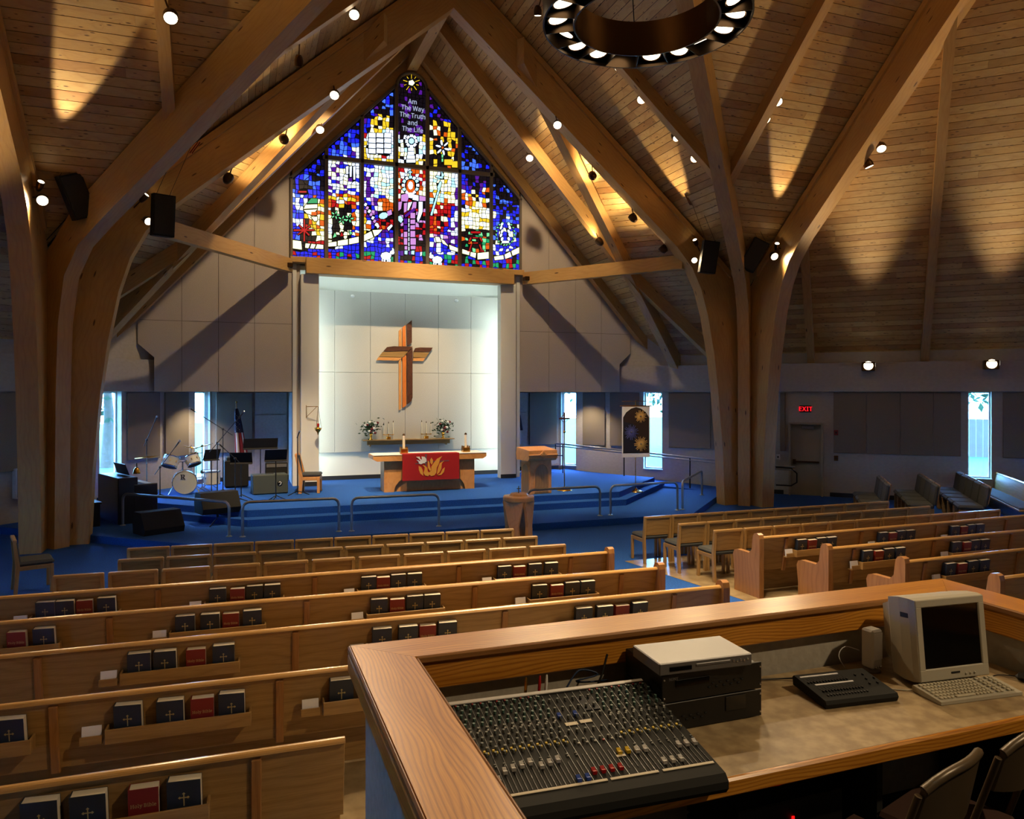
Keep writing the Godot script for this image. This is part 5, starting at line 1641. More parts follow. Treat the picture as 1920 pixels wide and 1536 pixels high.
# ---------------------------------------------------------------- stage
func mic_stand(at: Vector3, h: float, boom: Vector3, label: String) -> void:
	var t := thing("microphone_stand", label, "microphone stand", at)
	var s := st()
	for k in 3: tube(s, [Vector3(0, 0.1, 0), Vector3(cos(k * 2.09 + 0.4) * 0.3, 0.012, sin(k * 2.09 + 0.4) * 0.3)], 0.011, 6)
	put(s, "tripod_base", M.steel_dark, t)
	s = st()
	tube(s, [Vector3(0, 0.06, 0), Vector3(0, h, 0)], [0.014, 0.01], 8)
	put(s, "stand_pole", M.black, t)
	var tip := Vector3(0, h, 0) + boom
	if boom.length() > 0.05:
		s = st()
		tube(s, [Vector3(0, h, 0) - boom * 0.35, tip], 0.009, 6)
		ball(s, Vector3(0, h, 0), 0.03, 8)
		put(s, "boom_arm", M.black, t)
	s = st()
	var d := boom.normalized() if boom.length() > 0.05 else Vector3(0.3, 0.9, 0.2).normalized()
	tube(s, [tip - d * 0.04, tip + d * 0.12], [0.012, 0.018], 8)
	put(s, "microphone_body", M.black, t)
	s = st()
	ball(s, tip + d * 0.15, 0.028, 8)
	put(s, "microphone_grille", M.steel, t)

func music_stand(at: Vector3, h: float, w: float, turn: float, label: String) -> void:
	var t := thing("music_stand", label, "music stand", at, turn)
	var s := st()
	for k in 3: tube(s, [Vector3(0, 0.14, 0), Vector3(cos(k * 2.09) * 0.26, 0.012, sin(k * 2.09) * 0.26)], 0.011, 6)
	put(s, "tripod_base", M.black, t)
	s = st()
	tube(s, [Vector3(0, 0.08, 0), Vector3(0, h - 0.05, 0)], 0.013, 8)
	put(s, "stand_pole", M.black, t)
	s = st()
	box(s, Vector3(0, h + 0.08, 0.02), Vector3(w, 0.3, 0.01), Basis(Vector3.RIGHT, 0.45), 0.003)
	put(s, "desk_plate", M.black_matte, t)
	s = st()
	box(s, Vector3(0, h - 0.05, 0.0), Vector3(w, 0.012, 0.07), Basis(Vector3.RIGHT, 0.45), 0.003)
	put(s, "desk_lip", M.black_matte, t)

func drum(parent: Node, called: String, c: Vector3, r: float, depth: float, axis: Vector3, front: Material) -> void:
	var y := axis.normalized()
	var x := y.cross(Vector3.FORWARD if absf(y.z) < 0.9 else Vector3.RIGHT).normalized()
	var xf := Transform3D(Basis(x, y, x.cross(y)), c)
	var s := st()
	lathe(s, [Vector2(r, -depth / 2), Vector2(r, depth / 2)], xf, 24)
	var shell_node := put(s, called, M.drum_white, parent)
	for k in [-1.0, 1.0]:
		s = st()
		lathe(s, [Vector2(r * 0.97, k * depth / 2), Vector2(r * 1.04, k * depth / 2), Vector2(r * 1.04, k * (depth / 2 - 0.03)), Vector2(r, k * (depth / 2 - 0.03))], xf, 24)
		put(s, "hoop", M.chrome, shell_node)
		s = st()
		lathe(s, [Vector2(0, k * (depth / 2 - 0.004)), Vector2(r * 0.98, k * (depth / 2 - 0.004))], xf, 24)
		put(s, "drum_skin", front if k > 0 else M.charcoal, shell_node)
	s = st()
	for k in 8:
		var a := TAU * k / 8
		box(s, xf * Vector3(cos(a) * r * 1.02, 0, sin(a) * r * 1.02), Vector3(0.02, 0.05, 0.02), xf.basis)
	put(s, "lugs", M.chrome, shell_node)

func stage() -> void:
	var k := thing("drum_kit", "white drum kit with chrome hardware and cymbals", "drum kit", W(-5.95, 0.45, 20.45))
	drum(k, "bass_drum", Vector3(0, 0.3, 0), 0.285, 0.42, Vector3(0.08, 0, 1), M.drum_head)
	text("R", 0.12, 0.003, "drum_logo", M.black, k, Transform3D(Basis(), Vector3(-0.03, 0.44, 0.218)), "Droid Serif", 700)
	drum(k, "tom_drum", Vector3(-0.33, 0.82, 0.0), 0.19, 0.28, Vector3(0.25, 1, -0.35), M.drum_head)
	drum(k, "tom_drum", Vector3(0.19, 0.84, 0.05), 0.17, 0.26, Vector3(-0.35, 1, -0.35), M.drum_head)
	drum(k, "floor_tom", Vector3(0.62, 0.35, -0.35), 0.2, 0.36, Vector3(0, 1, 0), M.drum_head)
	for q in [[-0.85, 0.96, 0.1, 0.28, 0.08], [0.12, 1.13, -0.5, 0.2, -0.2], [0.4, 1.18, -0.1, 0.27, 0.25], [0.25, 1.0, -0.3, 0.18, 0.0]]:
		var s := st()
		lathe(s, [Vector2(0, 0.03), Vector2(0.03, 0.02), Vector2(0.05, 0.008), Vector2(q[3], 0), Vector2(q[3], -0.004), Vector2(0, 0.0)], Transform3D(Basis(Vector3.BACK, q[4]), Vector3(q[0], q[1], q[2])), 24)
		put(s, "cymbal", M.brass, k)
		s = st()
		tube(s, [Vector3(q[0], 0.1, q[2]), Vector3(q[0], q[1] + 0.05, q[2])], 0.012, 8)
		for j in 3: tube(s, [Vector3(q[0], 0.16, q[2]), Vector3(q[0] + cos(j * 2.09) * 0.2, 0.012, q[2] + sin(j * 2.09) * 0.2)], 0.01, 6)
		put(s, "cymbal_stand", M.chrome, k)
	var s := st()
	tube(s, [Vector3(-0.05, 0.55, 0), Vector3(-0.05, 0.8, 0)], 0.02, 8)
	tube(s, [Vector3(-0.2, 0.8, 0), Vector3(0.1, 0.82, 0)], 0.014, 8)
	for sx in [-1, 1]: tube(s, [Vector3(sx * 0.26, 0.2, 0.1), Vector3(sx * 0.36, 0.012, 0.22)], 0.012, 6)
	put(s, "mounting_tubes", M.chrome, k)
	var th := thing("drum_stool", "round black drum stool behind the drum kit", "stool", W(-5.45, 0.45, 21.3))
	s = st()
	lathe(s, [Vector2(0, 0.42), Vector2(0.17, 0.42), Vector2(0.18, 0.45), Vector2(0.17, 0.5), Vector2(0, 0.51)], Transform3D(), 16)
	put(s, "stool_seat", M.black_matte, th)
	s = st()
	tube(s, [Vector3(0, 0.1, 0), Vector3(0, 0.43, 0)], 0.02, 8)
	for j in 3: tube(s, [Vector3(0, 0.2, 0), Vector3(cos(j * 2.09) * 0.22, 0.012, sin(j * 2.09) * 0.22)], 0.012, 6)
	put(s, "stool_legs", M.chrome, th)
	mic_stand(W(-6.85, 0.45, 20.8), 1.35, Vector3(0.18, 0.45, 0.0), "boom microphone stand reaching above the bare wall panel")
	mic_stand(W(-6.45, 0.45, 19.75), 0.75, Vector3(0.35, 0.5, 0.0), "slanted microphone boom rising from the console organ")
	mic_stand(W(-5.05, 0.45, 20.2), 1.62, Vector3(-0.65, 0.45, 0.0), "tall overhead microphone boom above the cymbals")
	mic_stand(W(-5.15, 0.45, 19.0), 1.35, Vector3(0.5, 0.62, 0.0), "long slanted microphone boom crossing the bright window")
	mic_stand(W(-3.3, 0.45, 19.3), 1.45, Vector3.ZERO, "straight microphone stand between guitar amplifier and chair")
	mic_stand(W(-4.75, 0.45, 18.6), 1.0, Vector3(-0.25, 0.25, 0), "short microphone stand before the open music desks")
	music_stand(W(-4.62, 0.45, 18.75), 0.92, 0.5, -0.15, "black music stand in front of the flag")
	music_stand(W(-3.86, 0.45, 18.3), 1.0, 0.5, 0.1, "black music stand in front of the green amplifier")
	music_stand(W(-4.15, 0.45, 20.35), 1.15, 0.85, 0.1, "wide black music desk behind the green amplifier")
	music_stand(W(-5.3, 0.45, 19.6), 0.95, 0.4, 0.5, "black music stand turned sideways beside the drum kit")
	var a := thing("guitar_amplifier", "grey green amplifier cabinet with a round white emblem", "amplifier", W(-3.95, 0.45, 19.85), 0.12)
	put(bx(Vector3(0, 0.25, 0), Vector3(0.85, 0.48, 0.45), 0.02), "cabinet", M.amp_green, a)
	put(bx(Vector3(0, 0.495, 0), Vector3(0.2, 0.02, 0.05), 0.006), "carry_handle", M.black, a)
	s = st()
	lathe(s, [Vector2(0, 0), Vector2(0.065, 0), Vector2(0.065, 0.006), Vector2(0, 0.006)], Transform3D(Basis(Vector3.RIGHT, PI / 2), Vector3(0.22, 0.26, 0.226)), 18)
	put(s, "emblem_disc", M.black, a)
	s = st()
	tube(s, [Vector3(0.19, 0.29, 0.235), Vector3(0.22, 0.305, 0.235), Vector3(0.25, 0.28, 0.235), Vector3(0.24, 0.24, 0.235), Vector3(0.2, 0.215, 0.235)], [0.006, 0.012, 0.018, 0.014, 0.005], 6)
	put(s, "emblem_mark", M.white_plastic, a)
	var a2 := thing("keyboard_amplifier", "small black amplifier head behind the green cabinet", "amplifier", W(-3.75, 0.45, 20.55))
	put(bx(Vector3(0, 0.36, 0), Vector3(0.55, 0.72, 0.3), 0.02), "cabinet", M.black_matte, a2)
	put(bx(Vector3(0, 0.64, 0.155), Vector3(0.5, 0.08, 0.012), 0.003), "control_strip", M.grey_metal, a2)
	var a3 := thing("bass_speaker", "black loudspeaker cabinet below the flag", "loudspeaker", W(-4.75, 0.45, 21.5), 0.1)
	put(bx(Vector3(0, 0.38, 0), Vector3(0.6, 0.7, 0.45), 0.02), "cabinet", M.black_matte, a3)
	put(bx(Vector3(0, 0.77, 0), Vector3(0.5, 0.1, 0.35), 0.02), "amplifier_head", M.charcoal, a3)
	# flags
	var fl := thing("american_flag", "furled striped flag with stars on a tall staff", "flag", W(-4.72, 0.45, 22.35))
	s = st()
	tube(s, [Vector3(0, 0.05, 0), Vector3(-0.02, 2.25, 0)], 0.015, 8)
	put(s, "flag_staff", M.maple, fl)
	s = st()
	lathe(s, [Vector2(0, 0), Vector2(0.14, 0), Vector2(0.13, 0.04), Vector2(0.03, 0.08), Vector2(0, 0.08)], Transform3D(), 16)
	put(s, "flag_base", M.brass, fl)
	s = st()
	ball(s, Vector3(-0.02, 2.28, 0), 0.03, 8)
	put(s, "staff_finial", M.brass, fl)
	for q in 7:
		s = st()
		var path := []
		var rad := []
		for j in 9:
			var u := j / 8.0
			path.append(Vector3(-0.02 + (q - 3) * (0.01 + 0.034 * u) + 0.14 * u, 2.1 - u * 1.35, 0.05 + 0.03 * ((q * 5) % 3)))
			rad.append(0.022 + 0.026 * u)
		tube(s, path.slice(3), rad.slice(3), 6)
		put(s, "flag_stripe", M.flag_red if q % 2 == 0 else M.flag_white, fl)
		s = st()
		tube(s, path.slice(0, 5), [0.01, 0.03, 0.036, 0.04, 0.042], 6)
		put(s, "flag_canton", M.flag_blue, fl)
	for q in 14:
		s = st()
		ball(s, Vector3(-0.05 + 0.035 * (q % 4), 1.95 - 0.04 * q, 0.155), 0.011, 5, 0.5)
		put(s, "flag_star", M.flag_white, fl)
	var f2 := thing("church_flag", "furled white and navy flag in the alcove behind the lectern", "flag", W(3.62, 0.45, 22.3))
	s = st()
	tube(s, [Vector3(0, 0.05, 0), Vector3(0, 2.25, 0)], 0.015, 8)
	put(s, "flag_staff", M.maple, f2)
	s = st()
	lathe(s, [Vector2(0, 0), Vector2(0.14, 0), Vector2(0.13, 0.04), Vector2(0.03, 0.08), Vector2(0, 0.08)], Transform3D(), 16)
	put(s, "flag_base", M.brass, f2)
	for q in 5:
		s = st()
		tube(s, [Vector3(0, 2.15, 0.02), Vector3(0.02 + q * 0.02, 1.8, 0.03 + 0.02 * (q % 2)), Vector3(0.03 + q * 0.035, 1.35, 0.04 + 0.03 * (q % 2))], [0.01, 0.03, 0.035], 6)
		put(s, "flag_field", M.flag_blue if q > 1 else M.flag_white, f2)
		s = st()
		tube(s, [Vector3(0.02 + q * 0.02, 1.5, 0.03), Vector3(0.0 + q * 0.025, 0.9, 0.04 + 0.03 * (q % 2))], [0.03, 0.032], 6)
		put(s, "flag_field", M.flag_white, f2)
	# chair of the celebrant
	var c := thing("sanctuary_chair", "oak sanctuary chair with grey cushion beside the altar niche", "chair", W(-2.95, 0.45, 19.7), PI / 2 - 0.2)
	put(bx(Vector3(0, 0.46, 0.02), Vector3(0.52, 0.08, 0.5), 0.03), "seat_cushion", M.upholstery, c)
	s = st()
	box(s, Vector3(0, 0.72, -0.28), Vector3(0.44, 0.46, 0.05), Basis(Vector3.RIGHT, -0.16), 0.02)
	put(s, "back_cushion", M.upholstery, c)
	for sx in [-1, 1]:
		s = st()
		ribbon(s, [Vector3(sx * 0.25, 0, -0.27), Vector3(sx * 0.25, 0.42, -0.25), Vector3(sx * 0.25, 0.98, -0.36)], [Vector3(sx * 0.25, 0, -0.19), Vector3(sx * 0.25, 0.42, -0.16), Vector3(sx * 0.25, 0.98, -0.3)], Vector3.RIGHT, 0.05)
		put(s, "back_post", M.maple, c)
		put(bx(Vector3(sx * 0.25, 0.21, 0.22), Vector3(0.05, 0.42, 0.07), 0.006), "leg", M.maple, c)
		put(bx(Vector3(sx * 0.25, 0.37, 0.02), Vector3(0.04, 0.09, 0.42), 0.006), "side_rail", M.maple, c)
	put(bx(Vector3(0, 0.37, 0.23), Vector3(0.46, 0.08, 0.04), 0.006), "front_rail", M.maple, c)
	put(bx(Vector3(0, 0.96, -0.34), Vector3(0.46, 0.08, 0.05), 0.01), "top_rail", M.maple, c)
	# floor monitors
	for q in [[-6.2, 0.15, 16.75, 0.5, "black wedge floor monitor on the lower step by the organ"], [-5.1, 0.15, 17.35, 0.35, "black wedge floor monitor raised on a stand before the drums"]]:
		var fm := thing("floor_monitor", q[4], "loudspeaker", W(q[0], q[1] + (0.26 if q[0] > -5.5 else 0.0), q[2]), q[3])
		s = st()
		prism(s, PackedVector2Array([Vector2(-0.26, 0.0), Vector2(0.26, 0.0), Vector2(0.3, 0.12), Vector2(0.1, 0.44), Vector2(-0.2, 0.44), Vector2(-0.3, 0.26)]), Transform3D(Basis(Vector3.BACK, Vector3.UP, Vector3.LEFT), Vector3(0.4, 0, 0)), 0.8)
		put(s, "wedge_cabinet", M.black_matte, fm)
		s = st()
		box(s, Vector3(0.41, 0.2, 0.0), Vector3(0.012, 0.14, 0.2), Basis(), 0.003)
		put(s, "connector_plate", M.charcoal, fm)
		if q[0] > -5.5:
			s = st()
			tube(s, [Vector3(0, 0, 0), Vector3(0, -0.16, 0)], 0.025, 8)
			for j in 3: tube(s, [Vector3(0, -0.12, 0), Vector3(cos(j * 2.09 + 0.2) * 0.4, -0.245, sin(j * 2.09 + 0.2) * 0.4)], 0.013, 6)
			put(s, "stand_legs", M.steel_dark, fm)
	# console organ and bench
	var og := thing("console_organ", "dark upright console organ with a raised music desk", "organ", W(-7.05, 0.15, 18.75), PI / 2 + 0.42)
	put(bx(Vector3(0, 0.5, -0.18), Vector3(1.45, 1.0, 0.4), 0.012), "organ_case", M.organ_wood, og)
	for sx in [-1, 1]: put(bx(Vector3(sx * 0.7, 0.42, 0.18), Vector3(0.06, 0.84, 0.5), 0.012), "end_panel", M.organ_wood, og)
	put(bx(Vector3(0, 0.78, 0.2), Vector3(1.36, 0.08, 0.42), 0.008), "key_bed", M.organ_wood, og)
	put(bx(Vector3(0, 0.825, 0.28), Vector3(1.2, 0.016, 0.14), 0.003), "key_row", M.key_cream, og)
	s = st()
	box(s, Vector3(0, 1.14, -0.1), Vector3(0.8, 0.26, 0.02), Basis(Vector3.RIGHT, -0.35), 0.005)
	put(s, "music_desk", M.black, og)
	var ob := thing("organ_bench", "dark organ bench beside the timber column", "bench", W(-7.75, 0.15, 18.25), PI / 2 + 0.42)
	put(bx(Vector3(0, 0.5, 0), Vector3(1.0, 0.04, 0.34), 0.008), "bench_seat", M.organ_wood, ob)
	for sx in [-1, 1]: put(bx(Vector3(sx * 0.42, 0.24, 0), Vector3(0.05, 0.48, 0.3), 0.008), "bench_leg", M.organ_wood, ob)
	var hb := thing("brass_handbell", "brass handbell standing on the console organ", "bell", W(-6.85, 1.152, 18.85))
	s = st()
	lathe(s, [Vector2(0, 0.0), Vector2(0.08, 0), Vector2(0.075, 0.03), Vector2(0.06, 0.1), Vector2(0.03, 0.14), Vector2(0.015, 0.15), Vector2(0.0, 0.15)], Transform3D(), 14)
	put(s, "bell_cup", M.brass, hb)
	s = st()
	tube(s, [Vector3(0, 0.14, 0), Vector3(0, 0.24, 0)], 0.015, 8)
	put(s, "bell_handle", M.black, hb)

# ---------------------------------------------------------------- seating
const PEW_BOOKS := {
	"P1": [[-6.55, -6.37, -6.19, -5.98, 2], [-4.88, -4.67, -4.49, -4.30, 1], [-3.21, -3.04, -2.86, -2.66, 1], [-1.52, -1.32, -1.11, -0.89, 1]],
	"P2": [[-6.57, -6.35, 0], [-5.15, -4.92, -4.73, -4.53, 2], [-3.26, -3.07, -2.88, -2.69, 1], [-1.45, -1.24, -1.05, -0.86, 1]],
	"P3": [[-5.44, -5.24, -5.00, -4.78, 2], [-3.41, -3.17, -2.98, -2.79, 2], [-1.37, -1.14, -0.94, -0.74, 2]],
	"P4": [[-6.30, -6.09, 9], [-5.38, -5.11, -4.90, -4.70, 2], [-3.92, -3.68, 9]],
	"P5": [[-5.65, -5.42, -5.15, -4.94, 2]],
	"R1": [[3.20, 3.39, 3.57, 3.76, 1], [4.80, 4.99, 5.17, 5.36, 1], [6.35, 6.54, 6.72, 6.91, 1]],
	"R2": [[3.50, 3.70, 3.89, 4.09, 1], [5.20, 5.40, 5.58, 5.77, 1]],
	"R3": [[3.89, 4.09, 4.29, 4.49, 1]],
}

func chair_source() -> Node3D:
	var c := thing("linking_chair", "oak linking chair with grey upholstered seat", "chair")
	put(bx(Vector3(0, 0.45, -0.2), Vector3(0.5, 0.075, 0.47), 0.03), "seat_cushion", M.upholstery, c)
	var s := st()
	box(s, Vector3(0, 0.645, 0.045), Vector3(0.5, 0.33, 0.018), Basis(Vector3.RIGHT, 0.14), 0.004)
	put(s, "backrest", M.oak, c)
	s = st()
	box(s, Vector3(0, 0.62, 0.022), Vector3(0.44, 0.3, 0.03), Basis(Vector3.RIGHT, 0.14), 0.012)
	put(s, "back_cushion", M.upholstery, c)
	s = st()
	box(s, Vector3(0, 0.8, 0.065), Vector3(0.544, 0.045, 0.055), Basis(), 0.01)
	put(s, "top_rail", M.oak, c)
	for sx in [-1, 1]:
		s = st()
		ribbon(s, [Vector3(sx * 0.252, 0, 0.035), Vector3(sx * 0.252, 0.42, 0.0), Vector3(sx * 0.252, 0.79, 0.05)], [Vector3(sx * 0.252, 0, 0.085), Vector3(sx * 0.252, 0.42, 0.06), Vector3(sx * 0.252, 0.79, 0.09)], Vector3.RIGHT, 0.04)
		put(s, "back_leg", M.oak, c)
		put(bx(Vector3(sx * 0.24, 0.21, -0.4), Vector3(0.045, 0.42, 0.05), 0.006), "front_leg", M.oak, c)
		put(bx(Vector3(sx * 0.24, 0.39, -0.18), Vector3(0.03, 0.06, 0.4), 0.004), "side_rail", M.oak, c)
	return c

func bench_chair_source() -> Node3D:
	var c := thing("side_chair", "grey fully upholstered chair", "chair")
	put(bx(Vector3(0, 0.43, -0.25), Vector3(0.66, 0.11, 0.52), 0.04), "seat_cushion", M.upholstery, c)
	var s := st()
	box(s, Vector3(0, 0.68, 0.05), Vector3(0.66, 0.46, 0.08), Basis(Vector3.RIGHT, 0.16), 0.03)
	put(s, "back_cushion", M.upholstery, c)
	for sx in [-1, 1]:
		put(bx(Vector3(sx * 0.3, 0.19, -0.24), Vector3(0.04, 0.38, 0.5), 0.006), "side_frame", M.oak, c)
	s = st()
	box(s, Vector3(0, 0.72, 0.1), Vector3(0.62, 0.4, 0.02), Basis(Vector3.RIGHT, 0.16), 0.005)
	put(s, "back_board", M.oak, c)
	return c

func chair_row(src: Node3D, a: Vector2, b: Vector2, n: int, label: String, group: String, first: bool) -> bool:
	var d := (b - a).normalized()
	var turn := atan2(d.y, d.x)
	for k in n:
		var p := a.lerp(b, (k + 0.5) / n)
		var at := W(p.x, 0.005, p.y)
		if first:
			src.position = at
			src.rotation.y = turn
			tag(src, label, "chair", group)
			first = false
		else:
			copy(src, at, turn, label, group)
	return false

func book_source(red: bool) -> Node3D:
	var b := thing("pew_bible" if red else "hymnal", "book", "book")
	var w := 0.155 if red else 0.178
	var h := 0.215 if red else 0.23
	var cv: Material = M.red_cover if red else M.navy_cover
	var front: Node
	for z in [-1, 1]: front = put(bx(Vector3(0, h / 2, z * 0.028), Vector3(w, h, 0.004), 0.001), "cover", cv, b)
	put(bx(Vector3(-w / 2 + 0.003, h / 2, 0), Vector3(0.005, h, 0.058), 0.0015), "spine", cv, b)
	put(bx(Vector3(0.003, h / 2 + 0.001, 0), Vector3(w - 0.01, h - 0.004, 0.052)), "pages", M.paper, b)
	if red:
		text("Holy Bible", 0.0195, 0.001, "title_lettering", M.gilt, front, Transform3D(Basis(), Vector3(0, 0.115, 0.0306)), "Droid Serif", 400)
	else:
		var s := st()
		box(s, Vector3(0, 0.115, 0.0306), Vector3(0.006, 0.075, 0.001))
		box(s, Vector3(0, 0.128, 0.0306), Vector3(0.045, 0.006, 0.001))
		for q in [[0.0, 0.152], [0.022, 0.128], [-0.022, 0.128]]: box(s, Vector3(q[0], q[1], 0.0306), Vector3(0.012, 0.012, 0.001), Basis(Vector3.BACK, PI / 4))
		put(s, "gilt_cross", M.gilt, front)
	return b

func pew(key: String, a: Vector2, b: Vector2, ends: Array, stiles: Array, where: String, hymn: Node3D, bible: Node3D) -> void:
	var d := (b - a).normalized()
	var L := a.distance_to(b)
	var o := W(a.x, 0.005, a.y)
	var turn := atan2(d.y, d.x)
	var t := thing("pew", "long honey oak pew " + where, "pew", o, turn)
	var inv := t.transform.affine_inverse()
	var s := st()
	box(s, Vector3(L / 2, 0.61, -0.05), Vector3(L, 0.5, 0.02), Basis(Vector3.RIGHT, 0.16), 0.003, Vector3.RIGHT)
	put(s, "back_panel", M.oak, t)
	s = st()
	var prof := PackedVector2Array()
	for k in 11: prof.append(Vector2(-cos(PI * k / 10.0 - 0.3) * 0.036, 0.842 + sin(PI * k / 10.0 - 0.3) * 0.038))
	prism(s, prof, Transform3D(Basis(Vector3.FORWARD * -1.0, Vector3.UP, Vector3.LEFT), Vector3(L, 0, 0.0)), L, Vector3.RIGHT)
	put(s, "top_rail", M.oak_rail, t)
	put(bx(Vector3(L / 2, 0.42, -0.32), Vector3(L, 0.045, 0.44), 0.01), "seat", M.oak, t)
	put(bx(Vector3(L / 2, 0.2, -0.28), Vector3(L, 0.36, 0.03), 0.004), "kick_board", M.oak, t)
	for x in stiles:
		s = st()
		box(s, Vector3(x - a.x, 0.58, -0.035), Vector3(0.06, 0.5, 0.03), Basis(Vector3.RIGHT, 0.16), 0.006)
		put(s, "back_stile", M.oak_red, t)
	for e in ends:
		s = st()
		var q := PackedVector2Array([Vector2(0.07, 0), Vector2(0.075, 0.86), Vector2(0.06, 0.915), Vector2(0.02, 0.935), Vector2(-0.04, 0.925), Vector2(-0.07, 0.88), Vector2(-0.1, 0.68), Vector2(-0.16, 0.62), Vector2(-0.44, 0.62), Vector2(-0.5, 0.6), Vector2(-0.53, 0.54), Vector2(-0.5, 0.3), Vector2(-0.5, 0)])
		prism(s, q, Transform3D(Basis(Vector3.BACK, Vector3.UP, Vector3.LEFT), Vector3(L * e + 0.04, 0, 0.0)), 0.08, Vector3.UP)
		put(s, "pew_end", M.oak_red, t)
	for set in PEW_BOOKS[key]:
		var n: int = set.size() - 1
		var x0: float = set[0] - 0.14 - a.x
		var x1: float = set[n - 1] + 0.13 - a.x
		s = st()
		box(s, Vector3((x0 + x1) / 2, 0.6, 0.085), Vector3(x1 - x0, 0.1, 0.014), Basis(), 0.003)
		box(s, Vector3((x0 + x1) / 2, 0.556, 0.03), Vector3(x1 - x0, 0.014, 0.11), Basis(), 0.002)
		for x in [x0 + 0.006, x1 - 0.006]: box(s, Vector3(x, 0.6, 0.03), Vector3(0.014, 0.1, 0.1), Basis(), 0.002)
		put(s, "book_rack", M.oak, t)
		s = st()
		box(s, Vector3(x0 - 0.09, 0.58, 0.06), Vector3(0.14, 0.06, 0.012), Basis(), 0.002)
		box(s, Vector3(x0 - 0.09, 0.555, 0.025), Vector3(0.14, 0.012, 0.08), Basis(), 0.002)
		put(s, "card_holder", M.oak, t)
		var env := thing("envelope_stack", "small stack of white cards in the pew " + where, "cards", t.transform * Vector3(x0 - 0.09, 0.563, 0.03), turn, "card stacks in the pew racks")
		s = st()
		for j in 3: box(s, Vector3(0, 0.05 + 0.003 * j, -0.012 + 0.009 * j), Vector3(0.12, 0.1, 0.006), Basis(Vector3.RIGHT, -0.12))
		put(s, "cards", M.paper_white, env)
		for k in n:
			var red: bool = k == set[n]
			var src := bible if red else hymn
			var lab := ("red bible lettered in gold" if red else "navy hymnal with a gold cross") + " in the pew " + where
			var at: Vector3 = t.transform * Vector3(set[k] - a.x, 0.57, 0.002 + 0.004 * (k % 2))
			var bk: Node3D
			if src.has_meta("placed"): bk = copy(src, at, 0.0, lab, "books in the pew racks")
			else:
				bk = src
				src.set_meta("placed", true)
				tag(src, lab, "book", "books in the pew racks")
				src.position = at
			bk.rotation = Vector3(0.13 + 0.02 * (k % 2), turn + 0.03 * ((k * 7 + int(set[0] * 10)) % 3 - 1), 0)

func seating() -> void:
	var ch := chair_source()
	var first := true
	first = chair_row(ch, Vector2(-6.12, 11.62), Vector2(-0.55, 11.22), 10, "oak chair in the front row facing the communion rails", "chairs in the row before the communion rails", first)
	chair_row(ch, Vector2(-6.14, 10.88), Vector2(-0.42, 10.52), 10, "oak chair in the second row behind the font side front row", "chairs in the second row before the rails", false)
	chair_row(ch, Vector2(-6.74, 10.18), Vector2(-0.26, 9.82), 11, "oak chair in the third row just before the first long pew", "chairs in the third row before the pews", false)
	chair_row(ch, Vector2(1.95, 11.5), Vector2(7.5, 11.5), 10, "oak chair in the front row before the ramp side", "chairs in the front row on the ramp side", false)
	chair_row(ch, Vector2(2.13, 10.7), Vector2(7.72, 10.74), 10, "oak chair in the second row on the ramp side of the aisle", "chairs in the second row on the ramp side", false)
	chair_row(ch, Vector2(2.32, 10.0), Vector2(8.57, 9.98), 11, "oak chair in the third row on the ramp side of the aisle", "chairs in the third row on the ramp side", false)
	copy(ch, W(-7.75, 0.005, 13.0), -PI / 2 + 0.3, "lone oak chair standing by the timber column", "single chairs")
	var bc := bench_chair_source()
	var f2 := true
	for q in [[10.35, 14.55, 9.0, 12.95, 3, "nearest the exit door"], [11.7, 14.55, 9.9, 12.45, 4, "between the other two"], [13.1, 14.6, 10.7, 11.85, 5, "next to the long side pew"]]:
		f2 = chair_row(bc, Vector2(q[2], q[3]), Vector2(q[0], q[1]), q[4], "grey upholstered chair in the slanting row " + q[5], "grey chairs in the row " + q[5], f2)
	var hymn := book_source(false)
	var bible := book_source(true)
	pew("P1", Vector2(-7.4, 9.04), Vector2(-0.05, 8.87), [0.0, 1.0], [-5.49, -3.83, -2.1, -0.6], "just behind the chair rows", hymn, bible)
	pew("P2", Vector2(-7.4, 8.06), Vector2(0.1, 7.86), [0.0, 1.0], [-5.82, -4.0, -2.2, -0.4], "second behind the chair rows", hymn, bible)
	pew("P3", Vector2(-7.3, 7.02), Vector2(0.3, 6.88), [0.0, 1.0], [-6.19, -4.18, -2.2, -0.3], "third behind the chair rows", hymn, bible)
	pew("P4", Vector2(-7.2, 5.92), Vector2(-3.2, 5.8), [0.0, 1.0], [-5.85, -4.37], "fourth behind the chair rows", hymn, bible)
	pew("P5", Vector2(-7.1, 4.68), Vector2(-4.05, 4.62), [0.0], [-4.56, -6.3], "closest to the sound booth", hymn, bible)
	pew("R1", Vector2(2.44, 9.0), Vector2(9.4, 9.1), [0.0, 1.0], [2.95, 4.4, 6.0, 7.6], "first across the aisle", hymn, bible)
	pew("R2", Vector2(2.82, 8.06), Vector2(9.4, 8.14), [0.0, 1.0], [3.3, 4.8, 6.4, 8.0], "second across the aisle", hymn, bible)
	pew("R3", Vector2(3.12, 7.1), Vector2(9.4, 7.18), [0.0, 1.0], [3.5, 5.2, 7.0], "third across the aisle", hymn, bible)
	PEW_BOOKS_EMPTY(hymn, bible)

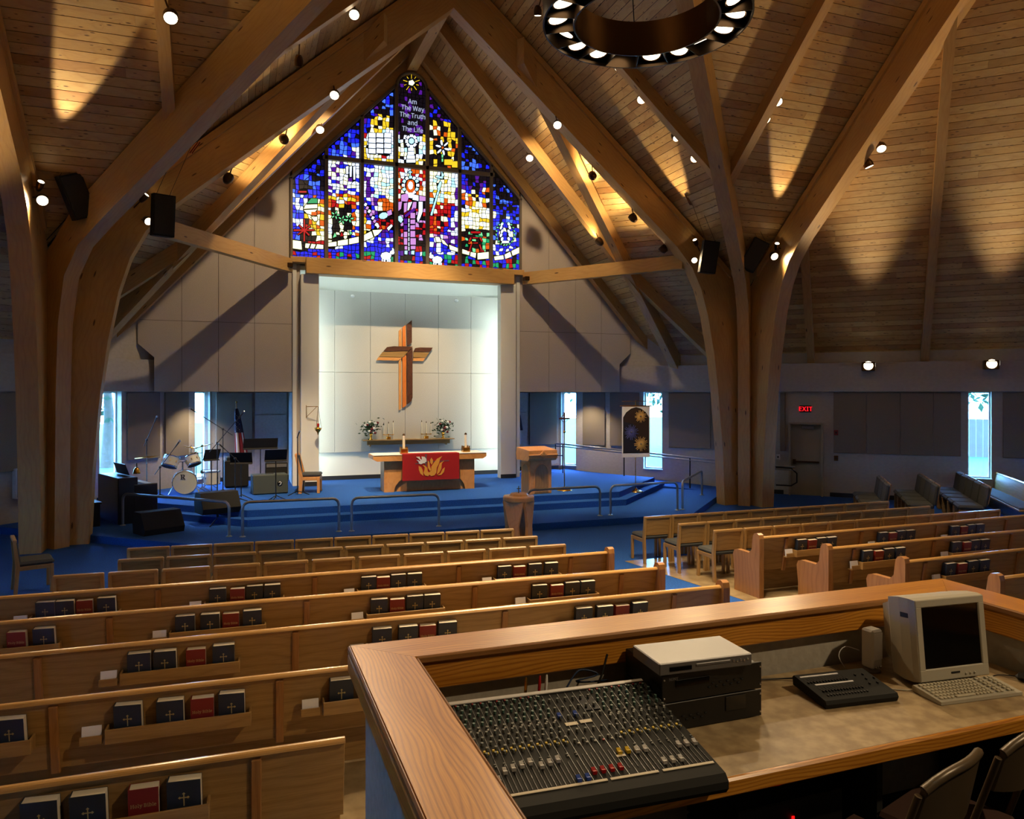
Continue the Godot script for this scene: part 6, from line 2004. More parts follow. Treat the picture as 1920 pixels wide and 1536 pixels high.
func PEW_BOOKS_EMPTY(hymn: Node3D, bible: Node3D) -> void:
	# pews that show no books
	for q in [[Vector2(3.4, 6.08), Vector2(9.4, 6.15), "fourth across the aisle, past the booth", [0.0]], [Vector2(11.6, 11.1), Vector2(14.5, 14.6), "standing sideways by the bright slit window", [1.0]]]:
		var a: Vector2 = q[0]
		var b: Vector2 = q[1]
		var L := a.distance_to(b)
		var d := (b - a).normalized()
		var t := thing("pew", "honey oak pew " + q[2], "pew", W(a.x, 0.005, a.y), atan2(d.y, d.x))
		var s := st()
		box(s, Vector3(L / 2, 0.61, -0.05), Vector3(L, 0.5, 0.02), Basis(Vector3.RIGHT, 0.16), 0.003, Vector3.RIGHT)
		put(s, "back_panel", M.oak, t)
		put(bx(Vector3(L / 2, 0.86, 0), Vector3(L, 0.05, 0.07), 0.02), "top_rail", M.oak_rail, t)
		put(bx(Vector3(L / 2, 0.42, -0.32), Vector3(L, 0.045, 0.44), 0.01), "seat", M.oak, t)
		put(bx(Vector3(L / 2, 0.46, -0.32), Vector3(L - 0.1, 0.05, 0.42), 0.02), "seat_pad", M.upholstery, t)
		put(bx(Vector3(L / 2, 0.2, -0.28), Vector3(L, 0.36, 0.03), 0.004), "kick_board", M.oak, t)
		for e in q[3]:
			s = st()
			prism(s, PackedVector2Array([Vector2(0.07, 0), Vector2(0.075, 0.86), Vector2(0.06, 0.915), Vector2(0.02, 0.935), Vector2(-0.04, 0.925), Vector2(-0.07, 0.88), Vector2(-0.1, 0.68), Vector2(-0.16, 0.62), Vector2(-0.44, 0.62), Vector2(-0.5, 0.6), Vector2(-0.53, 0.54), Vector2(-0.5, 0.3), Vector2(-0.5, 0)]), Transform3D(Basis(Vector3.BACK, Vector3.UP, Vector3.LEFT), Vector3(L * e + 0.04, 0, 0)), 0.08, Vector3.UP)
			put(s, "pew_end", M.oak_red, t)

# ---------------------------------------------------------------- sound booth
func booth() -> void:
	var bt := struct("wall_booth", "low sound booth wall with a varnished oak cap")
	put(bx(W(-4.09, 0.93, 1.6), Vector3(0.13, 1.86, 3.06)), "booth_wall", M.booth_wall, bt)
	put(bx(W(-2.53, 0.93, 3.09), Vector3(3.25, 1.86, 0.13)), "booth_wall", M.booth_wall, bt)
	put(bx(W(-0.97, 0.93, 1.6), Vector3(0.13, 1.86, 3.06)), "booth_wall", M.booth_wall, bt)
	var cap := func(poly: Array, g: Vector3) -> void:
		var s := st()
		prism(s, PackedVector2Array(poly), Transform3D(Basis(Vector3.RIGHT, Vector3(0, 0, -1), Vector3.UP), Vector3(0, 1.872, 0)), 0.033, g)
		put(s, "oak_cap", M.oak_gloss, bt)
	cap.call([Vector2(-4.21, 0.05), Vector2(-3.985, 0.05), Vector2(-3.985, 2.978), Vector2(-4.21, 3.2)], Vector3.BACK)
	cap.call([Vector2(-4.209, 3.2), Vector2(-3.984, 2.979), Vector2(-1.076, 2.979), Vector2(-0.851, 3.2)], Vector3.RIGHT)
	cap.call([Vector2(-0.85, 3.2), Vector2(-1.075, 2.978), Vector2(-1.075, 0.05), Vector2(-0.85, 0.05)], Vector3.BACK)
	var tr := [[W(-4.215, 1.835, 1.62), Vector3(0.016, 0.075, 3.16)], [W(-2.53, 1.835, 3.205), Vector3(3.38, 0.075, 0.016)], [W(-0.845, 1.835, 1.62), Vector3(0.016, 0.075, 3.16)], [W(-4.0, 1.815, 1.5), Vector3(0.03, 0.11, 2.9)], [W(-2.53, 1.815, 2.995), Vector3(2.94, 0.11, 0.03)], [W(-1.06, 1.815, 1.5), Vector3(0.03, 0.11, 2.9)]]
	for q in tr: put(bx(q[0], q[1], 0.006), "cap_trim", M.oak_gloss, bt)
	for q in [[W(-3.978, 1.89, 1.5), Vector3(0.014, 0.03, 2.93)], [W(-2.53, 1.89, 2.972), Vector3(2.9, 0.03, 0.014)], [W(-1.08, 1.89, 1.5), Vector3(0.014, 0.03, 2.93)], [W(-4.216, 1.89, 1.62), Vector3(0.014, 0.03, 3.17)]]: put(bx(q[0], q[1], 0.006), "cap_bead", M.oak_red, bt)
	var fl := struct("floor", "raised carpeted floor inside the sound booth")
	put(bx(W(-2.53, 0.43, 1.0), Vector3(2.98, 0.86, 4.1)), "booth_floor", M.black_matte, fl)
	# counter
	var dk := thing("booth_counter", "tan laminate counter with oak edge inside the sound booth", "counter", W(-2.53, 1.6, 2.62))
	put(bx(Vector3(0, -0.02, 0.0), Vector3(2.94, 0.04, 0.74), 0.002), "counter_top", M.counter, dk)
	put(bx(Vector3(0, -0.03, 0.382), Vector3(2.94, 0.065, 0.026), 0.008), "counter_edge", M.oak_gloss, dk)
	for x in [-1.3, 0.35, 1.4]: put(bx(Vector3(x, -0.385, -0.05), Vector3(0.03, 0.69, 0.6)), "counter_leg", M.charcoal, dk)
	mixer()
	gear()

func mixer() -> void:
	var tilt := 0.15
	var t := thing("mixing_console", "large dark audio mixing console with rows of knobs and faders", "mixer", W(-3.51, 1.602, 2.51), -0.05)
	var b := Basis(Vector3.RIGHT, tilt)
	var top := Transform3D(b, Vector3(0, 0.115, 0.0))
	var s := st()
	prism(s, PackedVector2Array([Vector2(-0.29, 0.02), Vector2(0.33, 0.0), Vector2(0.345, 0.02), Vector2(0.345, 0.045), Vector2(0.325, 0.065), Vector2(0.3, 0.069), Vector2(-0.295, 0.157), Vector2(-0.31, 0.15), Vector2(-0.31, 0.03)]), Transform3D(Basis(Vector3.BACK, Vector3.UP, Vector3.LEFT), Vector3(0.445, 0, 0)), 0.89)
	put(s, "console_body", M.charcoal, t)
	var flat := func(called: String, x: float, z: float, w: float, d: float, h: float, m: Material) -> void:
		var e := st()
		box(e, top * Vector3(x, h / 2, z), Vector3(w, h, d), b, minf(h, 0.004) * 0.4)
		put(e, called, m, t)
	flat.call("rear_strip", 0.0, -0.288, 0.88, 0.02, 0.006, M.white_plastic)
	for q in [[-0.41, 0.03], [0.04, 0.22], [0.235, 0.435]]: flat.call("tape_strip", (q[0] + q[1]) / 2, 0.27, q[1] - q[0], 0.012, 0.003, M.paper)
	var pitch := 0.0328
	var s2 := st()
	lathe(s2, [Vector2(0.0062, 0), Vector2(0.0055, 0.012), Vector2(0.0055, 0.012), Vector2(0, 0.013)], Transform3D(), 6)
	var knob := bake(s2)
	s2 = st()
	box(s2, Vector3(0, 0.002, 0), Vector3(0.008, 0.005, 0.006), Basis(), 0.001)
	var button := bake(s2)
	s2 = st()
	prism(s2, PackedVector2Array([Vector2(-0.012, 0), Vector2(0.012, 0), Vector2(0.012, 0.013), Vector2(0, 0.008), Vector2(-0.012, 0.013)]), Transform3D(Basis(Vector3.BACK, Vector3.UP, Vector3.LEFT), Vector3(0.007, 0, 0)), 0.014)
	var cap := bake(s2)
	s2 = st()
	box(s2, Vector3(0, 0.001, 0), Vector3(0.003, 0.001, 0.11))
	var slot := bake(s2)
	s2 = st()
	box(s2, Vector3(0, 0.0015, 0), Vector3(0.001, 0.001, 0.54))
	var rule := bake(s2)
	for ch in 27:
		var x := -0.427 + ch * pitch
		var mid := ch >= 13 and ch < 19
		inst(rule, "channel_rule", M.grey_metal, t, top * Transform3D(Basis(), Vector3(x - pitch / 2, 0, 0)))
		inst(slot, "fader_slot", M.black, t, top * Transform3D(Basis(), Vector3(x, 0, 0.205 - (0.03 if mid else 0.0))))
		if not mid:
			for row in 11:
				inst(knob, "knob", M.knob_teal if row < 5 else M.knob_grey, t, top * Transform3D(Basis(), Vector3(x + (0.006 if row % 2 else -0.004), 0, -0.25 + row * 0.0305)))
			inst(button, "button", M.fader_red if ch % 3 else M.fader_white, t, top * Transform3D(Basis(), Vector3(x - 0.006, 0, -0.268)))
			for z in [-0.095, -0.09]: inst(button, "button", M.fader_white, t, top * Transform3D(Basis(), Vector3(x + 0.008, 0, z)))
			for q in [[-0.006, 0.035], [0.003, 0.048]]: inst(button, "button", M.knob_yellow, t, top * Transform3D(Basis.from_scale(Vector3(1.15, 1.3, 1.5)), Vector3(x + q[0], 0.001, q[1])))
			for z in [0.1, 0.112]: inst(button, "button", M.knob_grey, t, top * Transform3D(Basis(), Vector3(x + 0.011, 0, z + 0.01)))
		else:
			for row in 5: inst(knob, "knob", M.knob_grey, t, top * Transform3D(Basis(), Vector3(x, 0, -0.22 + row * 0.06 + (0.03 if row > 2 else 0.0))))
			inst(button, "button", M.fader_red if ch == 16 else M.fader_white, t, top * Transform3D(Basis(), Vector3(x + 0.01, 0, 0.06)))
		var fz := 0.235
		var fm: Material = M.fader_white
		if ch < 4: fz = 0.2 - ch * 0.002
		elif ch < 11: fz = 0.155 - 0.009 * ((ch * 5) % 4)
		elif ch < 13: 
			fm = M.fader_blue
			fz = 0.25
		elif ch < 17:
			fm = M.fader_red
			fz = 0.225
		elif ch < 19:
			fm = M.fader_yellow
			fz = 0.145
		elif ch < 21: fz = 0.15
		elif ch < 24: fz = 0.23
		else: fz = 0.155
		inst(cap, "fader_cap", fm, t, top * Transform3D(Basis(), Vector3(x, 0.001, fz)))
	for q in [13, 15]:
		inst(cap, "fader_cap", M.fader_blue, t, top * Transform3D(Basis(), Vector3(-0.427 + q * pitch, 0.001, -0.11)))
	flat.call("scribble_label", 0.03, -0.06, 0.05, 0.02, 0.002, M.paper)
	flat.call("scribble_label", 0.09, -0.065, 0.05, 0.02, 0.002, M.paper)
	flat.call("scribble_label", 0.13, 0.16, 0.035, 0.012, 0.002, M.paper)
	flat.call("meter_panel", 0.13, -0.18, 0.03, 0.1, 0.002, M.black_gloss)
	flat.call("meter_panel", 0.165, -0.18, 0.03, 0.1, 0.002, M.black_gloss)

func gear() -> void:
	# rack units and disc player
	for k in 2:
		var r := thing("rack_unit", "black rack mounted recorder " + ("standing on the counter below another" if k == 0 else "with ears directly below the silver player"), "audio unit", W(-2.81, 1.602 + k * 0.116, 2.8))
		put(bx(Vector3(0, 0.057, 0), Vector3(0.44, 0.11, 0.34), 0.004), "unit_case", M.black, r)
		var fp := put(bx(Vector3(0, 0.057, 0.174), Vector3(0.485, 0.112, 0.008), 0.002), "face_plate", M.black, r)
		put(bx(Vector3(-0.1 if k else 0.11, 0.075, 0.18), Vector3(0.16 if k else 0.1, 0.028 if k else 0.06, 0.004), 0.001), "display_window", M.black_gloss, r)
		for j in 10:
			put(bx(Vector3(-0.02 + 0.018 * j if k else -0.2 + 0.018 * j, 0.04 + 0.014 * (j % 2), 0.18), Vector3(0.011, 0.006, 0.005), 0.001), "key", M.charcoal, fp)
		for sx in [-1, 1]:
			for y in [0.02, 0.095]:
				var s := st()
				ball(s, Vector3(sx * 0.234, y, 0.179), 0.005, 6)
				put(s, "rack_screw", M.chrome, fp)
		if k: text("SONY", 0.011, 0.001, "brand_lettering", M.grey_metal, r, Transform3D(Basis(), Vector3(-0.19, 0.095, 0.179)), "Droid Serif", 700)
	var d := thing("disc_player", "slim silver disc player on top of the black rack units", "disc player", W(-2.85, 1.836, 2.72), -0.05)
	put(bx(Vector3(0, 0.025, 0), Vector3(0.43, 0.05, 0.24), 0.004), "player_case", M.silver, d)
	put(bx(Vector3(-0.12, 0.024, 0.121), Vector3(0.1, 0.018, 0.004), 0.001), "display_window", M.black_gloss, d)
	put(bx(Vector3(0.03, 0.03, 0.121), Vector3(0.16, 0.01, 0.004), 0.001), "disc_tray", M.grey_metal, d)
	for k in 5:
		var s := st()
		ball(s, Vector3(0.125 + 0.017 * k, 0.03 - 0.004 * (k % 2), 0.121), 0.0045, 6)
		put(s, "player_button", M.chrome, d)
	# lighting desk
	var l := thing("lighting_desk", "small charcoal lighting desk with slider rows and white label strips", "lighting desk", W(-2.07, 1.602, 2.68), -0.1)
	var s2 := st()
	prism(s2, PackedVector2Array([Vector2(-0.11, 0.02), Vector2(0.12, 0.0), Vector2(0.128, 0.02), Vector2(0.12, 0.035), Vector2(-0.105, 0.065), Vector2(-0.115, 0.055)]), Transform3D(Basis(Vector3.BACK, Vector3.UP, Vector3.LEFT), Vector3(0.185, 0, 0)), 0.37)
	put(s2, "desk_body", M.charcoal, l)
	var tp := Transform3D(Basis(Vector3.RIGHT, 0.13), Vector3(0, 0.051, 0))
	for q in [[-0.08, -0.1, 0.2], [-0.005, -0.075, 0.2]]:
		s2 = st()
		box(s2, tp * Vector3(q[1] + 0.03, 0.002, q[0]), Vector3(0.2, 0.003, 0.008), tp.basis)
		put(s2, "label_strip", M.paper_white, l)
	s2 = st()
	box(s2, Vector3(0, 0.004, 0), Vector3(0.007, 0.008, 0.01), Basis(), 0.001)
	var cap := bake(s2)
	s2 = st()
	box(s2, Vector3(0, 0.0008, 0), Vector3(0.002, 0.001, 0.045))
	var slot := bake(s2)
	for row in 2:
		for k in 14:
			var x := -0.165 + k * 0.0155 + row * 0.02
			inst(slot, "slider_slot", M.black, l, tp * Transform3D(Basis(), Vector3(x, 0, -0.045 + row * 0.078)))
			inst(cap, "slider_cap", M.black, l, tp * Transform3D(Basis(), Vector3(x, 0, -0.025 + row * 0.078)))
			if row: inst(cap, "flash_button", M.black, l, tp * Transform3D(Basis(), Vector3(x, -0.002, 0.085)))
	for k in 6: inst(cap, "master_slider", M.black, l, tp * Transform3D(Basis(), Vector3(0.1 + 0.014 * k, 0, -0.05 + 0.04 * ((k * 2) % 3))))
	# computer monitor
	var m := thing("computer_monitor", "beige tube computer monitor with a dark screen", "monitor", W(-1.5, 1.602, 2.63), -0.08)
	s2 = st()
	lathe(s2, [Vector2(0, 0), Vector2(0.13, 0), Vector2(0.13, 0.012), Vector2(0.06, 0.03), Vector2(0, 0.03)], Transform3D(Basis(), Vector3(0, 0, -0.09)), 18)
	put(s2, "swivel_base", M.beige_plastic, m)
	var mb := Basis(Vector3.RIGHT, -0.1)
	var hub := Transform3D(mb, Vector3(0, 0.215, 0))
	s2 = st()
	var rings := [[0.2, 0.185, 0.03], [0.205, 0.19, 0.0], [0.203, 0.19, -0.06], [0.19, 0.178, -0.14], [0.14, 0.14, -0.2], [0.12, 0.12, -0.26]]
	for k in rings.size() - 1:
		var a: Array = rings[k]
		var c: Array = rings[k + 1]
		for sd in 4:
			var an := [Vector2(-1, -1), Vector2(1, -1), Vector2(1, 1), Vector2(-1, 1)]
			var p: Vector2 = an[sd]
			var q: Vector2 = an[(sd + 1) % 4]
			facen(s2, [hub * Vector3(p.x * a[0], p.y * a[1], a[2]), hub * Vector3(q.x * a[0], q.y * a[1], a[2]), hub * Vector3(q.x * c[0], q.y * c[1], c[2]), hub * Vector3(p.x * c[0], p.y * c[1], c[2])], mb * Vector3(p.x + q.x, p.y + q.y, 0))
	facen(s2, [hub * Vector3(-0.12, -0.12, -0.26), hub * Vector3(0.12, -0.12, -0.26), hub * Vector3(0.12, 0.12, -0.26), hub * Vector3(-0.12, 0.12, -0.26)], mb * Vector3(0, 0, -1))
	put(s2, "monitor_case", M.beige_plastic, m)
	s2 = st()
	for q in [[0.0, 0.168, 0.4, 0.036], [0.0, -0.158, 0.4, 0.056], [-0.182, 0.01, 0.036, 0.29], [0.182, 0.01, 0.036, 0.29]]:
		box(s2, hub * Vector3(q[0], q[1], 0.032), Vector3(q[2], q[3], 0.012), mb, 0.004)
	var bz := put(s2, "screen_bezel", M.beige_plastic, m)
	s2 = st()
	box(s2, hub * Vector3(0, 0.01, 0.027), Vector3(0.33, 0.285, 0.006), mb)
	put(s2, "screen_tube", M.screen, m)
	s2 = st()
	box(s2, hub * Vector3(0, -0.155, 0.039), Vector3(0.05, 0.008, 0.002), mb)
	put(s2, "brand_badge", M.charcoal, bz)
	s2 = st()
	for k in 3:
		lathe(s2, [Vector2(0.006, 0), Vector2(0.005, 0.004), Vector2(0, 0.004)], Transform3D(mb * Basis(Vector3.RIGHT, PI / 2), hub * Vector3(0.06 + 0.025 * k, -0.165, 0.038)), 8)
	put(s2, "front_button", M.beige_plastic, bz)
	s2 = st()
	box(s2, hub * Vector3(-0.2035, 0.11, -0.03), Vector3(0.004, 0.022, 0.05), mb, 0.001)
	put(s2, "grip_recess", M.charcoal, m)
	# keyboard
	var kb := thing("keyboard", "cream computer keyboard in front of the monitor", "keyboard", W(-1.53, 1.602, 2.5), -0.09)
	s2 = st()
	prism(s2, PackedVector2Array([Vector2(-0.08, 0.0), Vector2(0.085, 0.0), Vector2(0.085, 0.014), Vector2(-0.075, 0.03), Vector2(-0.08, 0.026)]), Transform3D(Basis(Vector3.BACK, Vector3.UP, Vector3.LEFT), Vector3(0.225, 0, 0)), 0.45)
	put(s2, "keyboard_case", M.beige_plastic, kb)
	s2 = st()
	box(s2, Vector3(0, 0.004, 0), Vector3(0.0155, 0.008, 0.0155), Basis(), 0.002)
	var key := bake(s2)
	var kt := Transform3D(Basis(Vector3.RIGHT, 0.1), Vector3(0, 0.023, 0))
	for row in 6:
		for k in 21:
			if (k == 15 or k == 18) or (row == 5 and k > 3 and k < 9): continue
			inst(key, "key", M.key_cream, kb, kt * Transform3D(Basis(), Vector3(-0.2 + k * 0.0196, 0, -0.058 + row * 0.0235)))
	put(bx(kt * Vector3(-0.075, 0.004, 0.06), Vector3(0.095, 0.008, 0.016), 0.002), "space_bar", M.key_cream, kb)
	# small speaker, mouse, cables
	var sp := thing("desk_speaker", "small white computer speaker beside the monitor", "loudspeaker", W(-1.72, 1.602, 2.86), 0.1)
	put(bx(Vector3(0, 0.115, 0), Vector3(0.075, 0.19, 0.07), 0.01), "speaker_case", M.white_plastic, sp)
	put(bx(Vector3(0, 0.13, 0.036), Vector3(0.06, 0.13, 0.003), 0.001), "speaker_grille", M.paper_white, sp)
	s2 = st()
	lathe(s2, [Vector2(0, 0), Vector2(0.042, 0), Vector2(0.04, 0.012), Vector2(0.02, 0.022), Vector2(0, 0.022)], Transform3D(), 14)
	put(s2, "speaker_foot", M.silver, sp)
	for k in 2:
		s2 = st()
		ball(s2, Vector3(-0.015 + 0.03 * k, 0.03, 0.036), 0.008, 8)
		put(s2, "volume_knob", M.chrome, sp)
	var ms := thing("computer_mouse", "black mouse at the end of the counter", "mouse", W(-1.13, 1.602, 2.5), 0.4)
	put(bx(Vector3(0, 0.016, 0), Vector3(0.06, 0.03, 0.1), 0.014), "mouse_body", M.black, ms)
	var cables := [["black power cable behind the rack units", "black", [W(-3.14, 1.83, 2.93), W(-3.2, 1.72, 2.9), W(-3.26, 1.68, 2.92), W(-3.3, 1.62, 2.93)], 0.005], ["thin black cable from rack units to lighting desk", "black", [W(-2.56, 1.7, 2.93), W(-2.5, 1.64, 2.93), W(-2.35, 1.612, 2.94), W(-2.2, 1.612, 2.9), W(-2.1, 1.64, 2.8)], 0.004], ["loop of white speaker cable against the booth wall", "white_plastic", [W(-1.75, 1.69, 2.91), W(-1.82, 1.71, 2.93), W(-1.86, 1.67, 2.93), W(-1.83, 1.61, 2.92)], 0.0025], ["beige keyboard cable on the counter", "beige_plastic", [W(-1.75, 1.606, 2.6), W(-1.8, 1.605, 2.63), W(-1.9, 1.605, 2.7)], 0.003], ["tangle of blue network cable behind the mixing console", "blue_cable", [W(-3.35, 1.72, 2.9), W(-3.28, 1.78, 2.92), W(-3.2, 1.76, 2.9), W(-3.3, 1.74, 2.91), W(-3.22, 1.72, 2.93), W(-3.15, 1.73, 2.9)], 0.004], ["coiled black cable beside the monitor", "black", [W(-1.2, 1.61, 2.8), W(-1.15, 1.63, 2.83), W(-1.12, 1.61, 2.8), W(-1.17, 1.61, 2.77), W(-1.1, 1.62, 2.78)], 0.005], ["black mouse cable on the counter", "black", [W(-1.28, 1.606, 2.58), W(-1.2, 1.606, 2.6), W(-1.13, 1.608, 2.55)], 0.0025], ["dark cable in the corner of the booth wall", "black", [W(-3.98, 1.77, 2.9), W(-3.93, 1.74, 2.94), W(-3.9, 1.68, 2.93), W(-3.88, 1.61, 2.93)], 0.004]]
	for q in cables:
		s2 = st()
		var cv := Curve3D.new()
		for k in q[2].size():
			var tn: Vector3 = ((q[2][mini(k + 1, q[2].size() - 1)] as Vector3) - q[2][maxi(k - 1, 0)]) * 0.17
			cv.add_point(q[2][k], -tn, tn)
		var pl := cv.tessellate_even_length(3, 0.02)
		tube(s2, Array(pl), q[3], 6)
		tag(put(s2, "cable", M[q[1]], null), q[0], "cable")
	for q in [[-3.5, "fader_red", "red cable plug behind the mixing console"], [-3.47, "white_plastic", "white cable plug behind the mixing console"], [-3.56, "brass", "gold cable plug behind the mixing console"]]:
		s2 = st()
		tube(s2, [Vector3(0, 0, 0), Vector3(0.004, 0.05, 0), Vector3(0.01, 0.075, -0.01)], [0.006, 0.007, 0.004], 8)
		var pg := put(s2, "cable_plug", M[q[1]], null)
		pg.position = W(q[0], 1.735, 2.84)
		tag(pg, q[2], "plug")
	var am := thing("power_amplifier", "black power amplifier with a red light under the counter", "amplifier", W(-2.62, 1.2, 2.55))
	put(bx(Vector3(0, 0.09, 0), Vector3(0.5, 0.18, 0.36), 0.006), "unit_case", M.black, am)
	put(bx(Vector3(0, -0.18, 0), Vector3(0.5, 0.34, 0.36), 0.006), "rack_frame", M.black_matte, am)
	put(bx(Vector3(0.0, 0.11, 0.182), Vector3(0.012, 0.018, 0.004), 0.001), "indicator_light", M.led_red, am)
	# folding chairs
	for q in [[-2.47, 1.93, 0.3, "brown metal folding chair drawn up to the counter below the disc player"], [-2.0, 2.02, 0.3, "brown metal folding chair drawn up to the counter below the keyboard"]]:
		var c := thing("folding_chair", q[3], "chair", W(q[0], 0.865, q[1]), q[2])
		s2 = st()
		var n := 10
		var lo := []
		var hi := []
		for k in n + 1:
			var u := float(k) / n * 2.0 - 1.0
			lo.append(Vector3(u * 0.2, 0.69 + 0.02 * u * u, 0.12 - 0.05 * u * u))
			hi.append(Vector3(u * 0.2, 0.905 - 0.05 * pow(absf(u), 3.0), 0.16 - 0.05 * u * u))
		ribbon(s2, lo, hi, Vector3.BACK, 0.02)
		put(s2, "back_panel", M.chair_brown, c)
		s2 = st()
		var top_e := []
		for k in n + 1: top_e.append((hi[k] as Vector3) + Vector3(0, 0.0, 0))
		tube(s2, top_e, 0.016, 8)
		put(s2, "top_roll", M.chair_brown, c)
		for sx in [-1, 1]:
			s2 = st()
			tube(s2, [Vector3(sx * 0.215, 0.84, 0.1), Vector3(sx * 0.22, 0.45, -0.02), Vector3(sx * 0.22, 0.012, -0.28)], 0.012, 8)
			put(s2, "front_leg", M.chair_brown, c)
			s2 = st()
			tube(s2, [Vector3(sx * 0.2, 0.42, -0.2), Vector3(sx * 0.2, 0.012, 0.14)], 0.011, 8)
			put(s2, "rear_leg", M.chair_brown, c)
		put(bx(Vector3(0, 0.44, -0.16), Vector3(0.4, 0.035, 0.36), 0.015), "seat_pad", M.cushion_brown, c)

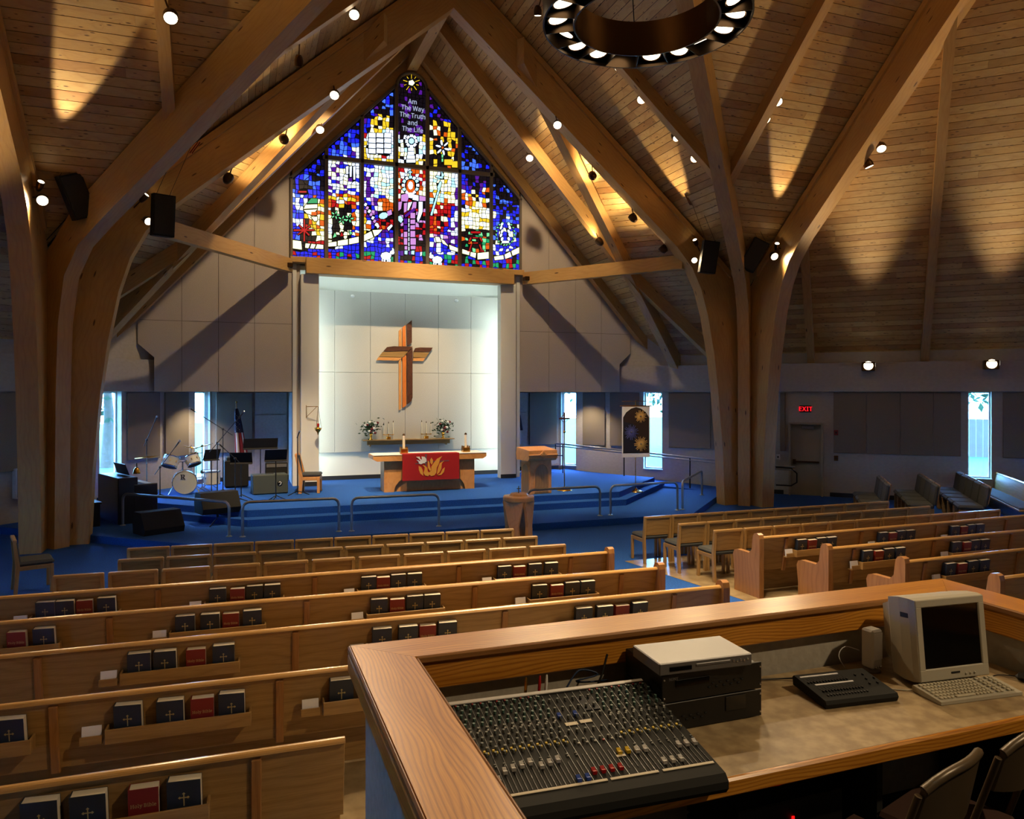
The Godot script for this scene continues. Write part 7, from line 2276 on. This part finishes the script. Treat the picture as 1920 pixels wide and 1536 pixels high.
# ---------------------------------------------------------------- fixtures
func fixtures() -> void:
	# ring chandelier
	var ch := thing("ring_chandelier", "large bronze ring chandelier with many downward lamps", "chandelier", W(-0.03, 7.45, 7.95))
	var s := st()
	lathe(s, [Vector2(1.23, 0.0), Vector2(1.25, 0.0), Vector2(1.25, 0.0), Vector2(1.25, 0.3), Vector2(1.25, 0.3), Vector2(1.23, 0.3), Vector2(1.23, 0.3), Vector2(1.23, 0.0)], Transform3D(), 72)
	put(s, "outer_band", M.ring_metal, ch)
	s = st()
	lathe(s, [Vector2(0.86, 0.0), Vector2(0.88, 0.0), Vector2(0.88, 0.0), Vector2(0.88, 0.45), Vector2(0.88, 0.45), Vector2(0.86, 0.45), Vector2(0.86, 0.45), Vector2(0.86, 0.0)], Transform3D(), 72)
	put(s, "inner_band", M.bronze, ch)
	s = st()
	lathe(s, [Vector2(0.87, 0.29), Vector2(1.24, 0.29)], Transform3D(), 72)
	put(s, "top_plate", M.bronze, ch)
	s = st()
	box(s, Vector3(1.055, 0.15, 0), Vector3(0.35, 0.28, 0.012))
	var div := bake(s)
	s = st()
	lathe(s, [Vector2(0, 0.05), Vector2(0.1, 0.05), Vector2(0.14, 0.0), Vector2(0.144, 0.0), Vector2(0.105, 0.06), Vector2(0, 0.07)], Transform3D(), 16)
	var can := bake(s)
	s = st()
	lathe(s, [Vector2(0, 0), Vector2(0.12, 0), Vector2(0.12, 0.01), Vector2(0, 0.01)], Transform3D(), 16)
	var lens := bake(s)
	for k in 18:
		var a := TAU * (k + 0.3) / 18
		inst(div, "divider", M.ring_metal, ch, Transform3D(Basis(Vector3.UP, a), Vector3.ZERO))
		var a2 := a + TAU / 36
		var out := (k % 3 == 0)
		var tl := Basis(Vector3.UP, a2) * Basis(Vector3.BACK, 0.5 if out else -0.25)
		var at := Vector3(cos(a2) * 1.055, 0.06, -sin(a2) * 1.055)
		var lc := inst(can, "lamp_can", M.bronze, ch, Transform3D(tl, at + Vector3(0, 0.03, 0)))
		inst(lens, "lamp_lens", M.ring_lens, lc, Transform3D(Basis(), Vector3(0, 0.0, 0)))
		if k % 2 == 0: spot(ch.position + at - tl.y * 0.03, ch.position + at - tl.y * 3.0 + Vector3(0, -1.5, 0), 15.0, 42.0, 0.8, 0.08, WARM, ch)
	for k in 4:
		s = st()
		var a3 := TAU * k / 4 + 0.35
		tube(s, [Vector3(cos(a3) * 0.87, 0.4, sin(a3) * 0.87), Vector3(0, 4.8, -0.8)], 0.008, 5)
		put(s, "suspension_cable", M.steel_dark, ch)
	# lamps on arches and rafters: place (x, h, v), aim, bracket, strength, cone, label
	var gp := "can spotlights on the roof timbers"
	var heads := [
		[W(2.56, 9.45, 16.6), W(-1.5, 0.8, 7.0), Vector3(0, 0.25, -0.1), 20.0, 26, "can spotlight under the front arch, highest on the lectern side"],
		[W(2.68, 9.3, 18.75), W(-2.0, 0.8, 9.5), Vector3(-0.05, 0.2, -0.1), 14.0, 22, "can spotlight on the middle chancel rafter, lectern side"],
		[W(3.78, 8.55, 17.2), W(4.0, 9.6, 18.3), Vector3(-0.1, 0.25, 0.2), 2.6, 60, "can lamp behind the front arch, halfway down on the lectern side"],
		[W(4.91, 7.6, 17.2), W(4.3, 8.9, 17.9), Vector3(-0.1, 0.25, 0.2), 2.6, 60, "can lamp behind the front arch, low on the lectern side"],
		[W(5.8, 6.85, 17.2), W(5.0, 7.9, 17.6), Vector3(0.1, 0.1, 0.2), 3.0, 40, "small can lamp by the end of the tie beam, ramp side"],
		[W(4.72, 7.25, 18.75), W(4.2, 8.3, 19.6), Vector3(0.0, 0.2, -0.1), 3.0, 35, "small can lamp low on the middle chancel rafter, ramp side"],
		[W(-2.72, 9.45, 16.6), W(-5.5, 0.8, 7.0), Vector3(0, 0.25, -0.1), 20.0, 26, "can spotlight under the front arch, highest on the organ side"],
		[W(-2.81, 9.4, 18.75), W(-3.0, 0.8, 9.5), Vector3(0.05, 0.2, -0.1), 14.0, 22, "can spotlight on the middle chancel rafter, organ side"],
		[W(-3.75, 8.6, 17.2), W(-4.0, 9.6, 18.3), Vector3(0.1, 0.25, 0.2), 2.6, 60, "can lamp behind the front arch, halfway down on the organ side"],
		[W(-4.86, 7.65, 17.2), W(-4.3, 8.9, 17.9), Vector3(0.1, 0.25, 0.2), 2.6, 60, "can lamp behind the front arch, low on the organ side"],
		[W(3.21, 10.18, 14.7), W(3.0, 0.8, 6.0), Vector3(0, 0.3, 0.2), 20.0, 28, "can spotlight highest on the slim rafter above the lectern"],
		[W(3.78, 9.53, 14.7), W(-1.0, 0.8, 5.0), Vector3(0, 0.4, 0.2), 20.0, 28, "can spotlight second highest on the slim rafter above the lectern"],
		[W(4.7, 8.79, 14.7), W(5.0, 0.8, 6.0), Vector3(0, 0.4, 0.2), 20.0, 28, "can spotlight third down the slim rafter above the lectern"],
		[W(5.17, 8.37, 14.7), W(0.0, 0.8, 5.0), Vector3(0, 0.4, 0.2), 20.0, 28, "can spotlight lowest on the slim rafter above the lectern"],
		[W(6.05, 9.14, 12.95), W(2.0, 0.8, 6.0), Vector3(-0.2, 0.4, 0), 20.0, 28, "can spotlight high on the slim rafter towards the ramp"],
		[W(6.05, 8.85, 13.3), W(9.5, 0.5, 8.0), Vector3(-0.2, 0.4, 0), 20.0, 28, "can spotlight low on the slim rafter towards the ramp"],
		[W(8.62, 8.35, 12.68), W(5.0, 0.5, 7.5), Vector3(-0.15, 0.4, 0), 20.0, 28, "can spotlight high behind the ramp side arch"],
		[W(8.62, 8.05, 13.02), W(11.0, 0.5, 11.5), Vector3(-0.15, 0.4, 0), 20.0, 28, "can spotlight low behind the ramp side arch"],
		[W(-5.6, 8.45, 11.97), W(-5.0, 0.8, 6.0), Vector3(-0.15, 0.5, 0), 20.0, 30, "can spotlight on the slim rafter towards the organ"],
		[W(-2.57, 10.3, 14.65), W(-4.0, 0.8, 5.0), Vector3(0, 0.3, 0.2), 20.0, 28, "can spotlight on the slim rafter above the drums"],
		[W(-3.3, 9.4, 2.9), W(-4.5, 0.8, 8.0), Vector3(0, 0.4, 0), 2.5, 32, "added unseen fill spotlight behind the booth over the pews"],  # this can and the next are added fill for the pew backs
		[W(3.3, 9.4, 2.9), W(4.5, 0.8, 8.5), Vector3(0, 0.4, 0), 2.5, 32, "added unseen fill spotlight behind the booth over the pews across the aisle"],
		[W(1.0, 8.2, -1.6), W(-2.4, 1.6, 2.8), Vector3(0, 0.4, 0), 30.0, 22, "can spotlight over the sound booth"],
	]
	for h in heads: lamp_can(h[0], h[1], h[2], h[3], h[4], h[5], gp, 0.105)
	# uplights at the column heads throw streaks up the boards
	for sx in [-1.0, 1.0]:
		var who := "the ramp side" if sx > 0 else "the organ side"
		lamp_can(W(sx * 6.4, 6.95, 16.55), W(sx * 4.2, 9.35, 15.2), Vector3(sx * 0.25, -0.25, -0.15), 30.0, 12, "uplight can behind the loudspeaker at the front arch, " + who, gp, 0.06, 0.3)
		lamp_can(W(sx * 7.95, 6.72, 15.27), W(sx * 6.85, 8.75, 13.4), Vector3(sx * 0.3, -0.15, -0.1), 28.0, 11, "uplight can behind the loudspeaker at the side arch, " + who, gp, 0.06, 0.3)
		lamp_can(W(sx * 7.95, 6.4, 15.36), W(sx * 7.6, 5.6, 14.0), Vector3(sx * 0.3, 0.1, -0.1), 8.0, 60, "can lamp clamped to the side arch above the column, " + who, gp, 0.1, 0.8)
		lamp_can(W(sx * 6.36, 6.4, 16.5), W(sx * 5.6, 5.6, 15.0), Vector3(sx * 0.2, 0.1, -0.3), 3.0, 60, "can lamp clamped to the front arch above the column, " + who, gp, 0.08, 0.8)
	# aimed at altar, cross, stage; wide niche and gable cans are added fill
	for q in [[W(0.4, 11.6, 14.75), W(0.1, 3.9, 22.2), 62.0, 9.5, "can spotlight aimed at the wall cross"], [W(-0.3, 11.5, 14.75), W(0, 3.6, 21.5), 105.0, 20.0, "added wide fill spotlight aimed at the whole altar niche"], [W(-0.9, 11.2, 14.75), W(0, 0.9, 18.9), 170.0, 17.0, "can spotlight aimed at the altar table"], [W(1.3, 11.0, 14.75), W(2.3, 0.6, 17.6), 75.0, 11.0, "can spotlight aimed at the lectern"], [W(-3.6, 9.2, 14.75), W(-3.6, 0.6, 19.2), 130.0, 21.0, "can spotlight aimed at the green amplifier"], [W(2.3, 10.2, 14.75), W(4.6, 0.6, 18.0), 80.0, 18.0, "can spotlight aimed at the banner"], [W(-2.0, 10.45, 17.2), W(-5.0, 5.4, 21.2), 24.0, 34.0, "added hidden fill spotlight aimed at the gable panels over the drums"], [W(2.0, 10.45, 17.2), W(5.0, 5.4, 21.2), 22.0, 34.0, "added hidden fill spotlight aimed at the gable panels over the lectern"]]:
		lamp_can(q[0], q[1], Vector3(0, 0.35, 0.25), q[2], q[3], q[4], gp, 0.085, 0.9)
	# recessed lamps in the alcove ceilings
	for q in [[-5.45, 21.8, "recessed downlight above the drum kit"], [5.65, 21.6, "recessed downlight above the ramp head"]]:
		var rl := thing("recessed_downlight", q[2], "downlight", W(q[0], 3.02, q[1]))
		s = st()
		lathe(s, [Vector2(0.06, 0), Vector2(0.09, 0), Vector2(0.09, 0.012), Vector2(0.06, 0.012)], Transform3D(), 16)
		put(s, "trim_ring", M.white_plastic, rl)
		s = st()
		lathe(s, [Vector2(0, 0.004), Vector2(0.06, 0.004)], Transform3D(), 16)
		put(s, "lamp_lens", M.lamp_lens, rl)
		spot(rl.position + Vector3(0, -0.03, 0), rl.position + Vector3(signf(q[0]) * 0.3, -2, -0.35), 5.0, 50, 0.9, 0.04, Color(1, 0.9, 0.74), rl)
	# fluorescent tubes hidden behind the piers of the niche
	for sx in [-1.0, 1.0]:
		var ft := thing("fluorescent_tube", "upright fluorescent tube behind the pier on the " + ("lectern" if sx > 0 else "drum kit") + " side of the niche", "lamp", W(sx * 3.02, 3.2, 21.4))
		s = st()
		tube(s, [Vector3(0, -2.5, 0), Vector3(0, 2.6, 0)], 0.02, 10)
		put(s, "tube_lamp", M.tube_glow, ft)
		put(bx(Vector3(sx * 0.05, 0.05, 0.06), Vector3(0.06, 5.3, 0.05), 0.005), "tube_housing", M.white_paint, ft)
		strip_light(ft.position + Vector3(-sx * 0.03, 0, -0.03), ft.position + Vector3(-sx * 0.55, 0, -0.8), 0.05, 5.0, 6.0, COOL, ft)
	var ft2 := thing("fluorescent_tube", "level fluorescent tube above the niche panels behind the header", "lamp", W(0, 6.3, 21.3))
	s = st()
	tube(s, [Vector3(-2.4, 0, 0), Vector3(2.4, 0, 0)], 0.02, 10)
	put(s, "tube_lamp", M.tube_glow, ft2)
	strip_light(ft2.position + Vector3(0, 0.0, -0.04), ft2.position + Vector3(0, -0.1, -1), 4.8, 0.05, 1.2, COOL, ft2)
	for x in [-1.55, 1.6]:
		var dt := thing("ceiling_sensor", "small round white lamp above the niche panels, " + ("lectern" if x > 0 else "chair") + " side", "sensor", W(x, 5.82, 22.145))
		s = st()
		ball(s, Vector3.ZERO, 0.06, 12, 0.8)
		put(s, "sensor_dome", M.white_plastic, dt)
	# wall floods
	for q in [[9.35, "halfway along the exit wall"], [12.25, "next to the slit window"]]:
		for side in 2:
			var a := NA if side == 0 else Vector2(-NB.x, NB.y)
			var b := NB if side == 0 else Vector2(-NA.x, NA.y)
			var L := NA.distance_to(NB)
			var al: float = q[0] if side == 0 else L - q[0]
			var t := tdir(a, b)
			var n := t.cross(Vector3.UP)
			var wf := thing("wall_floodlight", "bronze box floodlight on the wall band " + q[1] + (" beyond the ramp" if side == 0 else " beyond the organ"), "floodlight", on_wall(a, b, al, 3.62, 0.16))
			var bs := Basis(t, Vector3.UP, n)
			s = st()
			box(s, n * 0.15 + Vector3(0, 0.1, 0), Vector3(0.34, 0.24, 0.3), bs, 0.015)
			put(s, "lamp_housing", M.bronze, wf)
			s = st()
			lathe(s, [Vector2(0.0, 0.0), Vector2(0.12, 0.0), Vector2(0.12, 0.01), Vector2(0, 0.012)], Transform3D(bs * Basis(Vector3.RIGHT, PI / 2 - 0.2), n * 0.302 + Vector3(0, 0.12, 0)), 18)
			put(s, "lamp_lens", M.lamp_lens, wf)
			s = st()
			tube(s, [n * 0.3 + t * 0.18 + Vector3(0, 0.08, 0), n * 0.34 + t * 0.18 + Vector3(0, 0.2, 0)], 0.01, 6)
			put(s, "tilt_lever", M.chrome, wf)
			spot(wf.position + n * 0.36 + Vector3(0, 0.16, 0), wf.position + n * 4.36 + Vector3(0, 3.3, 0), 120.0, 21.0, 1.0, 0.1, WARM, wf)
	# hung loudspeakers
	for q in [[W(-6.08, 6.45, 16.1), 0.35, 0.0, "hung at the front arch on the organ side"], [W(-7.5, 6.6, 15.7), 0.5, 0.42, "tilted at the side arch on the organ side"], [W(6.5, 6.42, 16.1), -0.3, -0.12, "hung at the front arch on the ramp side"], [W(7.5, 6.45, 15.6), -0.5, -0.5, "tilted at the side arch on the ramp side"]]:
		var ls := thing("hung_loudspeaker", "black loudspeaker " + q[3], "loudspeaker", q[0])
		var bs := Basis(Vector3.UP, q[1]) * Basis(Vector3.BACK, q[2]) * Basis(Vector3.RIGHT, 0.12)
		s = st()
		prism(s, PackedVector2Array([Vector2(-0.2, -0.15), Vector2(0.2, -0.15), Vector2(0.2, 0.05), Vector2(0.13, 0.2), Vector2(-0.13, 0.2), Vector2(-0.2, 0.05)]), Transform3D(bs * Basis(Vector3.RIGHT, Vector3.FORWARD, Vector3.UP), bs * Vector3(0, -0.4, 0)), 0.8)
		put(s, "speaker_cabinet", M.black_matte, ls)
		s = st()
		box(s, bs * Vector3(0, 0, 0.155), Vector3(0.36, 0.74, 0.012), bs, 0.004)
		put(s, "speaker_grille", M.black, ls)
		for sg in [-1, 1]:
			s = st()
			tube(s, [bs * Vector3(sg * 0.12, 0.4, 0), Vector3(bs.x.x * sg * 0.12 - signf(q[0].x) * 0.4, 1.4, 0)], 0.005, 5)
			put(s, "hanging_wire", M.steel_dark, ls)
			s = st()
			var top := Vector3(bs.x.x * sg * 0.12 - signf(q[0].x) * 0.4, 1.4, 0)
			for j in 2: tube(s, [top + Vector3(0.04 * j - 0.02, -0.12, 0.0), top + Vector3(0.04 * j - 0.02 - signf(q[0].x) * 0.15, 0.12, 0)], 0.013, 6)
			put(s, "ceiling_anchor", M.copper, ls)
	# small wall things
	var ex := thing("exit_sign", "lit red exit sign above the beige door", "sign", on_wall(NA, NB, 7.7, 2.52, 0.02))
	var t2 := tdir(NA, NB)
	var n2 := t2.cross(Vector3.UP)
	var b2 := Basis(t2, Vector3.UP, n2)
	s = st()
	box(s, Vector3.ZERO, Vector3(0.32, 0.2, 0.04), b2, 0.005)
	put(s, "sign_box", M.black, ex)
	text("EXIT", 0.13, 0.006, "sign_lettering", M.exit_glow, ex, Transform3D(b2, n2 * 0.024), "Droid Sans", 700)
	for q in [[8.52, 1.85, "alarm_red", "small red alarm box on the wall beside the exit door"], [8.52, 1.12, "bronze", "small dark switch plate below the alarm box"], [6.95, 1.1, "white_plastic", "pale switch plate between timber column and exit door"]]:
		var bxp := thing("wall_box", q[3], "wall box", on_wall(NA, NB, q[0], q[1], 0.075))
		s = st()
		box(s, Vector3.ZERO, Vector3(0.11, 0.15, 0.04), b2, 0.006)
		put(s, "box_cover", M[q[2]], bxp)
		s = st()
		box(s, n2 * 0.023, Vector3(0.04, 0.05, 0.01), b2, 0.003)
		put(s, "box_switch", M.charcoal, bxp)
	var mA := Vector2(-NB.x, NB.y)
	var mB := Vector2(-NA.x, NA.y)
	var t3 := tdir(mA, mB)
	var n3 := t3.cross(Vector3.UP)
	var b3 := Basis(t3, Vector3.UP, n3)
	var hc := thing("wall_cabinet", "pale wall cabinet with a small window beside the timber column", "cabinet", on_wall(mA, mB, (-9.2 + NB.x) / 0.7071, 1.0, 0.07))
	s = st()
	box(s, Vector3.ZERO, Vector3(0.36, 0.66, 0.14), b3, 0.01)
	put(s, "cabinet_body", M.white_plastic, hc)
	s = st()
	box(s, n3 * 0.075, Vector3(0.31, 0.6, 0.014), b3, 0.004)
	put(s, "cabinet_door", M.grey_metal, hc)
	s = st()
	box(s, n3 * 0.084 + Vector3(0, 0.15, 0), Vector3(0.13, 0.17, 0.006), b3, 0.002)
	put(s, "cabinet_window", M.black_gloss, hc)

# ---------------------------------------------------------------- scene
func _ready() -> void:
	rng.seed = 20
	var cam := Camera3D.new()
	cam.name = "camera"
	add_child(cam)
	cam.projection = Camera3D.PROJECTION_FRUSTUM
	cam.near = 0.1
	cam.far = 300.0
	cam.size = 0.1 * 1536.0 / 1402.0
	cam.frustum_offset = Vector2(0, -0.1 * 30.0 / 1402.0)
	cam.position = Vector3(-4.65, 2.97, 0)
	cam.rotation_degrees = Vector3(0, -20, 0)
	cam.current = true
	var env := Environment.new()
	env.background_mode = Environment.BG_COLOR
	env.background_color = Color(0.44, 0.71, 1.0)
	env.background_energy_multiplier = 62.0
	env.tonemap_mode = Environment.TONE_MAPPER_LINEAR
	env.tonemap_exposure = 1.0
	env.sdfgi_enabled = true
	env.ssao_enabled = true
	env.ssil_enabled = true
	var we := WorldEnvironment.new()
	we.name = "surroundings"
	we.environment = env
	add_child(we)
	make_materials()
	shell()
	roof()
	outdoors()
	stained_glass()
	altar()
	rails()
	stage()
	seating()
	booth()
	fixtures()
